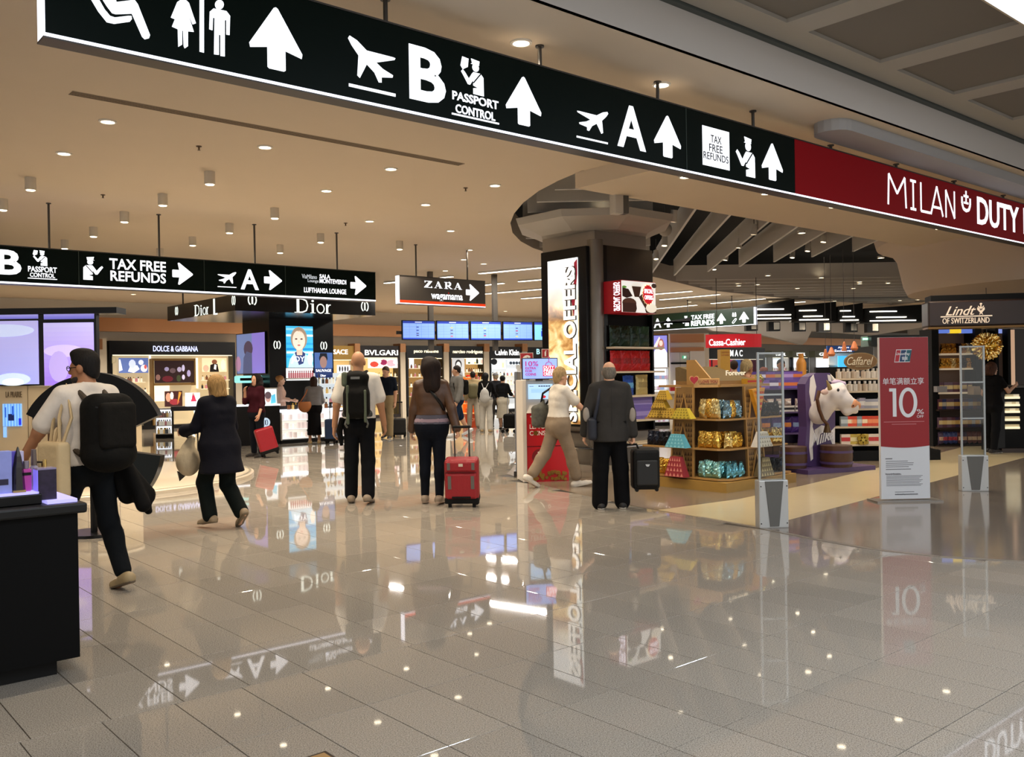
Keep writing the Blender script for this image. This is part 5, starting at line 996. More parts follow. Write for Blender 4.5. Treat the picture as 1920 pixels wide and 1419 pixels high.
picture(PR, bx, (1167, 528, 1229, 586), -.43, '#f2efe9', [(ell(.42, .82, .16, .15, 14), '#e8e2d6'), ([(.28, .84), (.56, .84), (.5, .5), (.36, .5)], '#3a241a'), ([(0, .5), (0, .78), (.18, .74), (.3, .52), (.12, .45)], '#2c1a14'), (ell(.06, .8, .07, .04, 8), '#5a8a3a'), (ell(.2, .3, .21, .16, 14), '#4a2e22'), ([(0, 0), (0, .3), (.4, .3), (.42, .12), (.38, 0)], '#38211a'), ([(.48, .5), (.7, .1), (.75, .5), (.6, .62)], '#3d271d'), ([(.66, .12), (.7, 0), (1, 0), (1, .1)], '#3d271d'), (ell(.86, .16, .17, .15, 14), '#ece3cf'), (ell(.95, .9, .08, .08, 8), '#3a2a24')], .8)
cu, cz_ = PR.uz(1215.5, 552.5, -.45); ru, rz = .155 * .85, .2 * .8
star = lambda k: [(cu + ru * k * (1 if i % 2 else .88) * math.cos(math.pi * i / 16), cz_ + rz * k * (1 if i % 2 else .88) * math.sin(math.pi * i / 16)) for i in range(32)]
m = MB(); poly(m, star(1.06), -.44, glow('#e8cf9a', .8), .006); poly(m, star(1.0), -.447, glow('#c8202a', .8), .006); m.build('badge', bx)
text('SPECIAL', LIT, cu - ru * .78, cu + ru * .8, cz_ + .02, cz_ + .09, -.454, bx, bold=.02); text('OFFERS', LIT, cu - ru * .72, cu + ru * .74, cz_ - .08, cz_ - .01, -.454, bx, bold=.02)
LF = Fr(PR.w(u0, -.42, 0), -PR.v); n0 = LF  # left side of the box faces the visitors' side
o = text('SPECIAL OFFERS', LIT, z0 + .03, z1 - .03, -.3, -.16, 0, bx, bold=.02)
for v in o.data.vertices: v.co = (u0 - .004 - .0 * v.co.y, -.42 + .0 + (v.co.z + .36) * 1.6 if False else -.12 - (v.co.z + .30) * 1.0 - .12, v.co.x)
# crumpled foil bags
def bag_mesh(w, h, d, col, band=None, metal=0.0, rough=.35, seed=0, nx=9, nz=11, name='bag', emit=0.0, pinch=None):
    pinch = (.34 if metal > .55 else .0) if pinch is None else pinch
    r = random.Random(seed); m = MB(); vs = []; cm = mat(col, rough, metal, var=.12, scale=60, emit=emit, name='bag_film')
    for sgn in (-1, 1):
        for j in range(nz + 1):
            for i in range(nx + 1):
                x = -1 + 2 * i / nx; z = j / nz; th = max(0, (1 - x * x)) ** .5 * min(1, (z * 3.2) ** .6, max(0, (1 - z) * 2.4) ** .8)
                y = sgn * (d / 2 * th + r.uniform(-.012, .012) * d * (8 if metal > .55 else 4.5) * (th > .1)); xx = x * w / 2 * (1 - .06 * math.sin(z * math.pi)) * (1 - pinch * max(0, z - .45) * 2.2 * (1 if z < .9 else .7)) + r.uniform(-.01, .01) * w; zz = z * h + (r.uniform(-.02, .02) * h if j == nz else 0)
                vs.append((xx, y, zz))
    N = (nx + 1) * (nz + 1); f = lambda b_, i, j: b_ * N + j * (nx + 1) + i; fs = []; fb = []
    for b_ in (0, 1):
        for j in range(nz):
            for i in range(nx): (fb if (band and b_ == 0 and nz * .3 <= j < nz * .62 and 1 <= i < nx - 1) else fs).append((f(b_, i, j), f(b_, i + 1, j), f(b_, i + 1, j + 1), f(b_, i, j + 1)))
    for j in range(nz):
        fs.append((f(0, 0, j), f(0, 0, j + 1), f(1, 0, j + 1), f(1, 0, j))); fs.append((f(0, nx, j), f(0, nx, j + 1), f(1, nx, j + 1), f(1, nx, j)))
    for i in range(nx): fs.append((f(0, i, 0), f(0, i + 1, 0), f(1, i + 1, 0), f(1, i, 0)))
    m.add(vs, fs, cm, False)
    if fb: m.add(vs, fb, mat(band, .4, metal * .3, name='bag_print'), False)
    return m.mesh(name)
GREENB = [bag_mesh(.24, .34, .1, '#12301f', '#0c2416', .2, .3, s) for s in (1, 2)]; REDB = [bag_mesh(.26, .33, .11, '#c2161c', '#9a1016', .15, .28, s) for s in (3, 4)]
a, b2 = PR.uz(1152, 630, -.15)[0], PR.uz(1224, 630, -.15)[0]
for o in stock(GREENB, PR, a, b2, -.06, lev[0] + .001, 4, 'dark green foil chocolate bag on the top shelf of the pillar niche', 'bag', 'green bags on the pillar niche', 'chocolate_bag', .01, 2): pass
stock(REDB, PR, a, b2, -.06, lev[1] + .001, 4, 'shiny red chocolate bag on the second shelf of the pillar niche', 'bag', 'red bags on the pillar niche', 'chocolate_bag', .015, 3)
um = (a + b2) / 2
tag(put(bag_mesh(.26, .32, .1, '#1a4fb0', '#6ab0e4', .1, .3, 5), 'chocolate_bag', None, PR.w(um - .06, -.06, lev[2] + .001), (0, 0, PR.rot)), 'bright blue chocolate bag on the third shelf of the pillar niche', 'bag')
tag(put(bag_mesh(.30, .33, .1, '#c9b678', '#a3905a', .3, .32, 6), 'chocolate_bag', None, PR.w(um + .27, -.06, lev[2] + .001), (0, 0, PR.rot)), 'pale gold chocolate bag beside the blue one on the pillar niche', 'bag')
PURC = carton_mesh(.15, .1, .18, '#7a6cc0', '#a79ae0'); stock([PURC], PR, um - .1, b2, -.06, lev[3] + .001, 4, 'violet chocolate carton on the lowest visible shelf of the pillar niche', 'carton', 'violet cartons on the pillar niche', 'carton', .005, 7)
stock([PURC], PR, um - .1, b2, -.06, lev[3] + .182, 4, 'violet chocolate carton stacked on another in the pillar niche', 'carton', 'violet cartons stacked on the pillar niche', 'carton', .005, 8)
# ================================================================== red and white coin kiosk
KF = Fr((.24, 13.2), (.985, .17)); t = on(KF, 'coin_kiosk', 'red and white coin machine with a screen asking for leftover coins', 'kiosk'); u0 = KF.uz(988, 850)[0]; u1 = KF.uz(1066, 850)[0]
KW = mat('#d6cdc0', .4, name='kiosk_white'); KR = mat('#b5121c', .35, emit=.03, name='kiosk_red'); zr = KF.uz(1010, 774)[1]; zs = KF.uz(1010, 712)[1]
m = MB(); m.box(u0, u1, 0, .5, .0, zr, KR); m.build('front_body', t); m = MB(); m.box(u0 - .06, u0, -.02, .52, 0.0, zs, KW, .01); m.build('side_panel', t)
m = MB(); m.prism([(-.02, zr), (.1, zr + .12), (.16, zs), (.5, zs), (.5, zr)], u0, u1, KW, 'x'); m.build('console', t)
sc = picture(KF, t, (990.5, 720, 1036, 748), .06, '#a9cdf0', [(rect(.05, .22, .84, .88), '#5a7aa0')] + [(rect(.42 + .1 * k, .5 + .1 * k, .83, .9), '#26364a') for k in range(5)] + [(rect(.12, .9, y, y + .03), '#8ab0d8') for y in (.45, .52, .59, .66)] + [(ell(.62, .15, .1, .1, 16), '#c0303a')], .85, 'touch_screen')
m = MB(); q = at(KF, (997, 765, 1005, 772), -.02); m.box(q[0], q[1], -.03, .05, q[2], q[3], DKSTEEL, .008); m.build('coin_slot', t)
tv = KF.box(979, 671, 1046, 711, off=.05); m = MB(); m.box(tv[0], tv[1], .05, .12, tv[2], tv[3], BLACK, .008); m.build('screen_bezel', t); m = MB(); m.box((tv[0] + tv[1]) / 2 - .05, (tv[0] + tv[1]) / 2 + .05, .1, .16, zs - .02, tv[2] + .1, DKSTEEL); m.build('screen_post', t)
bg = picture(KF, t, (980.5, 672.5, 1044.5, 709.5), .045, '#8fa9f2', [], .95, 'screen')
MAG = glow('#b0206a', .7)
label(KF, t, '10%', (985, 677, 1009, 686.5), .043, MAG, .0); label(KF, t, 'EXTRA', (985, 688, 1005, 692.3), .043, MAG); label(KF, t, 'FOR', (985, 693.6, 998, 697.6), .043, MAG); label(KF, t, 'COINS', (985, 699.3, 1005, 704), .043, MAG)
q = at(KF, (1018, 685, 1040, 704.8), .043); m = MB(); poly(m, rect(*q), .043, glow('#d01838', .8), .003); stroke(m, fit([(.2, 1), (.3, 1.25), (.5, 1.35), (.7, 1.25), (.8, 1)], *q), .008, .043, MAG); stroke(m, fit([(.5, 1.35), (.5, 1.6), (.6, 1.75), (.4, 1.85)], *q), .008, .043, MAG); m.build('red_tag', t)
for s, y0, y1 in (('DUTY', 686, 691.5), ('FREE', 692.2, 697.7), ('CREDIT', 698.4, 703.8)): label(KF, t, s, (1019.5, y0, 1038.5, y1), .038, LIT, .01)
WPR = mat('#efe9e0', .5, name='white_print'); label(KF, t, 'LEFTOVER', (993, 795, 1040, 803.5), -.001, WPR, .01, th=.003); label(KF, t, 'C  INS?', (993, 807.5, 1026, 816), -.001, WPR, .01, th=.003)
m = MB(); u, z = KF.uz(1004.5, 811.7); poly(m, ell(u, z, .033, .033), 0, mat('#9c7a3a', .3, .8, name='coin_gold'), .006); m.build('printed_coin', t); m = MB(); u, z = KF.uz(1012, 856); poly(m, ell(u, z, .115, .115, 30), 0, mat('#7c1016', .4, name='emblem_dark_red'), .003); m.build('printed_disc', t)
mb = MB(); f = lambda p: [(u + .075 * a, z + .085 * b2) for a, b2 in p]; stroke(mb, f([(-.35, -.8), (-.05, .8)]), .022, -.003, WPR); stroke(mb, f([(-.4, .7), (.2, .85), (.7, .5), (.72, 0), (.4, -.55), (-.05, -.85), (-.5, -.75)]), .02, -.003, WPR); mb.build('emblem_letter', t); label(KF, t, 'D', (1027, 853, 1031.5, 860), -.001, WPR, th=.003)
m = MB(); u, z = KF.uz(996, 781); poly(m, ell(u, z, .018, .012, 12), 0, WPR, .003); m.build('lock_plate', t)
r = random.Random(5); q = at(KF, (989, 880, 1065, 899), 0)
cm = MB(); cm.lathe([(.001, -.006), (.024, -.006), (.026, -.003), (.026, 0)], mat('#9a7434', .35, .7, name='coin_print'), n=14, axis='y'); cme = cm.mesh('printed_coin')
for i in range(44):
    uu = r.uniform(q[0] + .03, q[1] - .03); zz = r.uniform(.03, .03 + .13 * (1 - abs((uu - (q[0] + q[1]) / 2) / (q[1] - q[0])) * .6)); put(cme, 'printed_coin', t, (uu, -.001 - .0004 * i, zz))
m = MB(); q2 = KF.uz(1030, 836)[1]; m.box(u0, u1, -.003, 0, q2 - .004, q2 + .004, MATTE); m.build('panel_joint', t)
for px0, px1, y0, y1, lb, kind in ((975, 1000, 661, 692, 'red fire hose sign behind the coin kiosk screen', 0), (1015.5, 1029.5, 654, 671, 'small red fire extinguisher sign beside the tall light box', 1)):
    fs_ = Fr((0, 14.2), (1, .05)); t = on(fs_, 'fire_sign', lb, 'sign'); q = at(fs_, (px0, y0, px1, y1), 0); m = MB(); m.box(q[0], q[1], 0, .01, q[2], q[3], mat('#cfc4bb', .5, name='sign_edge')); m.box(q[0] + .01, q[1] - .01, -.003, 0, q[2] + .01, q[3] - .01, mat('#a51a1c', .45, name='fire_red')); m.build('plate', t)
    mb = MB(); f = lambda p: fit(p, *q)
    if kind: poly(mb, f([(.4, .2), (.6, .2), (.6, .65), (.5, .75), (.4, .65)]), -.003, WPR, .002); stroke(mb, f([(.5, .75), (.65, .8)]), .015, -.003, WPR, .002)
    else: stroke(mb, f([(.2, .55), (.35, .75), (.6, .8), (.75, .7), (.6, .62), (.4, .66)]), .03, -.003, WPR, .002); poly(mb, f([(.2, .5), (.5, .5), (.6, .4), (.3, .3)]), -.003, WPR, .002)
    mb.build('symbol', t); m = MB(); um = (q[0] + q[1]) / 2; m.tube([(um, .03, 0), (um, .03, q[3])], .012, DKSTEEL, 6); m.build('post', t)
g = P(973.5, 888, 14.3); t = thing('security_gate', 'thin grey security gate seen edge on beside the coin kiosk', 'security gate', (g.x, g.y, 0), math.radians(84))
m = MB(); m.box(-.3, .3, -.025, .025, 0, 1.62, mat('#7c8086', .35, .5, name='gate_grey'), .01); m.build('panel', t); m = MB(); m.box(-.34, .34, -.05, .05, 0, .08, DKSTEEL); m.build('foot', t)
# ================================================================== clear security gates
def gate(x0, x1, yb, ytop, ymid, label_, fr):
    t = on(fr, 'security_gate', label_, 'security gate'); u0, u1, _, _ = at(fr, (x0, yb - 90, x1, yb), 0); zt_ = fr.uz((x0 + x1) / 2, ytop)[1]; zm = fr.uz((x0 + x1) / 2, ymid)[1]; w = u1 - u0
    m = MB(); m.box(u0, u1, -.05, .07, 0, zm, mat('#b9b9b6', .4, .3, name='gate_silver'), .012); m.build('base_shell', t)
    m = MB(); poly(m, [(u0 + w * .2, zm - .01), (u0 + w * .82, zm - .01), (u0 + w * .66, .02), (u0 + w * .36, .02)], -.0495, mat('#5c5a55', .5, name='gate_dark'), .008); m.build('base_inlay', t)
    for a in (.06, .94):
        for zz in (.05, zm - .06): m = MB(); m.cyl((u0 + w * a, -.056, zz), .006, .008, MATTE, 8, 'y'); m.build('screw', t)
    m = MB(); m.box(u0 + .02, u1 - .02, -.004, .006, zm, zt_, ACRYLIC); m.build('clear_panel', t)
    for a in (u0 + .015, u1 - .035): m = MB(); m.box(a, a + .02, -.012, .012, zm - .02, zt_, mat('#a9adac', .25, .2, name='gate_edge')); m.build('edge_profile', t)
    for zz in (zt_ - .02, zm + (zt_ - zm) * .66, zm + (zt_ - zm) * .33): m = MB(); m.box(u0 + .02, u1 - .02, -.008, .01, zz, zz + .018, mat('#a9adac', .25, .2, name='gate_edge')); m.build('cross_bar', t)
gate(1420, 1475, 989, 660, 899, 'clear acrylic security gate on a grey base before the gold display', Fr(P(1447, 989, 9.03), (1, .12)))
gate(1800, 1851, 920, 648, 853, 'clear acrylic security gate on a grey base before the dark chocolate shop', Fr(P(1825, 920, 11.5), (1, -.1)))
# ================================================================== red and white banner stand
BF = Fr(P(1697, 940, 10.69), (1, .04)); t = on(BF, 'banner_stand', 'tall red and white banner stand offering 10 percent off', 'banner'); u0 = BF.uz(1650.5, 780)[0]; u1 = BF.uz(1742, 780)[0]; zt_ = BF.uz(1696, 632)[1]; zc_ = BF.uz(1696, 836)[1]
RDM = mat('#8f1119', .38, name='banner_red'); m = MB(); m.box(u0, u1, 0, .05, .03, zt_, mat('#cfd0d2', .45, name='banner_white')); m.build('panel', t)
m = MB(); n = 12; pts = [(u0 + .002 + (u1 - u0 - .004) * i / n, zc_ - .02 * math.sin(math.pi * i / n)) for i in range(n + 1)]; poly(m, pts + [(u1 - .002, zt_ - .002), (u0 + .002, zt_ - .002)], 0, RDM, .003); m.build('red_field', t)
m = MB(); m.box(u0 - .1, u1 + .1, -.12, .17, 0, .02, mat('#8f8a83', .35, .6, name='base_metal')); m.build('base', t)
BWH = mat('#dcdcdc', .45, name='banner_print_white')
label(BF, t, '单笔满额立享', (1655, 708, 1732, 721), -.003, BWH, .0, th=.002)
def serifless10():
    mb = MB(); A = lambda p: [BF.uz(x, y, -.003) for x, y in p]
    poly(mb, A([(1667, 728), (1680, 728), (1681, 781), (1674, 781), (1673.5, 734), (1667, 734)]), -.003, BWH, .003)
    ou = [(1702.5 + 17.2 * math.cos(a), 754.5 - 28 * math.sin(a)) for a in np.linspace(0, 2 * math.pi, 37)]; inn = [(1702.5 + 10.6 * math.cos(a), 754.5 - 21.5 * math.sin(a)) for a in np.linspace(0, 2 * math.pi, 37)]
    for i in range(36): poly(mb, A([ou[i], ou[i + 1], inn[i + 1], inn[i]]), -.003, BWH, .003)
    mb.build('numeral', t)
serifless10(); label(BF, t, '%', (1719, 767, 1732, 776), -.003, BWH, .0, th=.003); label(BF, t, 'OFF', (1719, 778, 1731.5, 783), -.003, BWH, .0, th=.003)
b = BF.box(1676.5, 655, 1709.5, 679, off=-.003); f = lambda p: fit(p, *b); mb = MB(); poly(mb, f([(.12, 1), (1, 1), (.88, 0), (0, 0)]), -.003, BWH, .002)
for x0, c in ((.04, '#b01828'), (.3, '#12345c'), (.62, '#0f5560')): x1 = {.04: .32, .3: .64, .62: .95}[x0]; poly(mb, f([(x0 + .1, .95), (x1 + .05, .95), (x1 - .07, .05), (x0 - .01, .05)]), -.005, mat(c, .45, name='card_logo'), .001)
mb.build('card_logo', t); text('UnionPay', BWH, b[0] + .02, b[1] - .025, b[2] + .075, b[2] + .115, -.006, t, bold=.01, th=.002); text('银联', BWH, b[0] + .09, b[1] - .05, b[2] + .025, b[2] + .066, -.006, t, bold=.01, th=.002)
GPR = mat('#77777a', .6, name='grey_print')
FINE = mat('#b86a6c', .6, name='fine_print')
for x0, x1, y in ((1657, 1733, 790.5), (1672, 1718, 795)): m = MB(); poly(m, rect(*at(BF, (x0, y - .6, x1, y + .7), -.003)), -.003, FINE, .001); m.build('print_line', t)
for k, (x0, x1, y, h) in enumerate([(1660, 1673, 860, 2), (1661, 1702, 864.5, 1.2), (1661, 1713, 868, 1.2), (1661, 1712, 871.5, 1.2), (1661, 1704, 875, 1.2), (1661, 1708, 879.5, 1.4), (1660, 1688, 888.5, 1.6)] + [(1662, 1730 - 3 * (i % 3), 892 + 2.6 * i, 1.0) for i in range(8)] + [(1678, 1714, 922, 1.2), (1678, 1721, 926.5, 2)]):
    m = MB(); poly(m, rect(*at(BF, (x0, y - h / 2, x1, y + h / 2), 0)), 0, GPR, .0015); m.build('print_line', t)
label(BF, t, 'Terms & Conditions', (1660, 887, 1690, 890.5), -.0015, GPR, th=.001); label(BF, t, 'A Global Payment Network', (1678, 925, 1721, 928.5), -.0015, GPR, th=.001)
# ================================================================== wooden chocolate pyramid display
WOOD = mat('#866638', .5, var=.14, scale=9, name='gold_wood'); WOODL = mat('#ab8248', .45, var=.1, scale=9, name='pale_wood'); WDK = mat('#4a3018', .6, name='hole_shade')
F0 = Vector((2.73, 11.64, 0)); LD = 1.55
PY = thing('pyramid_display', 'stepped wooden display pyramid with triangle cut-outs full of foil packs', 'display stand', F0, TROT)
# local x along D1 (right face), local y along D2 (left face); front corner at the origin
def inset(z): return .17 + z * .07
m = MB(); m.box(.0, 1.62, .0, LD, 0, .13, mat('#a5803c', .45, var=.1, scale=8, name='plinth_wood')); m.box(.03, 1.6, .03, LD - .03, -.0, .02, MATTE); m.build('plinth', PY)
m = MB(); a0, a1 = inset(.13) + .28, inset(1.36) + .2; m.add([(a0, a0, .13), (1.62 - a0, a0, .13), (1.62 - a0, LD - a0, .13), (a0, LD - a0, .13), (a1, a1, 1.36), (1.62 - a1, a1, 1.36), (1.62 - a1, LD - a1, 1.36), (a1, LD - a1, 1.36)], [(0, 1, 5, 4), (1, 2, 6, 5), (2, 3, 7, 6), (3, 0, 4, 7), (4, 5, 6, 7)], mat('#5a4326', .7, name='core_wood')); m.build('core', PY)
ZS = [.14, .53, .92]; SHX = []
for k, z in enumerate(ZS):
    e = inset(z) - .13; m = MB(); pts = [(e + .12, e), (1.62 - e, e), (1.62 - e, LD - e), (e, LD - e), (e, e + .12)]; m.prism(pts, z, z + .022, WOODL, 'z'); m.build('shelf', PY)
zt_ = 1.36; e = inset(zt_) - .02; m = MB(); m.box(e, 1.62 - e, e, LD - e, zt_, zt_ + .03, WOODL); m.build('top_board', PY)
def gable(face, c, w0, w1, nm):
    """slanting board with rows of small triangles either side of tall triangular windows, one per storey"""
    zl, zh = .14, 1.36
    def q(a, z, d=0.0):   # a in -1..1 across
        w = (w0 + (w1 - w0) * (z - zl) / (zh - zl)) / 2; n = inset(z) - .1 - d; return (c + a * w, n, z) if face == 'r' else (n, c + a * w, z)
    pl = MB(); V = [q(-1, zl), q(1, zl), q(1, zh), q(-1, zh), q(-1, zl, -.03), q(1, zl, -.03), q(1, zh, -.03), q(-1, zh, -.03)]
    pl.add(V, [(0, 1, 2, 3), (4, 5, 6, 7), (0, 1, 5, 4), (1, 2, 6, 5), (2, 3, 7, 6), (3, 0, 4, 7)], WOOD); o = pl.build(nm, PY)
    fr_ = MB()
    for a0_, a1_ in ((-1.04, -.9), (.9, 1.04)):
        V = [q(a0_, zl, .012), q(a1_, zl, .012), q(a1_, zh, .012), q(a0_, zh, .012), q(a0_, zl), q(a1_, zl), q(a1_, zh), q(a0_, zh)]; fr_.add(V, [(0, 1, 2, 3), (0, 1, 5, 4), (1, 2, 6, 5), (2, 3, 7, 6), (3, 0, 4, 7)], WOODL)
    fr_.build('edge_strip', o)
    for k in range(3):
        z0, z1 = ZS[k] + .02, ZS[k] + .37
        t3 = lambda pts, d, mt: (lambda mb: (mb.add([q(a, z, d) for a, z in pts] + [q(a, z, -.02) for a, z in pts], [(0, 1, 2), (0, 1, 4, 3), (1, 2, 5, 4), (2, 0, 3, 5)], mt), mb)[1])(MB())
        t3([(-.55, z0), (.55, z0), (0, z1 - .02)], .003, WDK).build('window_inlay', o)  # solid dark inlay, painted as the shade inside an open window
        for s in (-1, 1): b = MB(); b.add([q(s * .58, z0, .014), q(s * .46, z0, .014), q(0, z1 - .05, .014), q(0, z1, .014)] + [q(s * .58, z0), q(s * .46, z0), q(0, z1 - .05), q(0, z1)], [(0, 1, 2, 3), (0, 1, 5, 4), (1, 2, 6, 5), (3, 0, 4, 7)], WOODL); b.build('triangle_rail', o)
        for row in range(5):
            zz = z1 - .02 - row * .07
            for s in (-1, 1):
                for i in range(3 - (row > 1) - (row > 3)):
                    a = s * (.78 - i * .25); h = .05; t3([(a - .11, zz - h), (a + .11, zz - h), (a, zz)], .002, WDK).build('small_triangle', o)  # dark inlays painted as the shade inside small cut-outs
    return q
qa = gable('l', .78, .40, .30, 'gable_panel'); qb = gable('r', .80, .40, .30, 'gable_panel')
for k in range(2): m = MB()
sg = thing('love_sign', 'small wooden sign lettered I LOVE YOU with a red heart on the display top', 'sign', P(1305, 712, 12.0), .05); ppm = FOC / 12.0
u = lambda x: (x - 1305) / ppm; zz = lambda y: (712 - y) / ppm
m = MB(); m.box(u(1300.5), u(1350), 0, .02, zz(727), zz(709.5), mat('#c99a5a', .5, var=.05, name='sign_wood'), .006); m.build('board', sg); text('I LOVE YOU', mat('#9a3324', .5, name='rust_print'), u(1310), u(1346), zz(718.5), zz(713), -.0, sg, bold=.02)
text('GIVE MORE THAN CHOCOLATE', mat('#6a3a24', .5, name='brown_print'), u(1311), u(1345), zz(721), zz(719.3), -.0, sg)
hp = [(u(1301) + .06 * math.cos(.3) * (16 * math.sin(a) ** 3) / 17 + 0, zz(712) + .055 * (13 * math.cos(a) - 5 * math.cos(2 * a) - 2 * math.cos(3 * a) - math.cos(4 * a)) / 15) for a in np.linspace(0, 2 * math.pi, 28)[:-1]]
m = MB(); poly(m, [(u(1301) + (p[0] - u(1301)) * 1.22, zz(712) + (p[1] - zz(712)) * 1.22) for p in hp], -.004, mat('#d2a868', .5, name='heart_edge'), .008); poly(m, hp, -.012, mat('#b3202c', .4, name='heart_red'), .006); m.build('heart', sg)
tp = thing('product_tray', 'slanted wooden tray with white lettering on the pyramid top', 'tray', F0 + D1 * .80 + D2 * .75 + Vector((0, 0, 1.392)), TROT); m = MB(); m.box(-.42, .42, -.36, .36, 0, .05, WOOD); m.build('tray_base', tp); m = MB(); m.prism([(-.36, .05), (.36, .05), (.36, .24), (.3, .25)], -.42, .42, mat('#6a5836', .5, var=.2, scale=20, name='tray_face'), 'x'); m.build('sloped_face', tp)
m = MB(); m.prism([(-.38, 0), (.1, .0), (.1, .34), (-.04, .34)], -.5, -.47, WOODL, 'x'); m.build('end_board', tp)
# foil packs: each one a thing
TEAL = [bag_mesh(.15, .22, .09, c, None, .85, .24, s) for s, c in enumerate(('#6fb0b4', '#5f9aa6', '#8fc4c0'))]; GOLDB = [bag_mesh(.15, .22, .09, c, None, .92, .25, s + 9) for s, c in enumerate(('#d2ab4e', '#c39436', '#dcc07a'))]; BLUEG = [bag_mesh(.16, .25, .1, c, None, .85, .24, s + 15) for s, c in enumerate(('#c99f4a', '#7a98a6', '#b98a3a', '#d8c48a'))]; DARKB = [bag_mesh(.13, .2, .08, c, None, .6, .3, s + 22) for s, c in enumerate(('#14161c', '#1c2230'))]
def wl_(x, y, z): return F0 + D1 * x + D2 * y + Vector((0, 0, z))
def face_row(mes, face, a0, a1, k, n, depth, lab, grp, seed, sc=1.0):
    r = random.Random(seed); z = ZS[k] + .0225; e = inset(z) - .13
    for i in range(n):
        a = a0 + (a1 - a0) * (i + .5) / n; d = e + depth
        p = wl_(a, d, z) if face == 'r' else wl_(d, a, z); o = put(r.choice(mes), 'foil_pack', None, p, (0, 0, (TROT if face == 'r' else TROT - math.pi / 2) + r.uniform(-.25, .25)), (sc, sc, sc * r.uniform(.94, 1.06))); tag(o, lab, 'chocolate pack', grp)
for k, (mes, nm) in enumerate([(TEAL, 'teal foil'), (GOLDB, 'gold foil'), (BLUEG, 'gold and blue foil')]):
    e = inset(ZS[k]) - .13; lv = ['bottom', 'middle', 'upper'][k]
    for row in range(2):
        face_row(mes, 'r', e + .12, .56, k, 3, .07 + row * .11, '%s pack on the %s shelf at the pyramid corner' % (nm, lv), 'corner packs on the %s pyramid shelf' % lv, 10 * k + row, .95)
        face_row(mes, 'l', e + .14, .54, k, 3, .08 + row * .11, '%s pack on the %s pyramid shelf, pillar side' % (nm, lv), 'pillar side packs on the %s pyramid shelf' % lv, 10 * k + row + 5, 1)
    face_row([DARKB, GOLDB, DARKB][k] if k != 0 else DARKB, 'r', 1.04, 1.62 - e - .05, k, 4, .07, '%s pack on the %s pyramid shelf behind the gate' % (['dark foil', 'pale gold', 'dark foil'][k], lv), 'packs behind the gate on the %s pyramid shelf' % lv, 40 + k)
    if k != 2: face_row([GOLDB, DARKB][k], 'l', 1.02, LD - e - .05, k, 4, .07, '%s pack on the %s pyramid shelf by the blazer' % (['gold foil', 'black foil'][k], lv), 'packs by the blazer on the %s pyramid shelf' % lv, 50 + k)
# angular truffle pyramids with a triangle print, standing before the panel windows
def tri_pack(col, edge, w, h, d, name='triangle_pack'):
    m = MB(); c = mat(col, .4, var=.06, name='printed_pack'); cE = mat(edge, .4, name='pack_print'); tw = w * .5
    V = [(-w / 2, 0, 0), (w / 2, 0, 0), (tw / 2, d * .25, h), (-tw / 2, d * .25, h), (-w / 2, d, 0), (w / 2, d, 0), (tw / 2, d * .75, h), (-tw / 2, d * .75, h)]
    m.add(V, [(0, 1, 2, 3), (5, 4, 7, 6), (0, 4, 7, 3), (1, 5, 6, 2), (3, 2, 6, 7), (0, 1, 5, 4)], c)
    for j in range(4):
        z0, z1 = h * (j + .12) / 4, h * (j + .82) / 4; ww = w + (tw - w) * (j + .5) / 4; n = 5
        for i in range(n):
            x = -ww / 2 + ww * (i + .5) / n; y = lambda z: d * .25 * z / h - .002; m.add([(x - ww / n * .36, y(z0), z0), (x + ww / n * .36, y(z0), z0), (x, y(z1), z1)], [(0, 1, 2)], cE)
    return m.mesh(name)
for col, edge, face, c, k, lb, w, h in [('#9a3038', '#d88a7a', 'l', .78, 0, 'dark red triangle printed chocolate pack at the foot of the pyramid', .34, .27), ('#5fb0c4', '#8fd0dc', 'l', .78, 1, 'turquoise triangle printed chocolate pack on the middle of the pyramid', .36, .18), ('#c9b23c', '#8a7a20', 'l', .70, 2, 'yellow gold triangle printed pack on the upper pyramid shelf', .34, .14), ('#d9d4c8', '#9a9286', 'r', .80, 1, 'white triangle printed chocolate pack behind the clear gate', .34, .2), ('#6a5a3a', '#b8a878', 'r', .80, 0, 'brown triangle printed chocolate pack at the foot behind the gate', .32, .25)]:
    z = ZS[k] + .0225; e = inset(z) - .27; p = wl_(c, e, z) if face == 'r' else wl_(e, c, z); tag(put(tri_pack(col, edge, w, h, .12), 'triangle_pack', None, p, (0, 0, TROT if face == 'r' else TROT - math.pi / 2)), lb, 'chocolate pack')
e = inset(.92) - .2
for j, (yy, zz_, w) in enumerate([(1.04, 0, .34), (1.16, .14, .26), (1.22, 0, .3), (1.1, .26, .22)]): tag(put(tri_pack('#c9a43a', '#7a5c14', w, .13, .12), 'triangle_pack', None, wl_(e + .02 + .0 * j, yy, .9425 + zz_ * .95), (0, 0, TROT - math.pi / 2)), ['gold bar pack at the base of a stack beside the blazer', 'gold bar pack second in the stack beside the blazer', 'gold bar pack next to the stack beside the blazer', 'topmost gold bar pack of the stack beside the blazer'][j], 'chocolate pack')
cone_t = thing('gift_cone', 'orange and yellow pointed gift cone hung on the gate side of the pyramid', 'chocolate pack', wl_(.80, inset(1.05) - .20, 1.16), TROT); m = MB(); m.add([(-.14, 0, .16), (.16, 0, .18), (.0, -.02, -.22), (-.14, .06, .16), (.16, .06, .18), (0, .04, -.22)], [(0, 1, 2), (3, 4, 5), (0, 1, 4, 3), (1, 2, 5, 4), (2, 0, 3, 5)], mat('#d9962a', .4, var=.3, scale=25, name='cone_paper')); m.build('cone', cone_t)
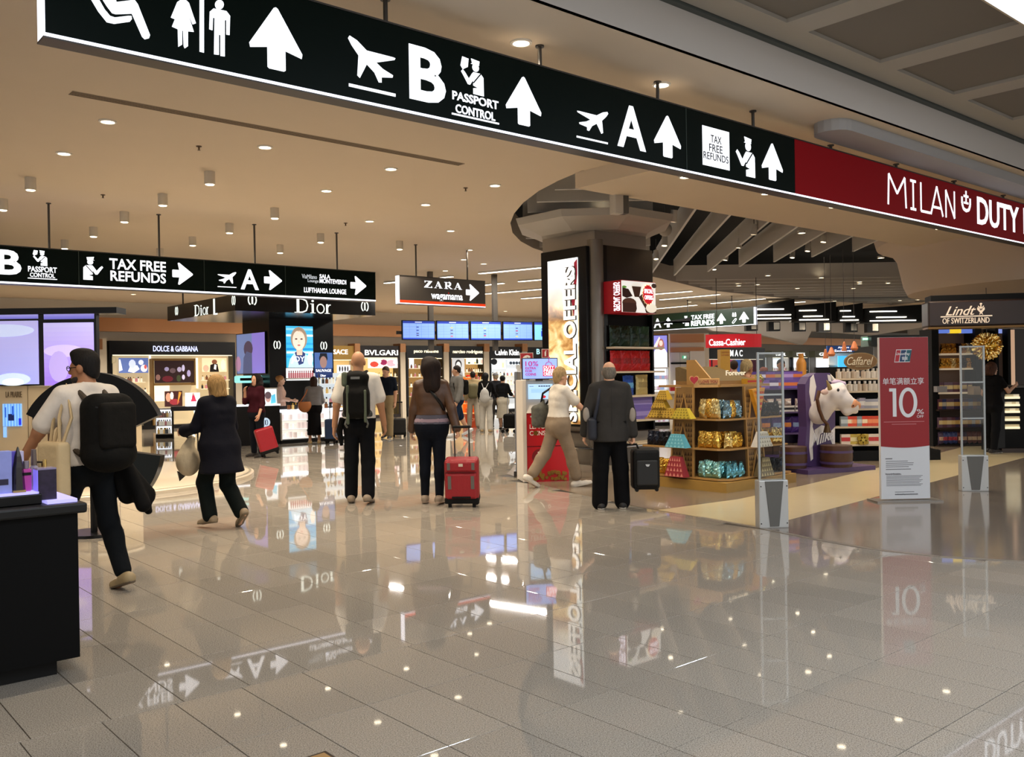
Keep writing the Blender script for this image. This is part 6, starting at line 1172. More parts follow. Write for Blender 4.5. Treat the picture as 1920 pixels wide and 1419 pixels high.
for i, (w, z) in enumerate(((.2, .1), (.15, .03), (.1, -.05), (.06, -.12))): text(['TOBLERONE', 'SWISS', 'GIFT', 'ME'][i] if False else 'TOBLERONE', mat('#c8371e', .5, name='cone_print'), -w / 2, w / 2, z, z + .035, -.024, cone_t, 'lettering', .02, th=.003)
text('Forever', mat('#efe6cc', .5, emit=.2, name='tray_print'), -.2, .26, .12, .19, -.2, tp, bold=.02).location = (0, -.13, 0)
for i, (x, c, lb) in enumerate([(.15, '#b58a2a', 'gold carton with red print on the pyramid top by the gate'), (.34, '#8a7a2a', 'olive gold bag on the pyramid top by the gate')]):
    tag(put(carton_mesh(.34, .1, .07, c, '#b02a1c') if i == 0 else bag_mesh(.2, .13, .1, c, None, .7, .3, 60), 'chocolate_carton', None, wl_(.95 + x * .9, .34 + .0 * x, 1.3925), (0, 0, TROT)), lb, 'chocolate pack')
# yellow hanging price banner beyond
yb = Fr((0, 15.5), (1, .1)); t = on(yb, 'yellow_banner', 'tall yellow paper column with faint red lettering beyond the pyramid', 'banner'); q = at(yb, (1351, 655, 1369, 697), 0); m = MB(); m.box(q[0], q[1], 0, .16, 0, q[3], mat('#b98a2c', .5, var=.1, emit=.08, name='yellow_card')); m.build('column', t)
label(yb, t, 'CHOCOLATE', (1353, 659, 1367, 662), -.001, mat('#a8501c', .5, name='orange_print'), th=.002); label(yb, t, 'LOVERS', (1353, 664, 1367, 667), -.001, mat('#a8501c', .5, name='orange_print'), th=.002)
# ================================================================== purple cow display and gondola
PUR = mat('#4d3866', .4, var=.06, scale=5, name='purple_lacquer'); PURD = mat('#3d2552', .45, name='purple_dark'); COWW = mat('#e2dcd8', .45, var=.03, scale=6, name='cow_white'); BARR = mat('#4a2c18', .5, var=.25, scale=14, name='barrel_wood')
cb = P(1537, 876, 14.2); CW = Fr((cb.x, cb.y), (.86, .5)); t = on(CW, 'cow_display', 'purple and white cow display stand with a white cow head and two barrels', 'display stand')
def cowpts(L): return [CW.uz(x, y) for x, y in L]
board = cowpts([(1517, 706), (1530, 699), (1556, 699), (1562, 709), (1566, 740), (1566, 800), (1564, 838), (1566, 874), (1512, 874), (1509, 850), (1513, 800), (1510, 750), (1510, 720)])
m = MB(); m.prism(board, 0, .16, PUR); m.build('board', t)
m = MB()
for L in ([(1519, 709), (1525, 702), (1530, 725), (1527, 742), (1524, 760), (1526, 775), (1523, 800), (1527, 812), (1523, 830), (1524, 860), (1520, 864), (1517, 840), (1519, 800), (1521, 760), (1517, 735)], [(1551, 702), (1557, 704), (1559, 716), (1553, 714)], [(1552, 815), (1565, 800), (1565, 835), (1560, 832)], [(1527, 806), (1540, 797), (1552, 800), (1553, 806), (1540, 812), (1530, 822)]): poly(m, cowpts(L), 0, COWW, .006)
m.build('white_patch', t)
q = CW.box(1519, 806, 1563, 830); mk = text('Milka', mat('#ece8e6', .45, name='script_white'), q[0], q[1], q[2], q[3], -.007, t, bold=.015, shear=.35)
cx_, cz_2 = (q[0] + q[1]) / 2, (q[2] + q[3]) / 2
for v in mk.data.vertices: v.co.z += (v.co.x - cx_) * .22; v.co.y -= .004
s_ = SDF(); ax = lambda r, up, out: (r, -out, up)      # local: x right, -y towards the front, z up
# head grows out of the board to the front right
hb = np.array([CW.uz(1538, 757)[0], -.05, CW.uz(1538, 757)[1]])
pj = lambda px, py, o: np.array([CW.uz(px, py, -o)[0], -o, CW.uz(px, py, -o)[1]])
neck0 = pj(1535, 775, .05); neck1 = pj(1553, 752, .22); skull = pj(1566, 738, .34); brow = pj(1573, 728, .36); mid = pj(1584, 750, .44); muz = pj(1601, 760, .52); jaw = pj(1588, 770, .44)
s_.cone(neck0, neck1, .17, .15, .06); s_.cone(neck1, skull, .15, .145, .06); s_.cone(skull, mid, .145, .105, .05); s_.cone(brow, mid, .1, .09, .05); s_.cone(mid, muz, .1, .082, .04); s_.cone(skull, jaw, .11, .07, .05); s_.cone(jaw, muz - np.array([0, 0, .05]), .065, .06, .04)
for sg_ in (-1, 1):
    n_ = np.array([.5, .86, 0]) * .0 + np.array([.62, .78, 0]) * sg_ * .1; s_.ell(pj(1578, 731, .4) - n_ * 0.9, (.035, .03, .03), .03)
s_.build('head', mat('#ddd5d2', .4, var=.02, scale=5, name='cow_head_white'), t, .012)
s2 = SDF(); s2.cone(muz - np.array([.02, 0, -.02]), muz + np.array([.035, -.02, .0]), .084, .066, .04); s2.build('muzzle', mat('#d6956a', .42, name='cow_muzzle'), t, .011)
s2 = SDF(); lip = muz + np.array([-.0, -.0, -.085]); s2.cone(lip - np.array([.07, -.05, -.01]), lip + np.array([.02, -.01, 0]), .05, .042, .03); s2.build('lower_lip', mat('#e0d6d0', .4, name='cow_lip'), t, .012)
m = MB(); e = pj(1571.5, 731, .515); m.lathe([(.001, -.012), (.02, -.01), (.026, 0), (.02, .01), (.001, .012)], mat('#1a1210', .15, name='eye_dark'), (e[0], e[1], e[2]), 14, 'y'); m.build('eye', t)
m = MB(); e = pj(1600, 760.5, .60); m.lathe([(.001, -.008), (.013, -.006), (.016, .004), (.001, .006)], mat('#5a2a1c', .5, name='nostril'), (e[0], e[1], e[2]), 12, 'y'); m.build('nostril', t)
h0 = pj(1556, 729, .42); h1 = pj(1550, 713, .46); m = MB(); m.tube([h0, (h0 + h1) / 2 + np.array([.005, 0, 0]), h1], [.036, .026, .006], mat('#a8905a', .4, name='horn'), 12); h0 = pj(1566, 716, .2); h1 = pj(1557, 702, .16); m.build('horn', t); m = MB(); m.tube([h0, h1], [.03, .008], mat('#d9d2c8', .4, name='horn_pale'), 12); m.build('horn', t)
s2 = SDF(); s2.ell(pj(1546, 735, .44), (.075, .03, .042), .02); s2.build('ear', mat('#d0b0a4', .5, name='cow_ear'), t, .01)
s2 = SDF()
for i in range(6): s2.ell(pj(1564 + i * 3.4, 715 + 1.2 * abs(i - 1.5), .33 + .01 * i), (.035, .05, .03), .02)
s2.build('forelock', mat('#c4b0cc', .6, var=.1, scale=20, name='cow_forelock'), t, .011)
m = MB(); m.tube([pj(1536, 733, .30), pj(1532, 748, .30), pj(1536, 768, .28), pj(1543, 786, .24), pj(1552, 796, .2)], .028, mat('#5a351c', .5, name='leather'), 8); m.build('collar', t)
m = MB(); c = pj(1551, 803, .2); m.lathe([(.001, .07), (.03, .065), (.045, .0), (.062, -.06), (.055, -.065), (.001, -.05)], mat('#5c4526', .35, .5, name='bell_bronze'), tuple(c), 16); m.build('bell', t)
pb = MB(); q0 = CW.uz(1490, 880)[0]; q1_ = CW.uz(1596, 880)[0]; pb.prism([(q0 - .1, -.35), (q1_ - .05, -.5), (q1_ + .02, -.1), (q1_ - .1, .4), (q0, .45)], 0, .07, PUR, 'z'); pb.build('base', t)
def barrel(c, r, h, par):
    m = MB(); m.lathe([(.001, h), (r * .9, h), (r, h), (r * 1.04, h * .5), (r * .98, 0), (.001, 0)], BARR, c, 22); o = m.build('barrel', par)
    for z in (.2, .72): m = MB(); m.lathe([(r * 1.035, z * h - .018), (r * 1.055, z * h - .018), (r * 1.055, z * h + .018), (r * 1.035, z * h + .018)], PUR, c, 22); m.build('hoop', o)
u_, _ = CW.uz(1568, 855, -.22); barrel((u_, -.22, .07), .235, .33, t); u_, _ = CW.uz(1492, 855, -.0); barrel((u_, .05, .07), .2, .33, t)
# purple gondola behind pyramid and gate
GD = Fr(P(1455, 865, 15.4), (1, .12)); t = on(GD, 'chocolate_gondola', 'purple shelf unit of purple chocolate packs behind the clear gate', 'shelf unit'); u0, u1 = GD.uz(1405, 800)[0], GD.uz(1514, 800)[0]; ztop = GD.uz(1460, 695)[1]
m = MB(); m.box(u0, u1, .35, .42, 0, ztop, PURD); m.build('back_panel', t); m = MB(); m.box(u0, u1, -.1, .42, 0, .12, PUR); m.build('plinth', t)
for x in (u0, u1 - .03): m = MB(); m.box(x, x + .03, 0, .4, .1, ztop - .1, PURD); m.build('side_panel', t)
zg = [GD.uz(1460, y)[1] for y in (852, 812, 772, 728)]; MP = [carton_mesh(.17, .08, .14, c, c2) for c, c2 in (('#5a3a8c', '#c79a5a'), ('#6a4aa0', '#d8743a'), ('#4c2f7a', '#e8e0f0'), ('#7a5ab0', '#b89ad0'))]; MB2 = [bag_mesh(.2, .27, .09, c, b_, .1, .4, i + 80) for i, (c, b_) in enumerate((('#4a2f78', '#d8843a'), ('#56388a', '#8aa0c8')))]
for i, z in enumerate(zg):
    z = max(z, .13); m = MB(); m.box(u0 + .03, u1 - .03, -.05, .35, z - .025, z, PUR); m.build('shelf', t); lv = ['lowest', 'second', 'third', 'top'][i]
    if i == 1: stock(MB2, GD, u0 + .05, u1 - .05, .1, z + .001, 5, 'purple chocolate bag on the second shelf of the purple unit', 'bag', 'purple bags on the purple unit', 'chocolate_bag', .02, 81)
    elif i == 2: stock([carton_mesh(.16, .12, .1, '#d8d4d0', '#222226')], GD, u0 + .3, u1 - .05, .05, z + .001, 4, 'white crate on the third purple shelf', 'crate', 'white crates on the purple unit', 'toy_crate', .02, 82); stock([bag_mesh(.12, .12, .1, '#c9b6b0', '#e8e2e0', 0, .8, 90)], GD, u0 + .3, u1 - .05, .05, z + .102, 4, 'small pale plush toy sitting in a white crate', 'toy', 'plush toys on the purple unit', 'plush_toy', .02, 83)
    elif i == 3: stock(MP, GD, u0 + .03, u1 - .02, .02, z + .001, 6, 'chocolate carton in the front row on the purple unit top', 'carton', 'front cartons on the purple unit top', 'carton', .0, 84); stock(MP, GD, u0 + .03, u1 - .02, .17, z + .142, 6, 'chocolate carton in the raised back row on the purple unit top', 'carton', 'back cartons on the purple unit top', 'carton', .0, 85)
    else: stock([carton_mesh(.2, .12, .18, '#3a2414', '#4c3018')], GD, u0 + .05, u1 - .05, .1, z + .001, 5, 'brown box on the lowest shelf of the purple unit', 'carton', 'brown boxes of the purple unit', 'carton', .01, 86)
m = MB(); m.box(u0 + .03, u1 - .03, .12, .34, zg[3], zg[3] + .14, PURD); m.build('step', t)
def gourd(p, col, lb, h=.42):
    t = thing('display_bottle', lb, 'ornament', p); m = MB(); m.lathe([(.001, 0), (h * .2, 0), (h * .21, h * .6), (h * .15, h * .75), (h * .1, h * .8), (h * .11, h), (.001, h)], mat(col, .45, name='orange_card'), n=14); m.build('body', t)
gourd(GD.w(GD.uz(1531, 690)[0], .6, 1.45), '#c8862c', 'tall orange bottle shaped ornament above the purple cow stand')
for i, (x, y) in enumerate(((1548, 664), (1559, 660), (1583, 650), (1602, 649))):
    t = thing('paper_lantern', 'small orange cone lantern hanging over the chocolate shelves, %s in its row' % ordn[i], 'lantern', P(x, y + 6, 17.2), 0, 'orange cone lanterns'); m = MB(); m.lathe([(.001, .16), (.02, .15), (.075 if i % 2 else .045, .02), (.05, -.02), (.001, -.01)], mat('#d07a4a', .5, emit=.08, name='lantern_orange'), n=10); m.build('shade', t); m = MB(); m.tube([(0, 0, .16), (0, 0, 1.9)], .004, DKSTEEL, 5); m.build('cord', t)
# dark shelf unit behind the cow and banner
DS = Fr((0, 15.75), (1, -.02)); t = on(DS, 'chocolate_gondola', 'dark shelf unit with cream shelves of sweets between cow and banner', 'shelf unit'); u0, u1 = DS.uz(1545, 800)[0], DS.uz(1757, 800)[0]
m = MB(); m.box(u0, u1, .4, .5, 0, 1.62, MATTE); m.build('back_panel', t); m = MB(); m.box(u0, u1, -.12, .5, 0, DS.uz(1700, 843)[1], MATTE); m.build('plinth', t); m = MB(); m.box(u1 - .22, u1 - .12, 0, .5, .1, 1.62, MATTE); m.build('side_panel', t)
SWT = [carton_mesh(.11, .08, h, c, c2, .1) for h, c, c2 in ((.16, '#9a9aa6', '#d8d2c8'), (.18, '#a8a0b0', '#e8e2da'))]; SW2 = [carton_mesh(.12, .08, .17, c, c2) for c, c2 in (('#7f8a90', '#b9c2c4'), ('#c8452a', '#e88a5a'), ('#d03a20', '#f0d8b0'))]; SW3 = [carton_mesh(.15, .08, .17, c, c2) for c, c2 in (('#d8c8b8', '#c03030'), ('#b9a040', '#e2d6a0'), ('#c9b060', '#7a5a1a'))]; JAR = [bottle_mesh(.1, .17, c, '#d8d0c4', True) for c in ('#c9bfb0', '#b9a690')]
for i, (y, mes, nm, n) in enumerate([(832, SW3, 'cream and gold sweet box', 13), (799, SW2, 'grey or orange sweet box', 15), (766, SWT, 'violet grey sweet box', 16), (733, JAR, 'clear sweet jar', 16), (709, JAR, 'pale sweet jar', 16)]):
    z = DS.uz(1620, y)[1]; d = -.1 + .07 * i; m = MB(); m.box(u0, u1 - .22, d, .4, z - .03, z, mat('#c9b79a', .45, name='shelf_cream2')); m.build('shelf', t)
    stock(mes, DS, u0 + .3, u1 - .26, d + .08, z + .001, n, '%s on the %s shelf between cow and banner' % (nm, ['lowest', 'second', 'third', 'fourth', 'top'][i]), 'sweets', '%ses on the dark shelf unit' % nm, 'sweet_box', .01, 90 + i)
m = MB()
fl_ = thing('gold_flower_box', 'gold flower shaped box on the lowest shelf beside the banner', 'box', DS.w(DS.uz(1613, 826)[0], -.14, DS.uz(1613, 832)[1] + .08)); m = MB()
for k in range(5): m.cyl((.055 * math.cos(k * 1.257 + .3), 0, .055 * math.sin(k * 1.257 + .3)), .042, .04, mat('#9c7f2c', .3, .7, name='flower_gold'), 14, 'y')
m.build('petals', fl_); m = MB(); m.cyl((0, -.01, 0), .03, .02, mat('#b9a24a', .3, .7, name='flower_center'), 14, 'y'); m.build('centre', fl_)
OV = Fr((0, 15.3), (1, 0)); t = on(OV, 'oval_sign', 'brown oval sign in cream script over the sweet shelves', 'sign'); q = at(OV, (1583, 661, 1645, 694), 0); cu, cz2 = (q[0] + q[1]) / 2, (q[2] + q[3]) / 2; m = MB(); poly(m, ell(cu, cz2, (q[1] - q[0]) / 2, (q[3] - q[2]) / 2, 40), .03, mat('#8f7448', .45, name='oval_brown'), .03); poly(m, ell(cu, cz2, (q[1] - q[0]) / 2 * .95, (q[3] - q[2]) / 2 * .92, 40), 0, mat('#6d4f28', .45, emit=.03, name='oval_dark'), .004); m.build('plate', t); label(OV, t, 'Caffarel', (1588, 669, 1637, 684), -.004, mat('#cdbfa2', .5, emit=.05, name='script_cream'), .0, .4); label(OV, t, 'MAESTRI CIOCCOLATIERI', (1604, 685.5, 1632, 688), -.004, mat('#b0a080', .5, name='small_print'), .0)
m = MB(); m.tube([(cu, .03, q[2]), (cu, .03, 1.45)], .012, DKSTEEL, 6); m.build('stem', t)
# ================================================================== brown chocolate shop
LS = Fr((0, 17.3), (1, -.22)); t = on(LS, 'chocolate_shop', 'dark brown chocolate shop with gold script over its lit shelves', 'shop'); LB = mat('#2e1f18', .4, name='shop_brown')
u0 = LS.uz(1740, 590)[0]; u1 = LS.uz(2010, 590)[0]; zf0 = LS.uz(1800, 612)[1]; zf1 = LS.uz(1800, 563)[1]
m = MB(); m.box(u0, u1, 0, .5, zf0, zf1, LB, .03); m.box(u0 + .06, u1, .05, .5, zf1, zf1 + .1, MATTE); m.build('fascia', t); m = MB(); m.box(u0, u1, -.01, .4, zf0 - .03, zf0, mat('#7a5a30', .35, .6, name='brass_edge')); m.build('brass_edge', t)
SCR = mat('#e2cdb4', .4, emit=.35, name='script_cream_lit'); mk = label(LS, t, 'Lindt', (1773, 574, 1829, 591), -.002, SCR, .0, .45, th=.03); label(LS, t, 'OF SWITZERLAND', (1767, 595.5, 1855, 606), -.002, SCR, .0, th=.02)
q = at(LS, (1763.5, 591.8, 1860, 594), -.002); m = MB(); poly(m, rect(*q), -.002, SCR, .02); m.build('rule', t)
q = at(LS, (1832, 568, 1846, 590), -.002); m = MB()
poly(m, fit([(.44, .6), (.56, .6), (.54, .95), (.46, .95)], *q), -.002, SCR, .02); poly(m, fit(ell(.5, .93, .16, .08, 10), *q), -.002, SCR, .02)
for s in (-1, 1):
    poly(m, fit([(.5, .1), (.5 + s * .5, .45), (.5 + s * .45, .65), (.5 + s * .2, .5)], *q), -.002, SCR, .02); poly(m, fit([(.5, .55), (.5 + s * .35, .78), (.5 + s * .38, .7), (.5 + s * .1, .5)], *q), -.002, SCR, .02)
poly(m, fit([(.3, 0), (.5, .45), (.75, 0), (.5, .15)], *q), -.002, SCR, .02); m.build('crest', t)
LK = Fr((0, 18.3), (1, 0)); a0, a1 = LK.uz(1755, 750)[0], LK.uz(1866, 750)[0]; zt2 = LK.uz(1800, 616)[1]
lk = on(LK, 'wall_shelving', 'tall brown wall shelving of gift packs in the chocolate shop', 'shelf unit'); m = MB(); m.box(a0, a1 + .6, .4, .5, 0, zt2, mat('#5a463a', .6, emit=.04, name='niche_taupe')); m.build('back_panel', lk); m = MB(); m.box(a0, a1, -.1, .5, 0, .1, MATTE); m.build('plinth', lk)
for x0, x1 in ((1745, 1758), (1826, 1838), (1864, 1870)): xa, xb = LK.uz(x0, 650)[0], LK.uz(x1, 650)[0]; zl = 0 if x0 != 1826 else LK.uz(1830, 733)[1]; m = MB(); m.box(xa, xb, -.05, .5, zl, zt2, MATTE); m.build('upright', lk)
GFT = [bag_mesh(.14, .2, .1, c, None, .85, .26, i + 100) for i, c in enumerate(('#c9963a', '#a87428', '#3a2418', '#d8c08a'))]; GF2 = [carton_mesh(.09, .07, .2, c, c2) for c, c2 in (('#3a2c4c', '#c9a05a'), ('#2c3460', '#b9b0a0'), ('#5c3440', '#d8b878'), ('#6a5060', '#e0c890'))]; GF3 = [bag_mesh(.12, .26, .08, c, b_, .1, .4, i + 110) for i, (c, b_) in enumerate((('#4c3a50', '#c8a080'), ('#2f3a6a', '#a03038'), ('#6a3c3a', '#d0b090')))]
CLIP = mat('#d6c088', .4, .4, name='gold_bow')
for i, (y, x0, x1, mes, n, nm, off) in enumerate([(833, 1757, 1862, GF3, 11, 'tall patterned gift bag', -.1), (800, 1757, 1862, GF2, 13, 'narrow gift box', -.1), (766, 1757, 1862, GF2, 14, 'small gift box', -.1), (735, 1757, 1825, GF2[2:], 7, 'red gift box', 0), (690, 1761, 1825, GFT, 6, 'gold foil gift pack', .1), (662, 1761, 1825, GFT, 6, 'gold foil gift bag', .1)]):
    z = LK.uz((x0 + x1) / 2, y)[1]; xa, xb = LK.uz(x0, y, off)[0], LK.uz(x1, y, off)[0]; m = MB(); m.box(xa, xb, off - .06, .4, z - .035, z, LB if i < 3 else mat('#cdb89a', .4, emit=.25, name='lit_shelf_cream')); m.build('shelf', lk)
    stock(mes, LK, xa + .03, xb - .03, off + .02, z + .001, n, '%s on the %s shelf of the chocolate shop' % (nm, ordn[i]), 'gift pack', '%s row in the chocolate shop' % nm, 'gift_pack', .008, 120 + i)
    if i in (0, 1, 2): stock(mes, LK, xa + .06, xb - .06, off + .14, z + .001, n - 2, '%s, back row of the %s chocolate shelf' % (nm, ordn[i]), 'gift pack', '%s second row in the chocolate shop' % nm, 'gift_pack', .008, 130 + i)
for x0, x1, cs in ((1759, 1824, ('#5f7ad0', '#f0cc30', '#5f7ad0')), (1867, 1892, ('#8a9ce0', '#8a9ce0', '#f0cc30'))):
    w = (x1 - x0) / 3; t2 = on(LK, 'lit_banner', 'blue and yellow lit strip under the brown fascia' + (' over the gold packs' if x0 < 1800 else ' near the tinsel ball'), 'light box')
    for k, c in enumerate(cs): panel(LK, t2, (x0 + w * k, 617, x0 + w * (k + 1), 624.5), .05, glow(c, .9), 'lit_panel', .1)
t = on(LK, 'lit_column', 'narrow glowing cream column in the chocolate shop', 'column'); panel(LK, t, (1895.5, 618, 1903, 722), -.2, glow('#d8b090', .6), 'lit_face', .15); panel(LK, t, (1890, 616, 1895.5, 732), -.2, MATTE, 'frame', .2); panel(LK, t, (1903, 616, 1990, 732), .1, LB, 'wall_panel', .2)
t = on(LK, 'service_counter', 'counter with stacked boxes behind the clear gate in the chocolate shop', 'counter'); panel(LK, t, (1826, 724, 1850, 740), -.35, mat('#a8927c', .5, name='card_taupe'), 'boxes', .25); panel(LK, t, (1757, 724, 1776, 735), -.2, mat('#8f8c8c', .5, name='grey_tray'), 'tray', .2)
# gold tinsel ball
t = on(LK, 'tinsel_ball', 'big glittering gold tinsel ball hanging in the chocolate shop', 'ornament'); ub, zb2 = LK.uz(1850.5, 649, -.9); m = MB(); R = .26; m.lathe([(.001, R * .8)] + [(R * .8 * math.sin(a), R * .8 * math.cos(a)) for a in np.linspace(.2, 2.94, 9)] + [(.001, -R * .8)], GOLD, (ub, -.9, zb2), 16); m.build('core', t)
r = random.Random(8); tm_ = MB(); TG = [mat('#e0b14a', .2, 1, name='tinsel'), mat('#b5842c', .25, 1, name='tinsel2'), mat('#f0d890', .2, .9, emit=.3, name='tinsel3')]
for i in range(900):
    d = Vector((r.gauss(0, 1), r.gauss(0, 1), r.gauss(0, 1))).normalized(); a = d.orthogonal().normalized(); a.rotate(Matrix.Rotation(r.uniform(0, 6.3), 3, d)); c = Vector((ub, -.9, zb2)) + d * R * r.uniform(.78, .86); e_ = c + d * R * r.uniform(.12, .26) + a * .02; w = a.cross(d) * .008; tm_.add([c - w, c + w, e_ + w, e_ - w], [(0, 1, 2, 3)], TG[i % 3])
o = tm_.build('tinsel', t); o['kind'] = 'stuff'; m = MB(); m.tube([(ub, -.9, zb2 + R * .8), (ub, -.9, ZC - .9)], .006, DKSTEEL, 5); m.build('cord', t)
# dark lit display case at the edge
EC = Fr((0, 17.6), (1, -.1)); t = on(EC, 'praline_case', 'dark display case with five lit shelves at the edge of the chocolate shop', 'display case'); a, b2 = EC.uz(1869, 780)[0], EC.uz(1990, 780)[0]; zt3 = EC.uz(1890, 727)[1]; m = MB(); m.box(a + .1, b2, .1, .7, .0, zt3, MATTE); m.build('body', t); m = MB(); m.box(a, a + .14, 0, .7, 0, zt3, BLACK); m.build('side_panel', t); m = MB(); m.box(a, b2, -.02, .7, zt3, zt3 + .04, DKSTEEL); m.build('top', t); m = MB(); m.box(a + .05, b2, -.08, .6, 0, .08, LB); m.build('plinth', t)
for y in (745.5, 759.5, 772, 787, 802):
    z = EC.uz(1900, y)[1]; x0, x1 = EC.uz(1885, y)[0], EC.uz(1912.5, y)[0]; m = MB(); m.box(x0, x1, .0, .1, z - .02, z + .02, glow('#efe3c0', 1.0)); m.build('lit_shelf', t); stock([carton_mesh(.07, .05, .04, c, emit=.2) for c in ('#e8dcc0', '#c9b890')], EC, x0 + .02, x1, .05, z + .021, 4, 'small pale praline box on a lit shelf of the dark case', 'box', 'praline boxes in the dark display case', 'praline_box', .01, int(y))
# ================================================================== people
def N_(v): v = np.array(v, float); return v / np.linalg.norm(v)
SKIN = {k: mat(c, .55, var=.05, scale=25, name='skin') for k, c in dict(fair='#c99a7c', tan='#9c6a48', mid='#b5835f', pale='#d8ac90').items()}
def cloth(c, r=.85, var=.12, scale=14, bump=.25): return mat(c, r, var=var, scale=scale, bump=bump, spec=.12, name='cloth')
class Person:
    def __init__(s, label_, x, y, rot, h=1.72, fem=False, legs=((8, 4), (-8, 6)), arms=((4, 8, 12), (-4, 8, 12)), lean=0.0, head=(0, 0), skin='mid', spread=3.0, toe=(0, 0), group=None, res=.014, curl=(.45, .45), bare=1.0, grip=None, fat=1.0):
        s.h = h; s.fem = fem; s.res = res; s.skin = SKIN[skin]; k = s.k = h / 1.75; s.root = thing('person', label_, 'person', (x, y, 0), math.radians(rot), group); s.rot = math.radians(rot); s.fat = fat
        hip = .047 * h; s.hz = .515 * h; s.J = {}
        la = math.radians(lean); s.T = lambda p: np.array([p[0], p[1] * math.cos(la) + (p[2] - s.hz) * math.sin(la), s.hz + (p[2] - s.hz) * math.cos(la) - p[1] * math.sin(la)])
        low = 1e9
        for i, sd in enumerate((-1, 1)):     # left is -x
            a, b = math.radians(legs[i][0]), math.radians(legs[i][1]); sp = math.radians(legs[i][2] if len(legs[i]) > 2 else spread); tp = math.radians(toe[i])
            H0 = np.array([sd * hip, 0, s.hz]); d1 = N_((sd * math.sin(sp), math.sin(a) * math.cos(sp), -math.cos(a) * math.cos(sp))); K = H0 + d1 * .245 * h; d2 = N_((sd * math.sin(sp) * .5, math.sin(a - b), -math.cos(a - b))); A = K + d2 * .232 * h
            f = np.array([sd * .12, math.cos(tp), math.sin(tp)]); f = N_(f); up = np.array([0, -math.sin(tp), math.cos(tp)])
            heel = A - f * .035 * h - up * .022 * h; ball = A + f * .075 * h - up * .028 * h; tip = A + f * .112 * h - up * .028 * h + np.array([0, 0, .006 * h if tp < -.2 else 0])
            s.J[i] = dict(hip=H0, knee=K, ank=A, heel=heel, ball=ball, tip=tip, f=f, up=up); low = min(low, heel[2] - .016 * h, tip[2] - .012 * h, ball[2] - .012 * h)
        s.dz = -low; dz = np.array([0, 0, s.dz])
        for i in (0, 1):
            for q in ('hip', 'knee', 'ank', 'heel', 'ball', 'tip'): s.J[i][q] = s.J[i][q] + dz
        T0 = s.T; s.T = lambda p: T0(np.array(p, float)) + dz
        shw = (.088 if fem else .103) * h
        for i, sd in enumerate((-1, 1)):
            a, c, e = [math.radians(v) for v in arms[i][:3]]; inw = arms[i][3] if len(arms[i]) > 3 else .1
            S = s.T((sd * shw, -.005, .81 * h)); d1 = N_((sd * math.sin(c), math.sin(a) * math.cos(c), -math.cos(a) * math.cos(c))); E = S + d1 * .172 * h; d2 = N_((sd * (math.sin(c) * .6 - math.sin(inw)), math.sin(a + e), -math.cos(a + e))); W = E + d2 * .148 * h
            s.J['a%d' % i] = dict(sh=S, el=E, wr=W, d=d2, sd=sd)
        s.hd = s.T((0, .005 * k, .985 * h - .172 * k)); yw, pt = math.radians(head[0]), math.radians(head[1])
        Rz = np.array([[math.cos(yw), -math.sin(yw), 0], [math.sin(yw), math.cos(yw), 0], [0, 0, 1]]); Rx = np.array([[1, 0, 0], [0, math.cos(pt), -math.sin(pt)], [0, math.sin(pt), math.cos(pt)]]); s.R = Rz @ Rx
        s.body(curl, grip)
    def hp(s, p): return s.hd + s.R @ (np.array(p, float) * s.k)
    def torso(s, F, t, lo=0.0, hi=9.0):
        h, k, T, f = s.h, s.k, s.T, s.fat
        if s.fem: W = [(.040, .50, .064, 1.0), (.044, .535, .064, .98), (.034, .585, .058, .98), (.026, .635, .053, .98), (.032, .70, .054, 1.0), (.044, .755, .05, 1.0), (.066, .80, .034, 1.1)]
        else: W = [(.036, .50, .062, 1.0), (.038, .54, .062, 1.0), (.034, .60, .062, .98), (.036, .66, .062, .98), (.046, .72, .063, 1.0), (.056, .765, .056, 1.0), (.08, .80, .036, 1.1)]
        prev = None
        for hw, z, r, sq in W:
            if z < lo or z > hi: continue
            a, b = T((-hw * h * f, 0, z * h)), T((hw * h * f, 0, z * h)); F.cone(a, b, r * h * f + t, r * h * f + t, .02, sq)
            if prev is not None:
                for j in (0, 1): F.cone(prev[0][j], (a, b)[j], prev[1] * h * f + t, r * h * f + t, .02, sq)
                F.cone((prev[0][0] + prev[0][1]) / 2, (a + b) / 2, prev[1] * h * f + t, r * h * f + t, .02, sq)
            prev = ((a, b), r)
        for sd in (-1, 1):
            if lo <= .53: F.ell(T((sd * .036 * h * f, -.026 * h, .515 * h)), (.048 * h * f + t, .052 * h * f + t, .052 * h + t), .03)
        if hi > .8:
            if s.fem:
                for sd in (-1, 1): F.ell(T((sd * .04 * h, .034 * h, .728 * h)), (.04 * h + t, .036 * h + t, .042 * h + t), .03)
            for sd in (-1, 1): F.cone(T((0, -.012 * h, .84 * h)), T((sd * (.078 if s.fem else .09) * h, -.005, .812 * h)), .027 * h + t, .031 * h + t, .025)
    def arm(s, F, i, t, frac=2.0, loose=0.0):
        q = s.J['a%d' % i]; h = s.h; r = (.0245, .021, .0155) if s.fem else (.029, .0245, .018)
        if frac <= 1: E = q['sh'] + (q['el'] - q['sh']) * frac; F.cone(q['sh'], E, r[0] * h * 1.12 + t, (r[0] + (r[1] - r[0]) * frac) * h + t + loose, .022)
        else:
            F.cone(q['sh'], q['el'], r[0] * h * 1.1 + t, r[1] * h + t, .022); g = frac - 1; E = q['el'] + (q['wr'] - q['el']) * g; F.cone(q['el'], E, r[1] * h + t, (r[1] + (r[2] - r[1]) * g) * h + t + loose, .03)
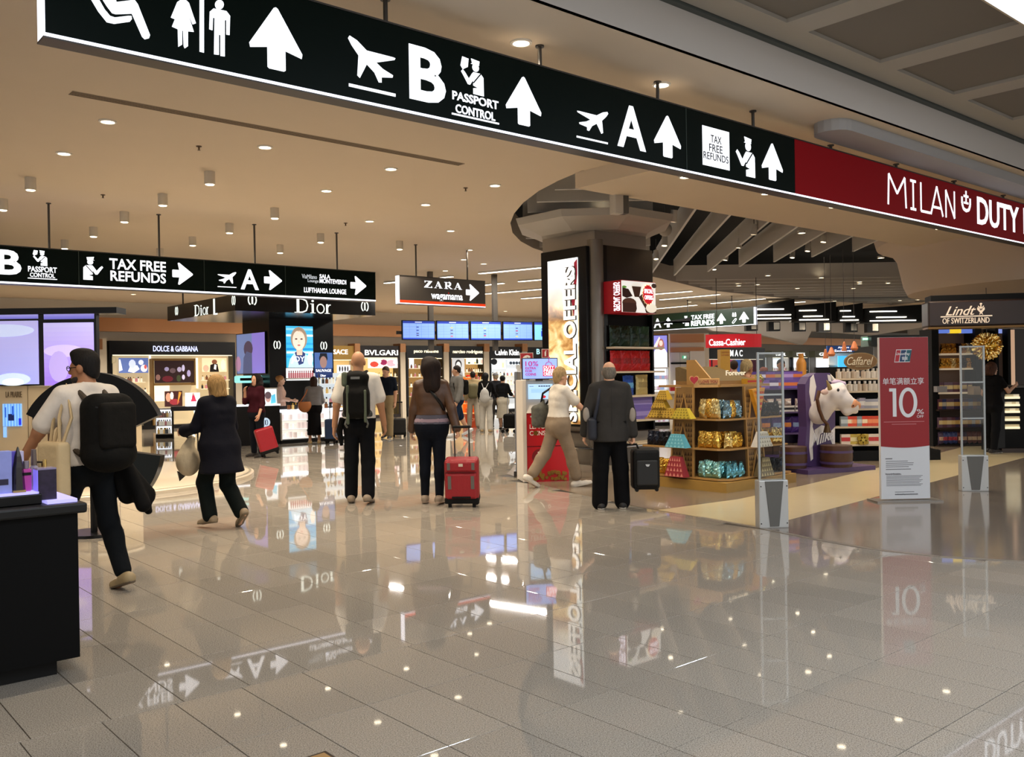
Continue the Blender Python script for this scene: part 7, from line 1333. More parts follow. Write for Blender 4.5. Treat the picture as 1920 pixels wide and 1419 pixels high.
    def leg(s, F, i, t, frac=2.0, loose=0.0, k=.025):
        q = s.J[i]; h = s.h; r = (.047, .032, .021) if not s.fem else (.049, .0315, .02); f = s.fat
        if frac <= 1: E = q['hip'] + (q['knee'] - q['hip']) * frac; F.cone(q['hip'], E, r[0] * h * f + t, (r[0] + (r[1] - r[0]) * frac) * h + t + loose, k)
        else:
            F.cone(q['hip'], q['knee'], r[0] * h * f + t, r[1] * h + t + loose * .5, k); g = frac - 1; E = q['knee'] + (q['ank'] - q['knee']) * g; F.cone(q['knee'], E, r[1] * h + t + loose * .5, (r[1] + (r[2] - r[1]) * g) * h + t + loose, .03)
            cm = q['knee'] + (q['ank'] - q['knee']) * .28 - np.array([0, .014 * h, 0]); F.ell(cm, (.03 * h + t, .03 * h + t, .06 * h), .03)
    def hand(s, i, curl):
        q = s.J['a%d' % i]; k, sd, d, w = s.k, q['sd'], q['d'], q['wr']; n = N_(np.cross(np.cross(d, (-sd, 0, 0)), d)); f = np.cross(d, n) * -sd * -1
        if f[1] < 0: f = -f
        F = SDF(); F.cone(w - d * .03 * k, w + d * .02 * k, .021 * k, .021 * k, .01); P0 = w + d * .085 * k
        F.cone(w + d * .015 * k + f * .012 * k, P0 + f * .022 * k, .017 * k, .015 * k, .012); F.cone(w + d * .015 * k - f * .012 * k, P0 - f * .024 * k, .017 * k, .014 * k, .012); F.cone(w + d * .03 * k, P0, .019 * k, .016 * k, .012)
        for off, L in ((.03, .066), (.011, .075), (-.009, .07), (-.028, .055)):
            b = P0 + f * off * k; a1, a2 = curl * .8, curl * 1.9; m1 = b + (d * math.cos(a1) + n * math.sin(a1)) * L * .5 * k; m2 = m1 + (d * math.cos(a2) + n * math.sin(a2)) * L * .55 * k; F.cone(b - d * .01 * k, m1, .0095 * k, .0088 * k, .004); F.cone(m1, m2, .0088 * k, .0074 * k, .004)
        b = w + d * .028 * k + f * .022 * k; m1 = b + (d * .6 + f * .75 + n * .2) * .036 * k; m2 = m1 + (d * .85 + f * .1 + n * (.2 + curl * .5)) * .034 * k; F.cone(b, m1, .0115 * k, .0105 * k, .008); F.cone(m1, m2, .0105 * k, .0085 * k, .004)
        s.J['a%d' % i]['palm'] = w + d * .09 * k + n * .03 * k
        return F.fieldmesh(.0055 if s.res < .016 else .008)
    def body(s, curl, grip):
        F = SDF(); h, k = s.h, s.k; s.torso(F, 0)
        for i in (0, 1): s.arm(F, i, 0); s.leg(F, i, 0); q = s.J[i]; F.cone(q['heel'], q['ball'], .017 * h, .015 * h, .03); F.cone(q['ball'], q['tip'], .014 * h, .011 * h, .02); F.cone(q['ank'], q['heel'], .021 * h, .016 * h, .02)
        nb = s.T((0, -.012 * h, .825 * h)); F.cone(nb, s.hp((0, -.012, .03)), .036 * h * (.85 if s.fem else 1), .032 * h * (.85 if s.fem else 1), .03)
        F.ell(s.hp((0, -.008, .093)), (.074 * k, .092 * k, .092 * k), .02, s.R); F.ell(s.hp((0, .03, .03)), (.057 * k, .062 * k, .082 * k), .03, s.R); F.cone(s.hp((-.016, .068, -.035)), s.hp((.016, .068, -.035)), .021 * k, .021 * k, .025)
        F.cone(s.hp((0, .082, .072)), s.hp((0, .108, .035)), .009 * k, .0145 * k, .014); F.cone(s.hp((-.03, .074, .082)), s.hp((.03, .074, .082)), .014 * k, .014 * k, .012); F.cone(s.hp((-.02, .085, -.0)), s.hp((.02, .085, -.0)), .009 * k, .009 * k, .012)
        for sd in (-1, 1): F.ell(s.hp((sd * .074, -.004, .055)), (.013 * k, .026 * k, .036 * k), .008, s.R)
        F.build('body', s.skin, s.root, s.res, extra=[s.hand(i, curl[i]) for i in (0, 1)])
    def eyes(s):
        m = MB()
        for sd in (-1, 1): p = s.hp((sd * .03, .079, .062)); m.lathe([(.001, .009 * s.k), (.011 * s.k, .004 * s.k), (.012 * s.k, 0), (.001, -.009 * s.k)], mat('#2a201c', .3, name='eye'), tuple(p), 8)
        m.build('eyes', s.root); m = MB(); m.tube([s.hp((-.022, .092, -.004)), s.hp((0, .097, -.003)), s.hp((.022, .092, -.004))], .0045 * s.k, mat('#8a4a42', .5, name='lips'), 6); m.build('mouth', s.root)
    def hair(s, style, col, name='hair'):
        F = SDF(); k = s.k; m = hairmat(col); c = lambda p, n: F.cut(s.hp(p), s.R @ np.array(n, float))
        if style == 'short': F.ell(s.hp((0, -.014, .1)), (.085 * k, .1 * k, .095 * k), .02, s.R); F.ell(s.hp((0, -.045, .04)), (.068 * k, .06 * k, .07 * k), .03, s.R); c((0, .062, .115), (0, .62, -.78)) if True else 0
        elif style == 'quiff': F.ell(s.hp((0, -.014, .105)), (.083 * k, .102 * k, .1 * k), .02, s.R); F.ell(s.hp((0, -.05, .03)), (.066 * k, .056 * k, .075 * k), .03, s.R); F.ell(s.hp((0, .035, .17)), (.06 * k, .055 * k, .035 * k), .03, s.R); c((0, .075, .12), (0, .68, -.73))
        elif style == 'rim': F.ell(s.hp((0, -.02, .07)), (.083 * k, .095 * k, .085 * k), .02, s.R); F.ell(s.hp((0, -.045, .03)), (.068 * k, .056 * k, .06 * k), .03, s.R); c((0, .015, .06), (0, 1, -.25)); c((0, -.05, .135), (0, .35, 1))
        elif style == 'bob': F.ell(s.hp((0, -.02, .085)), (.097 * k, .108 * k, .112 * k), .03, s.R); F.cone(s.hp((0, -.035, .05)), s.hp((0, -.045, -.045)), .092 * k, .09 * k, .03); c((0, .05, .06), (0, 1, -.3)); c((0, 0, -.085), (0, -.15, -1))
        elif style == 'cropped': F.ell(s.hp((0, -.018, .1)), (.09 * k, .106 * k, .1 * k), .03, s.R); F.ell(s.hp((0, -.045, .03)), (.074 * k, .066 * k, .085 * k), .03, s.R); F.ell(s.hp((0, -.02, .165)), (.06 * k, .07 * k, .045 * k), .03, s.R); c((0, .06, .1), (0, .72, -.69))
        elif style == 'long':
            F.ell(s.hp((0, -.02, .1)), (.108 * k, .12 * k, .112 * k), .03, s.R); F.cone(s.hp((0, -.045, .08)), s.hp((.02, -.085, -.13)), .118 * k, .095 * k, .05); F.ell(s.hp((-.05, -.06, .06)), (.075 * k, .075 * k, .09 * k), .03); F.cone(s.hp((.0, -.085, -.12)), s.hp((.05, -.1, -.22)), .07 * k, .03 * k, .05); F.cone(s.hp((-.04, -.07, -.1)), s.hp((-.05, -.1, -.2)), .05 * k, .025 * k, .05); F.ell(s.hp((-.04, -.02, .17)), (.07 * k, .07 * k, .05 * k), .04, s.R); c((0, .05, .06), (0, 1, -.08))
        elif style == 'curly':
            r = random.Random(3); F.ell(s.hp((0, -.02, .1)), (.098 * k, .11 * k, .108 * k), .03, s.R)
            for i in range(26): a = r.uniform(-2.6, 2.6) - math.pi / 2; z = r.uniform(-.22, .12); F.ell(s.hp((.1 * math.cos(a), .085 * math.sin(a) - .02, z)), (.045 * k, .045 * k, .06 * k), .03)
            c((0, .05, .06), (0, 1, -.06)); F.cone(s.hp((0, -.05, .05)), s.hp((0, -.06, -.2)), .1 * k, .1 * k, .03)
        elif style == 'straight': F.ell(s.hp((0, -.02, .1)), (.092 * k, .106 * k, .1 * k), .03, s.R); F.cone(s.hp((0, -.05, .08)), s.hp((0, -.085, -.2)), .088 * k, .07 * k, .05); c((0, .05, .06), (0, 1, -.06))
        elif style == 'bun': F.ell(s.hp((0, -.018, .1)), (.09 * k, .105 * k, .1 * k), .03, s.R); F.ell(s.hp((0, -.09, .13)), (.05 * k, .045 * k, .05 * k), .03, s.R); c((0, .055, .1), (0, .72, -.69))
        F.build(name, m, s.root, max(.009, s.res * .75))
    def top(s, col, sleeve=(.75, .75), hem=.56, t=.012, neck=.855, loose=.01, m=None, name='shirt', flare=None, open_=None):
        F = SDF(); m = m or cloth(col); s.torso(F, t)
        for i in (0, 1): s.arm(F, i, t, sleeve[i], loose)
        if flare:   # a skirted coat reaching down to flare[0]*h with half width flare[1]
            a = s.T((0, 0, .6 * s.h)); b = s.T((0, -.01, flare[0] * s.h)); b[2] = flare[0] * s.h + s.dz; F.cone(a, b, .1 * s.h, flare[1], .04, .8)
        up = s.T((0, 0, s.h)) - s.T((0, 0, 0)); up /= np.linalg.norm(up); F.cut(s.T((0, -.01, neck * s.h)), up + np.array([0, .35, 0])) if neck else 0
        zh = hem if not flare else flare[0]; hp_ = s.T((0, 0, zh * s.h)); 
        if not flare and hem > .4: F2 = up
        F.cut(hp_ if not flare else (0, 0, zh * s.h + s.dz), -up if not flare else (0, 0, -1))
        # arms below the hem stay: rebuild them when they hang lower than the hem
        o = F.build(name, m, s.root, s.res)
        G_ = SDF(); need = False
        for i in (0, 1):
            q = s.J['a%d' % i]; e = q['el'] if sleeve[i] <= 1 else q['wr']
            if e[2] < hp_[2] + .05 and sleeve[i] > .9: s.arm(G_, i, t, sleeve[i], loose); need = True
        if need: G_.build('sleeves', m, s.root, s.res)
        return o
    def pants(s, col, leg=1.93, t=.011, waist=.60, loose=.012, m=None, name='trousers'):
        F = SDF(); m = m or cloth(col, bump=.3); T, h = s.T, s.h; f = s.fat
        s.torso(F, t, 0, .67)
        for i in (0, 1): s.leg(F, i, t, leg, loose, .025)
        F.cut(T((0, 0, waist * h)), (0, 0, 1)); 
        F.build(name, m, s.root, s.res)
    def skirt(s, col, z0, r0, waist=.61, m=None, name='skirt'):
        F = SDF(); h = s.h; F.cone(s.T((0, 0, .6 * h)), (0, (s.J[0]['ank'][1] + s.J[1]['ank'][1]) / 2, z0 * h + s.dz), .085 * h, r0, .03, .85); s.torso(F, .014, 0, .67); F.cut((0, 0, z0 * h + s.dz), (0, 0, -1)); F.cut(s.T((0, 0, waist * h)), (0, 0, 1)); F.build(name, m or cloth(col), s.root, s.res)
    def shoes(s, col, sole='#cfc8bc', t=.008, high=.0):
        for i in (0, 1):
            q = s.J[i]; h = s.h; F = SDF(); F.cone(q['heel'] + q['up'] * .006, q['ball'], .02 * h + t, .019 * h + t, .03); F.cone(q['ball'], q['tip'], .018 * h + t, .013 * h + t, .02); F.cone(q['ank'] - q['up'] * .01 + q['up'] * high, q['heel'] + q['up'] * .01, .024 * h + t, .02 * h + t, .02)
            b = q['heel'] - q['up'] * (.016 * h + .002); F.cut(b, -q['up']); F.cut(q['ank'] + q['up'] * (.012 * h + high), q['up']); o = F.build('shoe', mat(col, .6, var=.1, name='shoe_upper'), s.root, max(.009, s.res * .75))
            S2 = SDF(); S2.cone(q['heel'], q['ball'], .0225 * h + t, .0215 * h + t, .02); S2.cone(q['ball'], q['tip'], .02 * h + t, .015 * h + t, .02); S2.cut(b + q['up'] * .016, q['up']); S2.cut(b - q['up'] * .001, -q['up']); S2.build('sole', mat(sole, .6, name='sole'), o, max(.008, s.res * .7))
    def w(s, p):
        c, n = math.cos(s.rot), math.sin(s.rot); return Vector((s.root.location.x + p[0] * c - p[1] * n, s.root.location.y + p[0] * n + p[1] * c, p[2]))
    def bag(s, name, label_, cat='bag', at_=(0, 0, 0), rot=0.0): return thing(name, label_, cat, s.w(at_), s.rot + rot)
    def strap(s, pts, r, m, par, name='strap', flat=False):
        """band through person-space points, parented to thing par (which sits in person space with no extra rotation)"""
        o = Vector(par['o_']) if 'o_' in par else Vector((0, 0, 0)); mb = MB(); mb.tube([Vector(p) - o for p in pts], r, m, 8); return mb.build(name, par)
def G0(px, py): p = G(px, py); return p.x, p.y
def sbag(P_, name, label_, cat, F, m, res=.012, part='body', pos=(0, 0, 0)):
    t = P_.bag(name, label_, cat, pos); t['o_'] = [float(v) for v in pos]; F.build(part, m, t, res); return t
def clean(t):
    if 'o_' in t: del t['o_']
BKM = mat('#0a0907', .8, spec=.15, var=.3, scale=18, bump=.4, name='black_nylon')
# 1 --- man with black backpack, white shirt, looking along the screens
x, y = G0(170, 1106)
p = Person('man in a white t-shirt and dark jeans with black backpack striding past the perfume counter', x, y, 56, 1.80, legs=((26, 22), (-10, 14)), arms=((26, 20, 8, .0), (10, 10, 30)), head=(32, -4), skin='tan', toe=(0, -16), lean=2, res=.011, curl=(.9, .5))
p.top('#cfc6bb', (.78, .78), .52, .014, loose=.02); p.pants('#0e1114', 1.9, .01, loose=.012); p.shoes('#94815f', '#5a4c3a'); p.hair('quiff', '#120e0c'); p.eyes()
F = SDF(); F.ell(p.hp((0, .042, -.012)), (.061 * p.k, .058 * p.k, .05 * p.k), .02, p.R); F.cut(p.hp((0, 0, .012)), p.R @ np.array([0, .25, 1])); F.cut(p.hp((0, .005, 0)), p.R @ np.array([0, -1, .2])); F.build('beard', mat('#1c1410', .8, var=.3, scale=60, name='beard'), p.root, .009)
m = MB(); gl = MATTE
for sd in (-1, 1): c = [p.hp((sd * .033 + .024 * math.cos(a), .1, .064 + .018 * math.sin(a))) for a in np.linspace(0, 6.283, 13)]; m.tube(c, .003, gl, 5); m.tube([p.hp((sd * .057, .098, .068)), p.hp((sd * .078, .0, .068))], .003, gl, 5)
m.tube([p.hp((-.01, .104, .068)), p.hp((.01, .104, .068))], .003, gl, 5); m.build('glasses', p.root)
ck = MB()
for i in (0, 1): q = p.J[i]; d = q['knee'] - q['ank']; d = d / np.linalg.norm(d); ck.tube([q['ank'] + d * .02, q['ank'] + d * .11], [.052, .054], mat('#5a4e40', .8, name='sock'), 12)
ck.build('socks', p.root)
F = SDF(); F.box(p.T((.02, -.235, 1.19)), (.19, .125, .27), .11, .05); F.ell(p.T((.02, -.25, 1.0)), (.18, .15, .12), .06); t = sbag(p, 'backpack', 'bulky black backpack worn by the man in the white t-shirt', 'backpack', F, BKM, .012)
F = SDF(); F.box(p.T((.02, -.36, 1.22)), (.14, .04, .17), .035, .03); F.build('front_pocket', mat('#110f0c', .8, spec=.15, var=.3, scale=18, bump=.4, name='black_nylon2'), t, .012)
for sd in (-1, 1): p.strap([p.T((sd * .09, -.15, 1.42)), p.T((sd * .1, -.02, 1.515)), p.T((sd * .11, .1, 1.42)), p.T((sd * .12, .12, 1.25)), p.T((sd * .15, .02, 1.1)), p.T((sd * .14, -.15, 1.02))], .022, mat('#3a2f22', .8, name='strap_brown'), t)
p.strap([p.T((-.13, -.33, 1.36)), p.T((0, -.39, 1.33)), p.T((.15, -.35, 1.27))], .012, BLACK, t, 'compression_strap'); clean(t)
q = p.J['a0']; c = q['palm']; tx = c + np.array([.02, -.05, -.12])
F = SDF(); F.box((-.28, -.03, .93), (.05, .15, .2), .03, .02); t = sbag(p, 'tote_bag', 'cream cloth tote bag hanging from the shoulder of the man in white', 'bag', F, mat('#c3ac84', .8, var=.1, scale=12, bump=.4, name='canvas'), .012)
for dy in (-.09, .03): p.strap([(-.27, dy, 1.12), (-.25, dy * .6, 1.3), p.T((-.16, -.02, 1.535)), (-.2, dy - .04, 1.3), (-.255, dy - .02, 1.12)], .012, mat('#b8a078', .8, name='canvas_strap'), t)
m = MB(); m.box(-.338, -.33, -.02, .1, .88, .99, mat('#2a2018', .7, name='print_dark')); m.box(-.342, -.336, -.03, .11, .865, .885, mat('#a83018', .7, name='print_red')); m.box(-.342, -.336, -.03, .0, .99, 1.0, mat('#a83018', .7, name='print_red')); m.box(-.342, -.338, .01, .06, .91, .96, mat('#8a5a20', .7, name='print_amber')); m.build('printed_badge', t); clean(t)
F = SDF(); F.cone((.17, -.06, 1.0), (.24, -.12, .7), .05, .08, .06, .6); F.cone((.19, -.1, .98), (.34, -.2, .68), .04, .08, .06, .6); F.cone((.22, -.16, .9), (.27, -.27, .62), .035, .055, .06); F.cone((.3, -.18, .68), (.36, -.2, .56), .05, .03, .03); F.cone((.16, -.02, .95), (.2, .02, .68), .035, .04, .03); t = sbag(p, 'jacket', 'black jacket hanging from the hip of the man with the bulky backpack', 'jacket', F, cloth('#0d0c0b'), .013); clean(t)
# 2 --- blonde woman in the long dark cardigan
x, y = G0(415, 988)
p = Person('blonde woman in a long dark cardigan walking with a pale bag', x, y, 48, 1.63, True, legs=((24, 44), (4, 46)), arms=((18, 14, 62, .1), (12, 14, 50, .2)), lean=6, head=(14, -6), skin='fair', toe=(-8, -38), res=.012, fat=1.15)
p.top('#15151f', (1.8, 1.8), .5, .022, m=cloth('#12121a'), loose=.02, name='cardigan', flare=(.36, .24)); p.pants('#0c1210', 1.95, .014, loose=.03); p.shoes('#8f7c62', '#6a5a44'); p.hair('bob', '#a5814f')
q = p.J['a0']['palm']; F = SDF(); F.ell((-.2, .3, .7), (.13, .12, .16), .05); F.cone((-.2, .3, .85), (-.16, .3, .93), .06, .04, .05); t = sbag(p, 'drawstring_bag', 'pale beige cloth bag carried in front of the blonde woman in the cardigan', 'bag', F, mat('#b5a589', .85, var=.15, scale=14, bump=.5, name='pale_cloth'), .012)
p.strap([(-.16, .3, .92), tuple(q)], .012, BLACK, t); m = MB(); m.add([(-.3, .36, .6), (-.24, .42, .48), (-.2, .32, .56), (-.29, .34, .58)], [(0, 1, 2), (0, 3, 1), (1, 3, 2), (0, 2, 3)], BLACK); m.build('dark_corner', t); clean(t)
# 3 --- curly haired woman with red suitcase
x, y = G0(482, 856)
p = Person('curly haired woman in a dark red sweater standing with a hand at her mouth', x, y, 152, 1.68, True, legs=((2, 2), (-3, 3)), arms=((6, 10, 20), (28, 6, 128, .5)), skin='fair', spread=5, res=.014)
p.top('#38101a', (1.3, 1.3), .53, .014, name='sweater'); p.pants('#12161e', 1.93); p.shoes('#1c1510', '#2a2018'); p.hair('curly', '#1c1210'); p.eyes()
def suitcase(name_lab, pos, rot, w, d, h, col, handle=.45, tilt=0.0, soft=True, trim='#3a3a3a', name='suitcase', detail=False):
    t = thing(name, name_lab, 'suitcase', pos, rot); cm = mat(col, .55 if soft else .3, var=.08, bump=.15 if soft else 0, scale=40, name='case_shell'); T_ = mat(trim, .6, name='case_trim')
    t.rotation_euler = (tilt, 0, rot)
    m = MB(); m.box(-w / 2, w / 2, -d / 2, d / 2, .07, .07 + h, cm, .035); m.build('shell', t)
    m = MB(); m.box(-w / 2 - .003, w / 2 + .003, -d / 2 - .004, d / 2 + .004, .06, .13, MATTE, .012); m.build('bottom_guard', t)
    for sx in (-1, 1):
        wm = MB(); wm.cyl((sx * w * .4, d * .3 - .012, .035), .035, .025, MATTE, 14, 'y'); wm.build('wheel', t); wm = MB(); wm.box(sx * w * .36 - .02, sx * w * .36 + .02, -d * .42, -d * .3, 0, .07, MATTE); wm.build('foot', t)
    if handle:
        hm = MB()
        for sx in (-1, 1): hm.tube([(sx * w * .22, d * .35, .07 + h), (sx * w * .22, d * .35, .07 + h + handle)], .009, DKSTEEL, 8)
        hm.build('handle_tube', t); hm = MB(); hm.tube([(-w * .26, d * .35, .07 + h + handle), (w * .26, d * .35, .07 + h + handle)], .017, MATTE, 8); hm.build('grip', t)
    if detail:
        z = lambda f: .07 + h * f; pm_ = MB(); pm_.box(-w * .46, w * .46, -d / 2 - .03, -d / 2 + .02, z(.10), z(.70), cm, .025); pm_.build('lower_pocket', t); pm_ = MB(); pm_.box(-w * .46, w * .46, -d / 2 - .022, -d / 2 + .02, z(.73), z(.97), cm, .02); pm_.build('upper_pocket', t)
        for sx in (-1, 1):
            b = MB(); b.box(sx * w * .34 - .02, sx * w * .34 + .02, -d / 2 - .036, -d / 2 - .02, z(.34), z(.64), mat('#5c5650', .6, name='grey_strip')); b.build('reflective_strip', t); b = MB(); b.box(sx * w * .36 - .018, sx * w * .36 + .018, -d / 2 - .028, -d / 2 - .015, z(.78), z(.94), mat('#5c5650', .6, name='grey_strip')); b.build('reflective_strip', t)
        b = MB(); b.box(-.025, .025, -d / 2 - .03, -d / 2 - .018, z(.86), z(.92), mat('#c9bca8', .5, name='logo_plate')); b.build('logo_plate', t); b = MB(); b.box(-w * .28, w * .28, -d / 2 - .038, -d / 2 - .03, z(.12), z(.17), MATTE, .006); b.build('low_handle', t)
        b = MB(); b.tube([(-w * .46, -d / 2 - .031, z(.715)), (w * .46, -d / 2 - .031, z(.715))], .004, MATTE, 5); b.build('zip', t)
    return t
g = G(508, 858); rc = suitcase('red suitcase tilted beside the curly haired woman', (g.x, g.y, .05), .4, .36, .22, .5, '#98121f', .0, .0, False); rc.rotation_euler = (0, -.27, .4)
# 4 --- saleswoman, 5 --- woman in black skirt
pp = P(527, 765, 22.72)
p = Person('fair haired saleswoman in a pale top behind the white cosmetics counter', pp.x, pp.y, -75, 1.66, True, legs=((0, 0), (0, 0)), arms=((10, 8, 70, .2), (10, 8, 70, .2)), skin='pale', res=.018); p.top('#c9a592', (1.6, 1.6), .53, name='blouse'); p.pants('#2a2626', 1.95); p.shoes('#1c1a1a'); p.hair('bun', '#b07a45'); p.eyes()
x, y = G0(590, 832)
p = Person('woman in a long black skirt and grey blouse at the white cosmetics counter', x, y, 14, 1.62, True, legs=((2, 2), (-2, 2)), arms=((14, 12, 70, .1), (10, 10, 60, .1)), skin='fair', res=.016); p.top('#7d7d82', (1.5, 1.5), .57, .022, name='blouse'); p.skirt('#0d0c0e', .13, .17); p.shoes('#b59a6a'); p.hair('bob', '#33211a')
F = SDF(); F.ell((-.22, -.1, .93), (.16, .1, .17), .04); F.cut((0, 0, 1.02), (0, 0, 1)); t = sbag(p, 'shoulder_bag', 'orange tan leather shoulder bag of the woman in the long black skirt', 'bag', F, mat('#b5703c', .45, var=.12, name='tan_leather'), .014); p.strap([(-.33, -.1, 1.0), (-.2, -.13, 1.2), p.T((-.13, -.05, 1.36)), (-.14, .02, 1.2), (-.1, -.08, 1.0)], .014, mat('#a8673a', .5, name='tan_strap'), t); clean(t)
g = G(620, 832); suitcase('navy blue suitcase standing by the woman in the long black skirt', (g.x, g.y + .1, 0), .0, .26, .36, .52, '#1c3a63', .38, 0, False)
# 6 --- tall bald backpacker
x, y = G0(676, 942)
p = Person('tall bald man in a white t-shirt with a trekking backpack walking away', x, y, 2, 1.89, False, legs=((4, 4), (-6, 10)), arms=((-8, 13, 16, .0), (6, 12, 14, .0)), skin='mid', spread=2.5, toe=(0, -8), head=(0, 4), res=.012)
p.top('#d8d2c8', (.72, .72), .55, .014, loose=.028); p.pants('#0c0d10', 1.96, .012, loose=.028); p.shoes('#8a7a66', '#5a4e40')
F = SDF(); F.box(p.T((.0, -.2, 1.33)), (.14, .1, .26), .08, .05); F.box(p.T((.0, -.23, 1.24)), (.155, .13, .19), .09, .05); F.ell(p.T((0, -.19, 1.56)), (.15, .11, .075), .05); t = sbag(p, 'backpack', 'tall black trekking backpack with grey straps on the bald man', 'backpack', F, BKM, .012)
OG = mat('#4a5240', .8, var=.1, name='olive_nylon'); F = SDF(); F.box(p.T((-.135, -.25, 1.53)), (.035, .06, .09), .03); F.build('side_pouch', OG, t, .011); F = SDF(); F.box(p.T((-.09, -.345, 1.22)), (.02, .014, .24), .012); F.build('side_band', OG, t, .01); F = SDF(); F.box(p.T((.12, -.34, 1.2)), (.018, .014, .2), .012); F.build('side_band', OG, t, .01)
for sd in (-1, 1): p.strap([p.T((sd * .08, -.12, 1.6)), p.T((sd * .1, .0, 1.62)), p.T((sd * .12, .12, 1.5)), p.T((sd * .13, .11, 1.3)), p.T((sd * .15, .0, 1.15)), p.T((sd * .13, -.14, 1.12))], .026, BKM, t)
p.strap([p.T((-.17, -.14, 1.1)), p.T((0, -.25, 1.09)), p.T((.17, -.14, 1.1))], .035, mat('#3c3e3c', .7, name='grey_belt'), t, 'hip_belt')
for sd in (-1, 1): p.strap([p.T((sd * .1, -.24, 1.09)), p.T((sd * .14, -.25, .98)), p.T((sd * .12, -.2, .94))], .012, mat('#5c5e58', .7, name='grey_strap'), t, 'loose_strap')
m = MB(); m.box(-.055, .055, 0, .012, 0, .03, mat('#6a6c6a', .5, name='grey_label')); o = m.build('label_patch', t, p.T((.0, -.31, 1.53)))
p.strap([p.T((-.2, -.1, 1.05)), (-.24, -.05, .9), (-.22, -.02, .72)], [.03, .04, .02], BKM, t, 'hanging_pouch'); clean(t)
# 7 --- man in the navy polo
x, y = G0(726, 822)
p = Person('man in a navy polo shirt and khaki trousers walking towards the viewer', x, y, 168, 1.86, False, legs=((10, 4), (-8, 14)), arms=((-4, 8, 10), (10, 10, 14)), skin='fair', head=(-12, -14), res=.016, toe=(0, -10)); p.top('#101622', (.75, .75), .56); p.pants('#8f7d5e', 1.96, .014, loose=.03); p.shoes('#22201e', '#d8d4cc'); p.hair('short', '#4a3c30'); p.eyes()
m = MB(); m.tube([p.T((.165 * math.cos(a), .125 * math.sin(a), .602 * p.h)) for a in np.linspace(0, 6.283, 25)], .014, mat('#15110e', .4, name='belt_leather'), 6); m.build('belt', p.root)
g = G(746, 820); suitcase('black trolley case pulled by the man in the navy polo', (g.x + .02, g.y + .15, 0), .1, .36, .24, .42, '#0d0d0e', .42)
# 8 --- woman in the brown leather jacket with the red suitcase
x, y = G0(812, 943)
p = Person('woman in a brown leather jacket and dark jeans pulling a red suitcase', x, y, -4, 1.77, True, legs=((4, 6), (-4, 8)), arms=((4, 13, 12, -.02), (-12, 19, 8, -.06)), skin='fair', spread=1.5, toe=(0, -6), head=(10, 2), res=.012, curl=(.6, 1.3), fat=1.06)
LEA = mat('#4a2f1a', .42, var=.3, scale=9, bump=.35, name='brown_leather'); p.top('', (1.97, 1.97), .605, .02, m=LEA, loose=.008, name='leather_jacket')
F = SDF(); p.torso(F, .015); F.cut(p.T((0, 0, .625 * p.h)), (0, 0, 1)); F.cut(p.T((0, 0, .545 * p.h)), (0, 0, -1)); F.build('striped_hem', mat('#4c4a56', .9, var=.1, name='knit_grey'), p.root, .012)
F = SDF(); p.torso(F, .0175); F.cut(p.T((0, 0, .585 * p.h)), (0, 0, 1)); F.cut(p.T((0, 0, .557 * p.h)), (0, 0, -1)); F.build('hem_stripe', mat('#8a7680', .9, name='knit_pink'), p.root, .012)
p.pants('#0c1018', 1.93, .009, loose=.006, waist=.57); p.shoes('#8a7a68', '#b09a88'); p.hair('long', '#1f130e')
t = p.bag('strap_bag', 'black crossbody strap over the brown leather jacket', 'bag'); m = MB(); m.tube([p.T((-.075, -.05, .835 * p.h)), p.T((-.02, -.125, .795 * p.h)), p.T((.06, -.145, .745 * p.h)), p.T((.13, -.115, .69 * p.h)), p.T((.165, -.06, .64 * p.h))], .02, BLACK, 8); m.build('strap', t); F = SDF(); F.box(p.T((.19, .1, .58 * p.h)), (.05, .11, .08), .03); F.build('pouch', BKM, t, .012)
pw = p.w(p.J['a1']['palm']); g = G(868, 949); t = suitcase('red upright suitcase with grey strips pulled by the woman in brown leather', (g.x, g.y, 0), -.04, .40, .24, .52, '#8c0a16', .36, .12, True, detail=True)
# 9 --- boy in the hoodie
x, y = G0(858, 818)
p = Person('boy in a grey hoodie and denim shorts walking along the shops', x, y, 118, 1.88, False, legs=((16, 6), (-16, 20)), arms=((4, 10, 16), (-6, 10, 12)), skin='fair', head=(-30, 0), res=.016, toe=(4, -24)); p.top('#6e6c68', (1.95, 1.95), .51, .022, name='hoodie', loose=.012); p.pants('#16243a', .98, .02, loose=.03, name='shorts'); p.shoes('#c8c8c8', '#e0e0e0'); p.hair('short', '#1c1410'); p.eyes()
F = SDF(); F.cone(p.T((-.07, -.07, .84 * p.h)), p.T((.07, -.07, .84 * p.h)), .06, .06, .04); F.build('hood', cloth('#66645f'), p.root, .016); q = p.bag('backpack', 'dark backpack strap on the shoulders of the boy in the hoodie', 'backpack'); F = SDF(); F.box(p.T((0, -.22, 1.3)), (.14, .08, .2), .07); F.build('body', BKM, q, .016); m = MB()
for sd in (-1, 1): m.tube([p.T((sd * .1, -.15, 1.5)), p.T((sd * .11, .0, 1.58)), p.T((sd * .12, .14, 1.4)), p.T((sd * .13, .1, 1.15))], .02, BKM, 6)
m.build('strap', q)
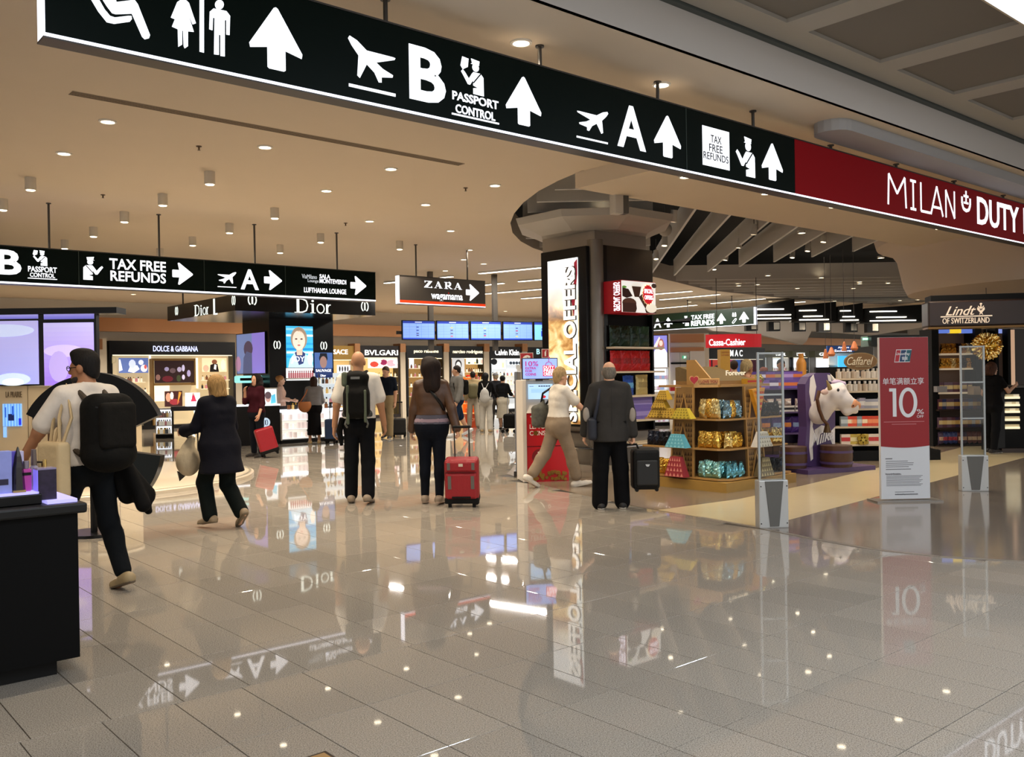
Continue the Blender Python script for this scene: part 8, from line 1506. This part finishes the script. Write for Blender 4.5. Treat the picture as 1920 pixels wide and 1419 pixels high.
# 10-13 --- tourist group by the last shop
x, y = G0(912, 810)
p = Person('woman in black with white trousers and a white drawstring bag', x, y, -8, 1.66, True, legs=((2, 2), (-3, 3)), arms=((6, 9, 20), (30, 14, 30, .0)), skin='fair', spread=4, res=.016); p.top('#0e0e10', (1.95, 1.95), .53, .016, name='sweater'); p.pants('#c4beb2', 1.9, .016, loose=.03); p.shoes('#a58a60'); p.hair('straight', '#0d0b0c')
F = SDF(); F.cone((0, -.2, .95), (0, -.19, 1.1), .14, .11, .04, .45); F.cone((0, -.19, 1.1), (0, -.17, 1.22), .1, .03, .04, .5); t = sbag(p, 'drawstring_bag', 'white drawstring bag on the back of the woman in black', 'bag', F, cloth('#b9b6b0'), .014); m = MB()
for sd in (-1, 1): m.tube([(sd * .12, -.2, .9), (sd * .15, -.05, 1.05), (sd * .12, .02, 1.38), (sd * .09, -.1, 1.36), (sd * .02, -.2, 1.2)], .007, WHITE, 6)
m.build('cord', t); clean(t)
x, y = G0(888, 803)
p = Person('person in beige with an olive rucksack half hidden by the woman in black', x, y, 10, 1.72, False, skin='fair', res=.018); p.top('#a08c68', (1.9, 1.9), .52, .018, name='jacket'); p.pants('#a59a88', 1.95, .014, loose=.02); p.shoes('#6a5a48'); p.hair('short', '#1c1512'); F = SDF(); F.box((-.03, -.22, 1.12), (.15, .1, .22), .09); t = sbag(p, 'backpack', 'olive rucksack on the person in beige', 'backpack', F, mat('#5e5638', .8, var=.2, name='olive_canvas'), .016); clean(t)
x, y = G0(944, 806)
p = Person('dark haired woman in black top and cream skirt pushing a luggage trolley', x, y, -18, 1.58, True, arms=((24, 12, 40, .0), (26, 12, 44, .0)), skin='fair', res=.016); p.top('#101012', (1.2, 1.2), .585, .015); p.skirt('#b5ab98', .22, .19); p.shoes('#3a3028'); p.hair('bun', '#0e0b0b')
x, y = G0(930, 803)
p = Person('companion with a cap standing behind the woman with the trolley', x, y + .5, 20, 1.66, False, skin='fair', res=.018); p.top('#1a1a1e', (1.9, 1.9), .52, name='jacket'); p.pants('#3a3632', 1.95); p.shoes('#2a2622'); p.hair('short', '#8a7a62')
F = SDF(); F.ell(p.hp((0, -.01, .125)), (.088, .1, .075), .02); F.box(p.hp((0, .12, .12)), (.06, .05, .008), .006, .01); F.cut(p.hp((0, 0, .11)), (0, 0, -1)); F.build('cap', cloth('#6a6a6c'), p.root, .012)
g = G(958, 811); t = thing('luggage_trolley', 'small luggage trolley with a black bag by the tourist group', 'trolley', (g.x, g.y, 0), -.3); m = MB()
for sx in (-1, 1): m.tube([(sx * .17, -.15, .08), (sx * .17, .2, .1), (sx * .17, .28, .95)], .012, CHROME, 6)
m.tube([(-.17, .28, .95), (.17, .28, .95)], .014, MATTE, 6); m.build('frame', t)
for sx in (-1, 1):
    for sy in (-.2, .2): wm = MB(); wm.cyl((sx * .17, sy - .012, .05), .05, .025, MATTE, 12, 'y'); wm.build('wheel', t)
F = SDF(); F.box((0, 0, .32), (.19, .15, .2), .07); bgk = thing('travel_bag', 'black travel bag loaded on the luggage trolley', 'bag', (g.x, g.y, 0), -.3); F.build('body', BKM, bgk, .016); m = MB(); m.tube([(-.08, 0, .5), (0, 0, .57), (.08, 0, .5)], .012, BLACK, 6); m.build('handle', bgk)
# 14 --- woman in cream by the kiosk
x, y = G0(1048, 913)
p = Person('short haired blonde woman in a white t-shirt and beige trousers reaching out', x, y, -62, 1.69, True, legs=((-22, 16), (20, 6)), arms=((8, 12, 24, .0), (40, 16, 10, -.1)), lean=4, skin='fair', toe=(-30, 8), head=(-4, -4), res=.012, fat=1.06)
p.top('#d9d2c6', (.66, .66), .555, .016, loose=.022); p.pants('#8c7b67', 1.78, .018, loose=.022); p.shoes('#d0c9bd', '#c0b8aa'); p.hair('cropped', '#ab8f66')
F = SDF(); F.box((-.24, -.12, .98), (.075, .15, .16), .06, .03); F.cone((-.24, -.13, 1.1), (-.22, -.1, 1.2), .06, .02, .05); t = sbag(p, 'tote_bag', 'grey patterned tote bag on the shoulder of the woman in white and beige', 'bag', F, mat('#55544a', .75, var=.75, scale=16, name='leaf_print'), .012); p.strap([(-.24, -.13, 1.15), (-.2, -.12, 1.3), p.T((-.11, -.04, .845 * p.h)), (-.17, .04, 1.3), (-.24, -.06, 1.13)], .016, BLACK, t); clean(t)
# 15 --- older man in the grey blazer
x, y = G0(1146, 953)
p = Person('older man in a grey blazer with pale elbow patches seen from behind', x, y, 3, 1.71, False, legs=((0, 2, 5), (2, 2, 5)), arms=((-6, 19, 22, .12), (-4, 12, 6, .02)), skin='fair', head=(-6, 2), res=.012, curl=(.5, 1.3), fat=1.06)
BZ = cloth('#33312f'); p.top('', (1.93, 1.93), .43, .017, m=BZ, loose=.012, name='blazer', flare=(.455, .205), neck=.865); p.pants('#08080a', 1.98, .02, loose=.035); p.shoes('#14110f', '#c8bfb2'); p.hair('rim', '#6e675e')
F = SDF(); F.cone(p.T((-.0, -.02, .845 * p.h)), p.T((0, -.012, .872 * p.h)), .066, .06, .02); F.cut(p.T((0, 0, .872 * p.h)), (0, -.2, 1)); F.cut(p.T((0, 0, .84 * p.h)), (0, .2, -1)); F.build('shirt_collar', mat('#b9bcc4', .8, name='collar_white'), p.root, .01)
for i in (0, 1):
    q = p.J['a%d' % i]; e = q['el'] + np.array([q['sd'] * .012, -.046, -.015]); F = SDF(); F.ell(e, (.04, .03, .085), .01); F.build('elbow_patch', mat('#8f867c', .8, var=.1, name='suede'), p.root, .01)
m = MB(); m.box(-.002, .002, -.002, .002, 0, .5, mat('#2a2827', .9, name='seam_dark')); o = m.build('back_seam', p.root); o.location = tuple(p.T((0, -.155, .52 * p.h)))
t = p.bag('shoulder_bag', 'navy shoulder bag hanging at the blazer man side', 'bag'); F = SDF(); F.box((-.225, -.03, .93), (.055, .14, .13), .04); F.build('body', mat('#0d1220', .6, var=.2, name='navy_leather'), t, .012); m = MB(); m.tube([(-.2, -.1, 1.02), p.T((-.155, -.125, .72 * p.h)), p.T((-.13, -.1, .8 * p.h)), p.T((-.125, -.01, .845 * p.h)), p.T((-.14, .1, .76 * p.h)), (-.2, .06, 1.02)], .02, mat('#101626', .6, name='navy_strap'), 8); m.build('strap', t)
pl = p.J['a1']['palm']; t = p.bag('cabin_case', 'black soft cabin case carried in the hand of the man in the blazer', 'suitcase', (pl[0] + .10, pl[1], 0)); zt4 = pl[2] - .07; b = .22
m = MB(); m.box(-.10, .21, -.12, .12, b, zt4, mat('#0c0c0c', .6, var=.2, bump=.2, spec=.2, name='case_black'), .04); m.build('shell', t); m = MB(); m.box(-.07, .18, -.145, -.11, b + .05, zt4 - .12, mat('#0f0f0f', .6, name='case_black2'), .02); m.build('front_pocket', t); m = MB(); m.tube([(-.18, 0, zt4 - .02), (-.15, 0, zt4 + .05), (-.04, 0, zt4 + .05), (-.01, 0, zt4 - .02)], .013, MATTE, 8); m.build('handle', t); m = MB(); m.prism([(.03, zt4 - .17), (.085, zt4 - .17), (.07, zt4 - .195), (.045, zt4 - .195)], -.152, -.145, CHROME); m.build('badge', t)
for sx in (-.06, .17): m = MB(); m.cyl((sx, -.1, b), .022, .03, MATTE, 10, 'y'); m.build('wheel', t)
# 16-20 --- people deep in the shop
pp = P(1400, 735, 14.3); p = Person('grey blonde woman in an orange strappy top behind the chocolate pyramid', pp.x, pp.y, -35, 1.75, True, arms=((20, 8, 50), (20, 8, 50)), skin='tan', head=(-30, -12), res=.014); p.top('#b5613c', (.3, .3), .54, .012, neck=.79, name='strappy_top'); p.pants('#2a2a30', 1.95); p.shoes('#4a4038'); p.hair('cropped', '#8f7c58'); m = MB()
for sd in (-1, 1): m.tube([p.T((sd * .05, -.11, .76 * p.h)), p.T((sd * .075, -.03, .85 * p.h)), p.T((sd * .08, .1, .78 * p.h))], .014, MATTE, 6)
m.build('dark_strap', p.root)
pp = P(1347, 735, 18.8); p = Person('dark haired man in black left of the yellow paper column', pp.x, pp.y, 20, 1.72, False, skin='fair', res=.018, head=(0, -20)); p.top('#101014', (1.9, 1.9), .52); p.pants('#16161a'); p.shoes('#161616'); p.hair('short', '#17110e'); p.root['label'] = 'dark haired man in black stooping beside the yellow paper column'
pp = P(1377, 735, 19.7); p = Person('taller man in dark clothes just beyond the yellow paper column', pp.x, pp.y, -15, 1.83, False, skin='fair', res=.018); p.top('#14141a', (1.9, 1.9), .52); p.pants('#16161a'); p.shoes('#161616'); p.hair('short', '#2a1a12')
pp = P(1465, 735, 20); p = Person('man in a dark shirt and cap beyond the purple chocolate shelves', pp.x, pp.y, 175, 1.84, False, skin='tan', res=.018); p.top('#17151d', (1.2, 1.2), .52); p.pants('#16161a'); p.shoes('#161616'); p.hair('short', '#14100e'); p.eyes()
pp = P(1431, 735, 22); p = Person('red haired woman barely visible over the purple shelves', pp.x, pp.y, 60, 1.68, True, skin='fair', res=.02); p.top('#7a3a34', (1.2, 1.2), .53); p.pants('#2a2626'); p.shoes('#2a2220'); p.hair('bun', '#8a4a38')
pp = P(1860, 735, 16.6); p = Person('brown haired woman in a black vest inside the brown chocolate shop', pp.x, pp.y, -60, 1.68, True, arms=((10, 10, 40), (34, 14, 80, .2)), skin='fair', head=(-20, -6), res=.016); p.top('#0f0d0e', (.5, .5), .53); p.pants('#121214'); p.shoes('#1a1614'); p.hair('bob', '#4a2c1c'); p.eyes()
# ================================================================== black perfume counter at the near edge
def corner(px, py, s): 
    r = ray(px, py); k = s / r.dot(D2); return Vector((0, 0, EYE)) + r * k
NC = Fr(ST(5.2, 0), D1); ur = NC.uz(148, 1100)[0]; zt = NC.uz(150, 941)[1]
t = on(NC, 'perfume_counter', 'black perfume counter with a thick dark top at the near edge', 'counter')
m = MB(); m.box(-2.2, ur, 0, .62, .085, zt - .055, mat('#050505', .6, var=.1, spec=.12, name='counter_black')); m.build('body', t)
m = MB(); m.box(-2.2, ur - .1, .06, .56, 0, .09, MATTE); m.build('plinth', t)
m = MB(); m.box(-2.2, ur + .04, -.04, .66, zt - .055, zt, mat('#151413', .45, spec=.3, name='counter_top_dark'), .012); m.build('top', t)
LV = glow('#a9a4f0', 1.1)
pz = zt + .001; rs = on(NC, 'display_riser', 'low black riser with a glowing violet white top on the perfume counter', 'riser')
ua = NC.uz(0, 930, .05)[0] - .6; ub = NC.uz(80, 930, .05)[0]
m = MB(); m.box(ua, ub, .06, .5, pz, pz + .055, BLACK, .006); m.build('base', rs); m = MB(); m.box(ua + .01, ub - .012, .075, .48, pz + .055, pz + .066, LV); m.build('lit_top', rs)
m = MB(); uc = NC.uz(73, 935, .04)[0]; ud = NC.uz(150, 935, .2)[0]; pad = on(NC, 'light_pad', 'glowing violet pad on the corner of the perfume counter', 'light pad'); m.box(ub + .015, ur + .005, .02, .55, pz, pz + .018, LV); m.build('lit_slab', pad)
zr = pz + .067
cb = thing('photo_cube', 'dark clear cube with a violet side and flower print on the riser edge', 'tester cube', NC.w(ub - .045 + .06, .12, pz + .0185), NC.rot)
m = MB(); m.box(-.03, .06, -.045, .045, 0, .16, mat('#2a2036', .2, var=.8, scale=30, name='flower_print')); m.build('block', cb); m = MB(); m.box(-.034, -.03, -.045, .045, 0, .16, glow('#7a70e0', .8)); m.build('lit_side', cb); m = MB(); m.box(-.034, .06, -.046, .045, .16, .168, mat('#8f86a8', .2, name='cube_edge')); m.build('top_edge', cb)
def onr(px, off): return NC.uz(px, 890, off)[0]
def thg(name, lb, cat, px, off, build):
    t = thing(name, lb, cat, NC.w(onr(px, off), off, zr), NC.rot); build(t)
def tallbox(w, h, col, em=.0, print_=None):
    def f(t):
        m = MB(); m.box(-w / 2, w / 2, -w * .35, w * .35, 0, h, mat(col, .35, emit=em, var=.25, scale=14, name='carton_print'), .003); m.build('box', t)
        m = MB(); m.box(-w * .3, w * .3, -w * .35 - .002, -w * .35, h * .2, h * .34, mat(print_ or '#201838', .4, name='print')); m.build('printed_label', t)
    return f
def bottle(prof, col, cap=None, em=0.0, clear=False):
    def f(t):
        m = MB(); m.lathe(prof, mat(col, .1, emit=em, spec=.8, var=.1, trans=.0, name='perfume_glass'), n=18); m.build('glass', t)
        if cap: m = MB(); h = prof[-1][1]; m.lathe([(.001, h + cap[1]), (cap[0] * .8, h + cap[1]), (cap[0], h), (.001, h)], mat(cap[2], .25, cap[3] if len(cap) > 3 else .3, name='cap'), n=14); m.build('cap', t)
    return f
thg('perfume_carton', 'pale blue perfume carton cut by the picture edge on the riser', 'carton', 2, .14, tallbox(.09, .22, '#7f86c0', .15))
thg('perfume_carton', 'tall violet perfume carton on the riser', 'carton', 17, .16, tallbox(.075, .215, '#5348a8', .2))
thg('perfume_bottle', 'tall black obelisk shaped perfume bottle on the riser', 'perfume bottle', 34, .12, lambda t: [MB().lathe([(.001, 0), (.032, 0), (.034, .01), (.026, .13), (.02, .16)], mat('#150a14', .2, name='black_glass'), n=6, smooth=False).build('glass', t), MB().lathe([(.02, .16), (.016, .19), (.004, .235), (.001, .24)], mat('#1a0a12', .3, name='black_cap'), n=6, smooth=False).build('cap', t), MB().box(-.03, .03, -.03, .03, 0, .012, mat('#b59a6a', .3, .8, name='gold_foot')).build('foot', t)])
thg('perfume_bottle', 'pink perfume bottle with a grey cap and dark bow', 'perfume bottle', 49, .14, lambda t: [MB().box(-.024, .024, -.016, .016, 0, .12, mat('#b0408f', .15, emit=.15, name='pink_glass'), .008).build('glass', t), MB().cyl((0, 0, .12), .016, .04, mat('#8f8490', .3, .5, name='pale_cap'), 12).build('cap', t), MB().box(-.02, .02, -.022, -.016, .085, .1, BLACK).build('bow', t)])
thg('perfume_bottle', 'round clear perfume bottle with a tall grey stopper', 'perfume bottle', 64, .2, bottle([(.001, 0), (.034, 0), (.042, .03), (.04, .08), (.02, .12), (.012, .13)], '#9a94a0', (.016, .085, '#6a5c54', .3), .05))
thg('perfume_bottle', 'small square clear perfume bottle beside the round one', 'perfume bottle', 74, .3, lambda t: [MB().box(-.028, .028, -.018, .018, 0, .1, mat('#a09890', .1, spec=.8, name='clear_glass'), .006).build('glass', t), MB().cyl((0, 0, .1), .011, .03, mat('#b09a6a', .3, .7, name='gilt_cap'), 10).build('cap', t)])
thg('perfume_bottle', 'slim gold topped perfume bottle nearest the striding man', 'perfume bottle', 84, .3, bottle([(.001, 0), (.022, 0), (.024, .06), (.014, .1)], '#8a8478', (.012, .05, '#c9a860', .8)))
for i, (px, off, c) in enumerate([(8, .36, '#8a80b8'), (28, .38, '#bdb8cc')]): thg('perfume_carton', ['grey violet carton at the back of the riser', 'white carton at the back of the riser behind the obelisk bottle'][i], 'carton', px, off, tallbox(.08, .2, c, .05))
# dark floor mat plate and floor hatch
g = [G(x, y) for x, y in ((486 + 70, 1419), (568, 1412), (592, 1407), (620, 1424), (600, 1450), (540, 1450))]
m = MB(); c = sum(g, Vector()) / 6; m.box(-.065, .065, -.1, .04, .0, .003, mat('#b5905a', .4, .4, name='brass_plate')); m.box(-.08, .08, -.115, .055, 0, .0015, mat('#3a2a1c', .6, name='hatch_frame')); tag(m.build('floor_hatch', None, G(590, 1426), (0, 0, TROT)), 'small brass floor hatch plate at the bottom of the picture', 'floor hatch')
# ================================================================== labels: things alike take their place in their row
def screen_x(o):
    p = o.matrix_world.translation if o.parent else o.location
    if o.type == 'MESH' and o.data.vertices and o.location.length < 1e-6: p = o.data.vertices[0].co
    d = Vector(p) - Vector((0, 0, EYE)); k = d.dot(-_b)
    return d.dot(_r) / max(k, .01)
by = {}
for o in SC.objects:
    if o.parent is None and o.get('label'): by.setdefault(o['label'], []).append(o)
for lb, L in by.items():
    if len(L) < 2: continue
    L.sort(key=screen_x); n = len(L)
    for i, o in enumerate(L):
        k = '%s from left' % (ordn[i] if i < 18 else '%dth' % (i + 1) if (i + 1) % 10 not in (1, 2, 3) or 10 < i + 1 < 20 else '%d%s' % (i + 1, {1: 'st', 2: 'nd', 3: 'rd'}[(i + 1) % 10]))
        if i == n - 1 and n > 2: k = 'rightmost'
        if i == 0: k = 'leftmost'
        o['label'] = lb + ', ' + k
for o in SC.objects:
    for k in ('o_',):
        if k in o: del o[k]
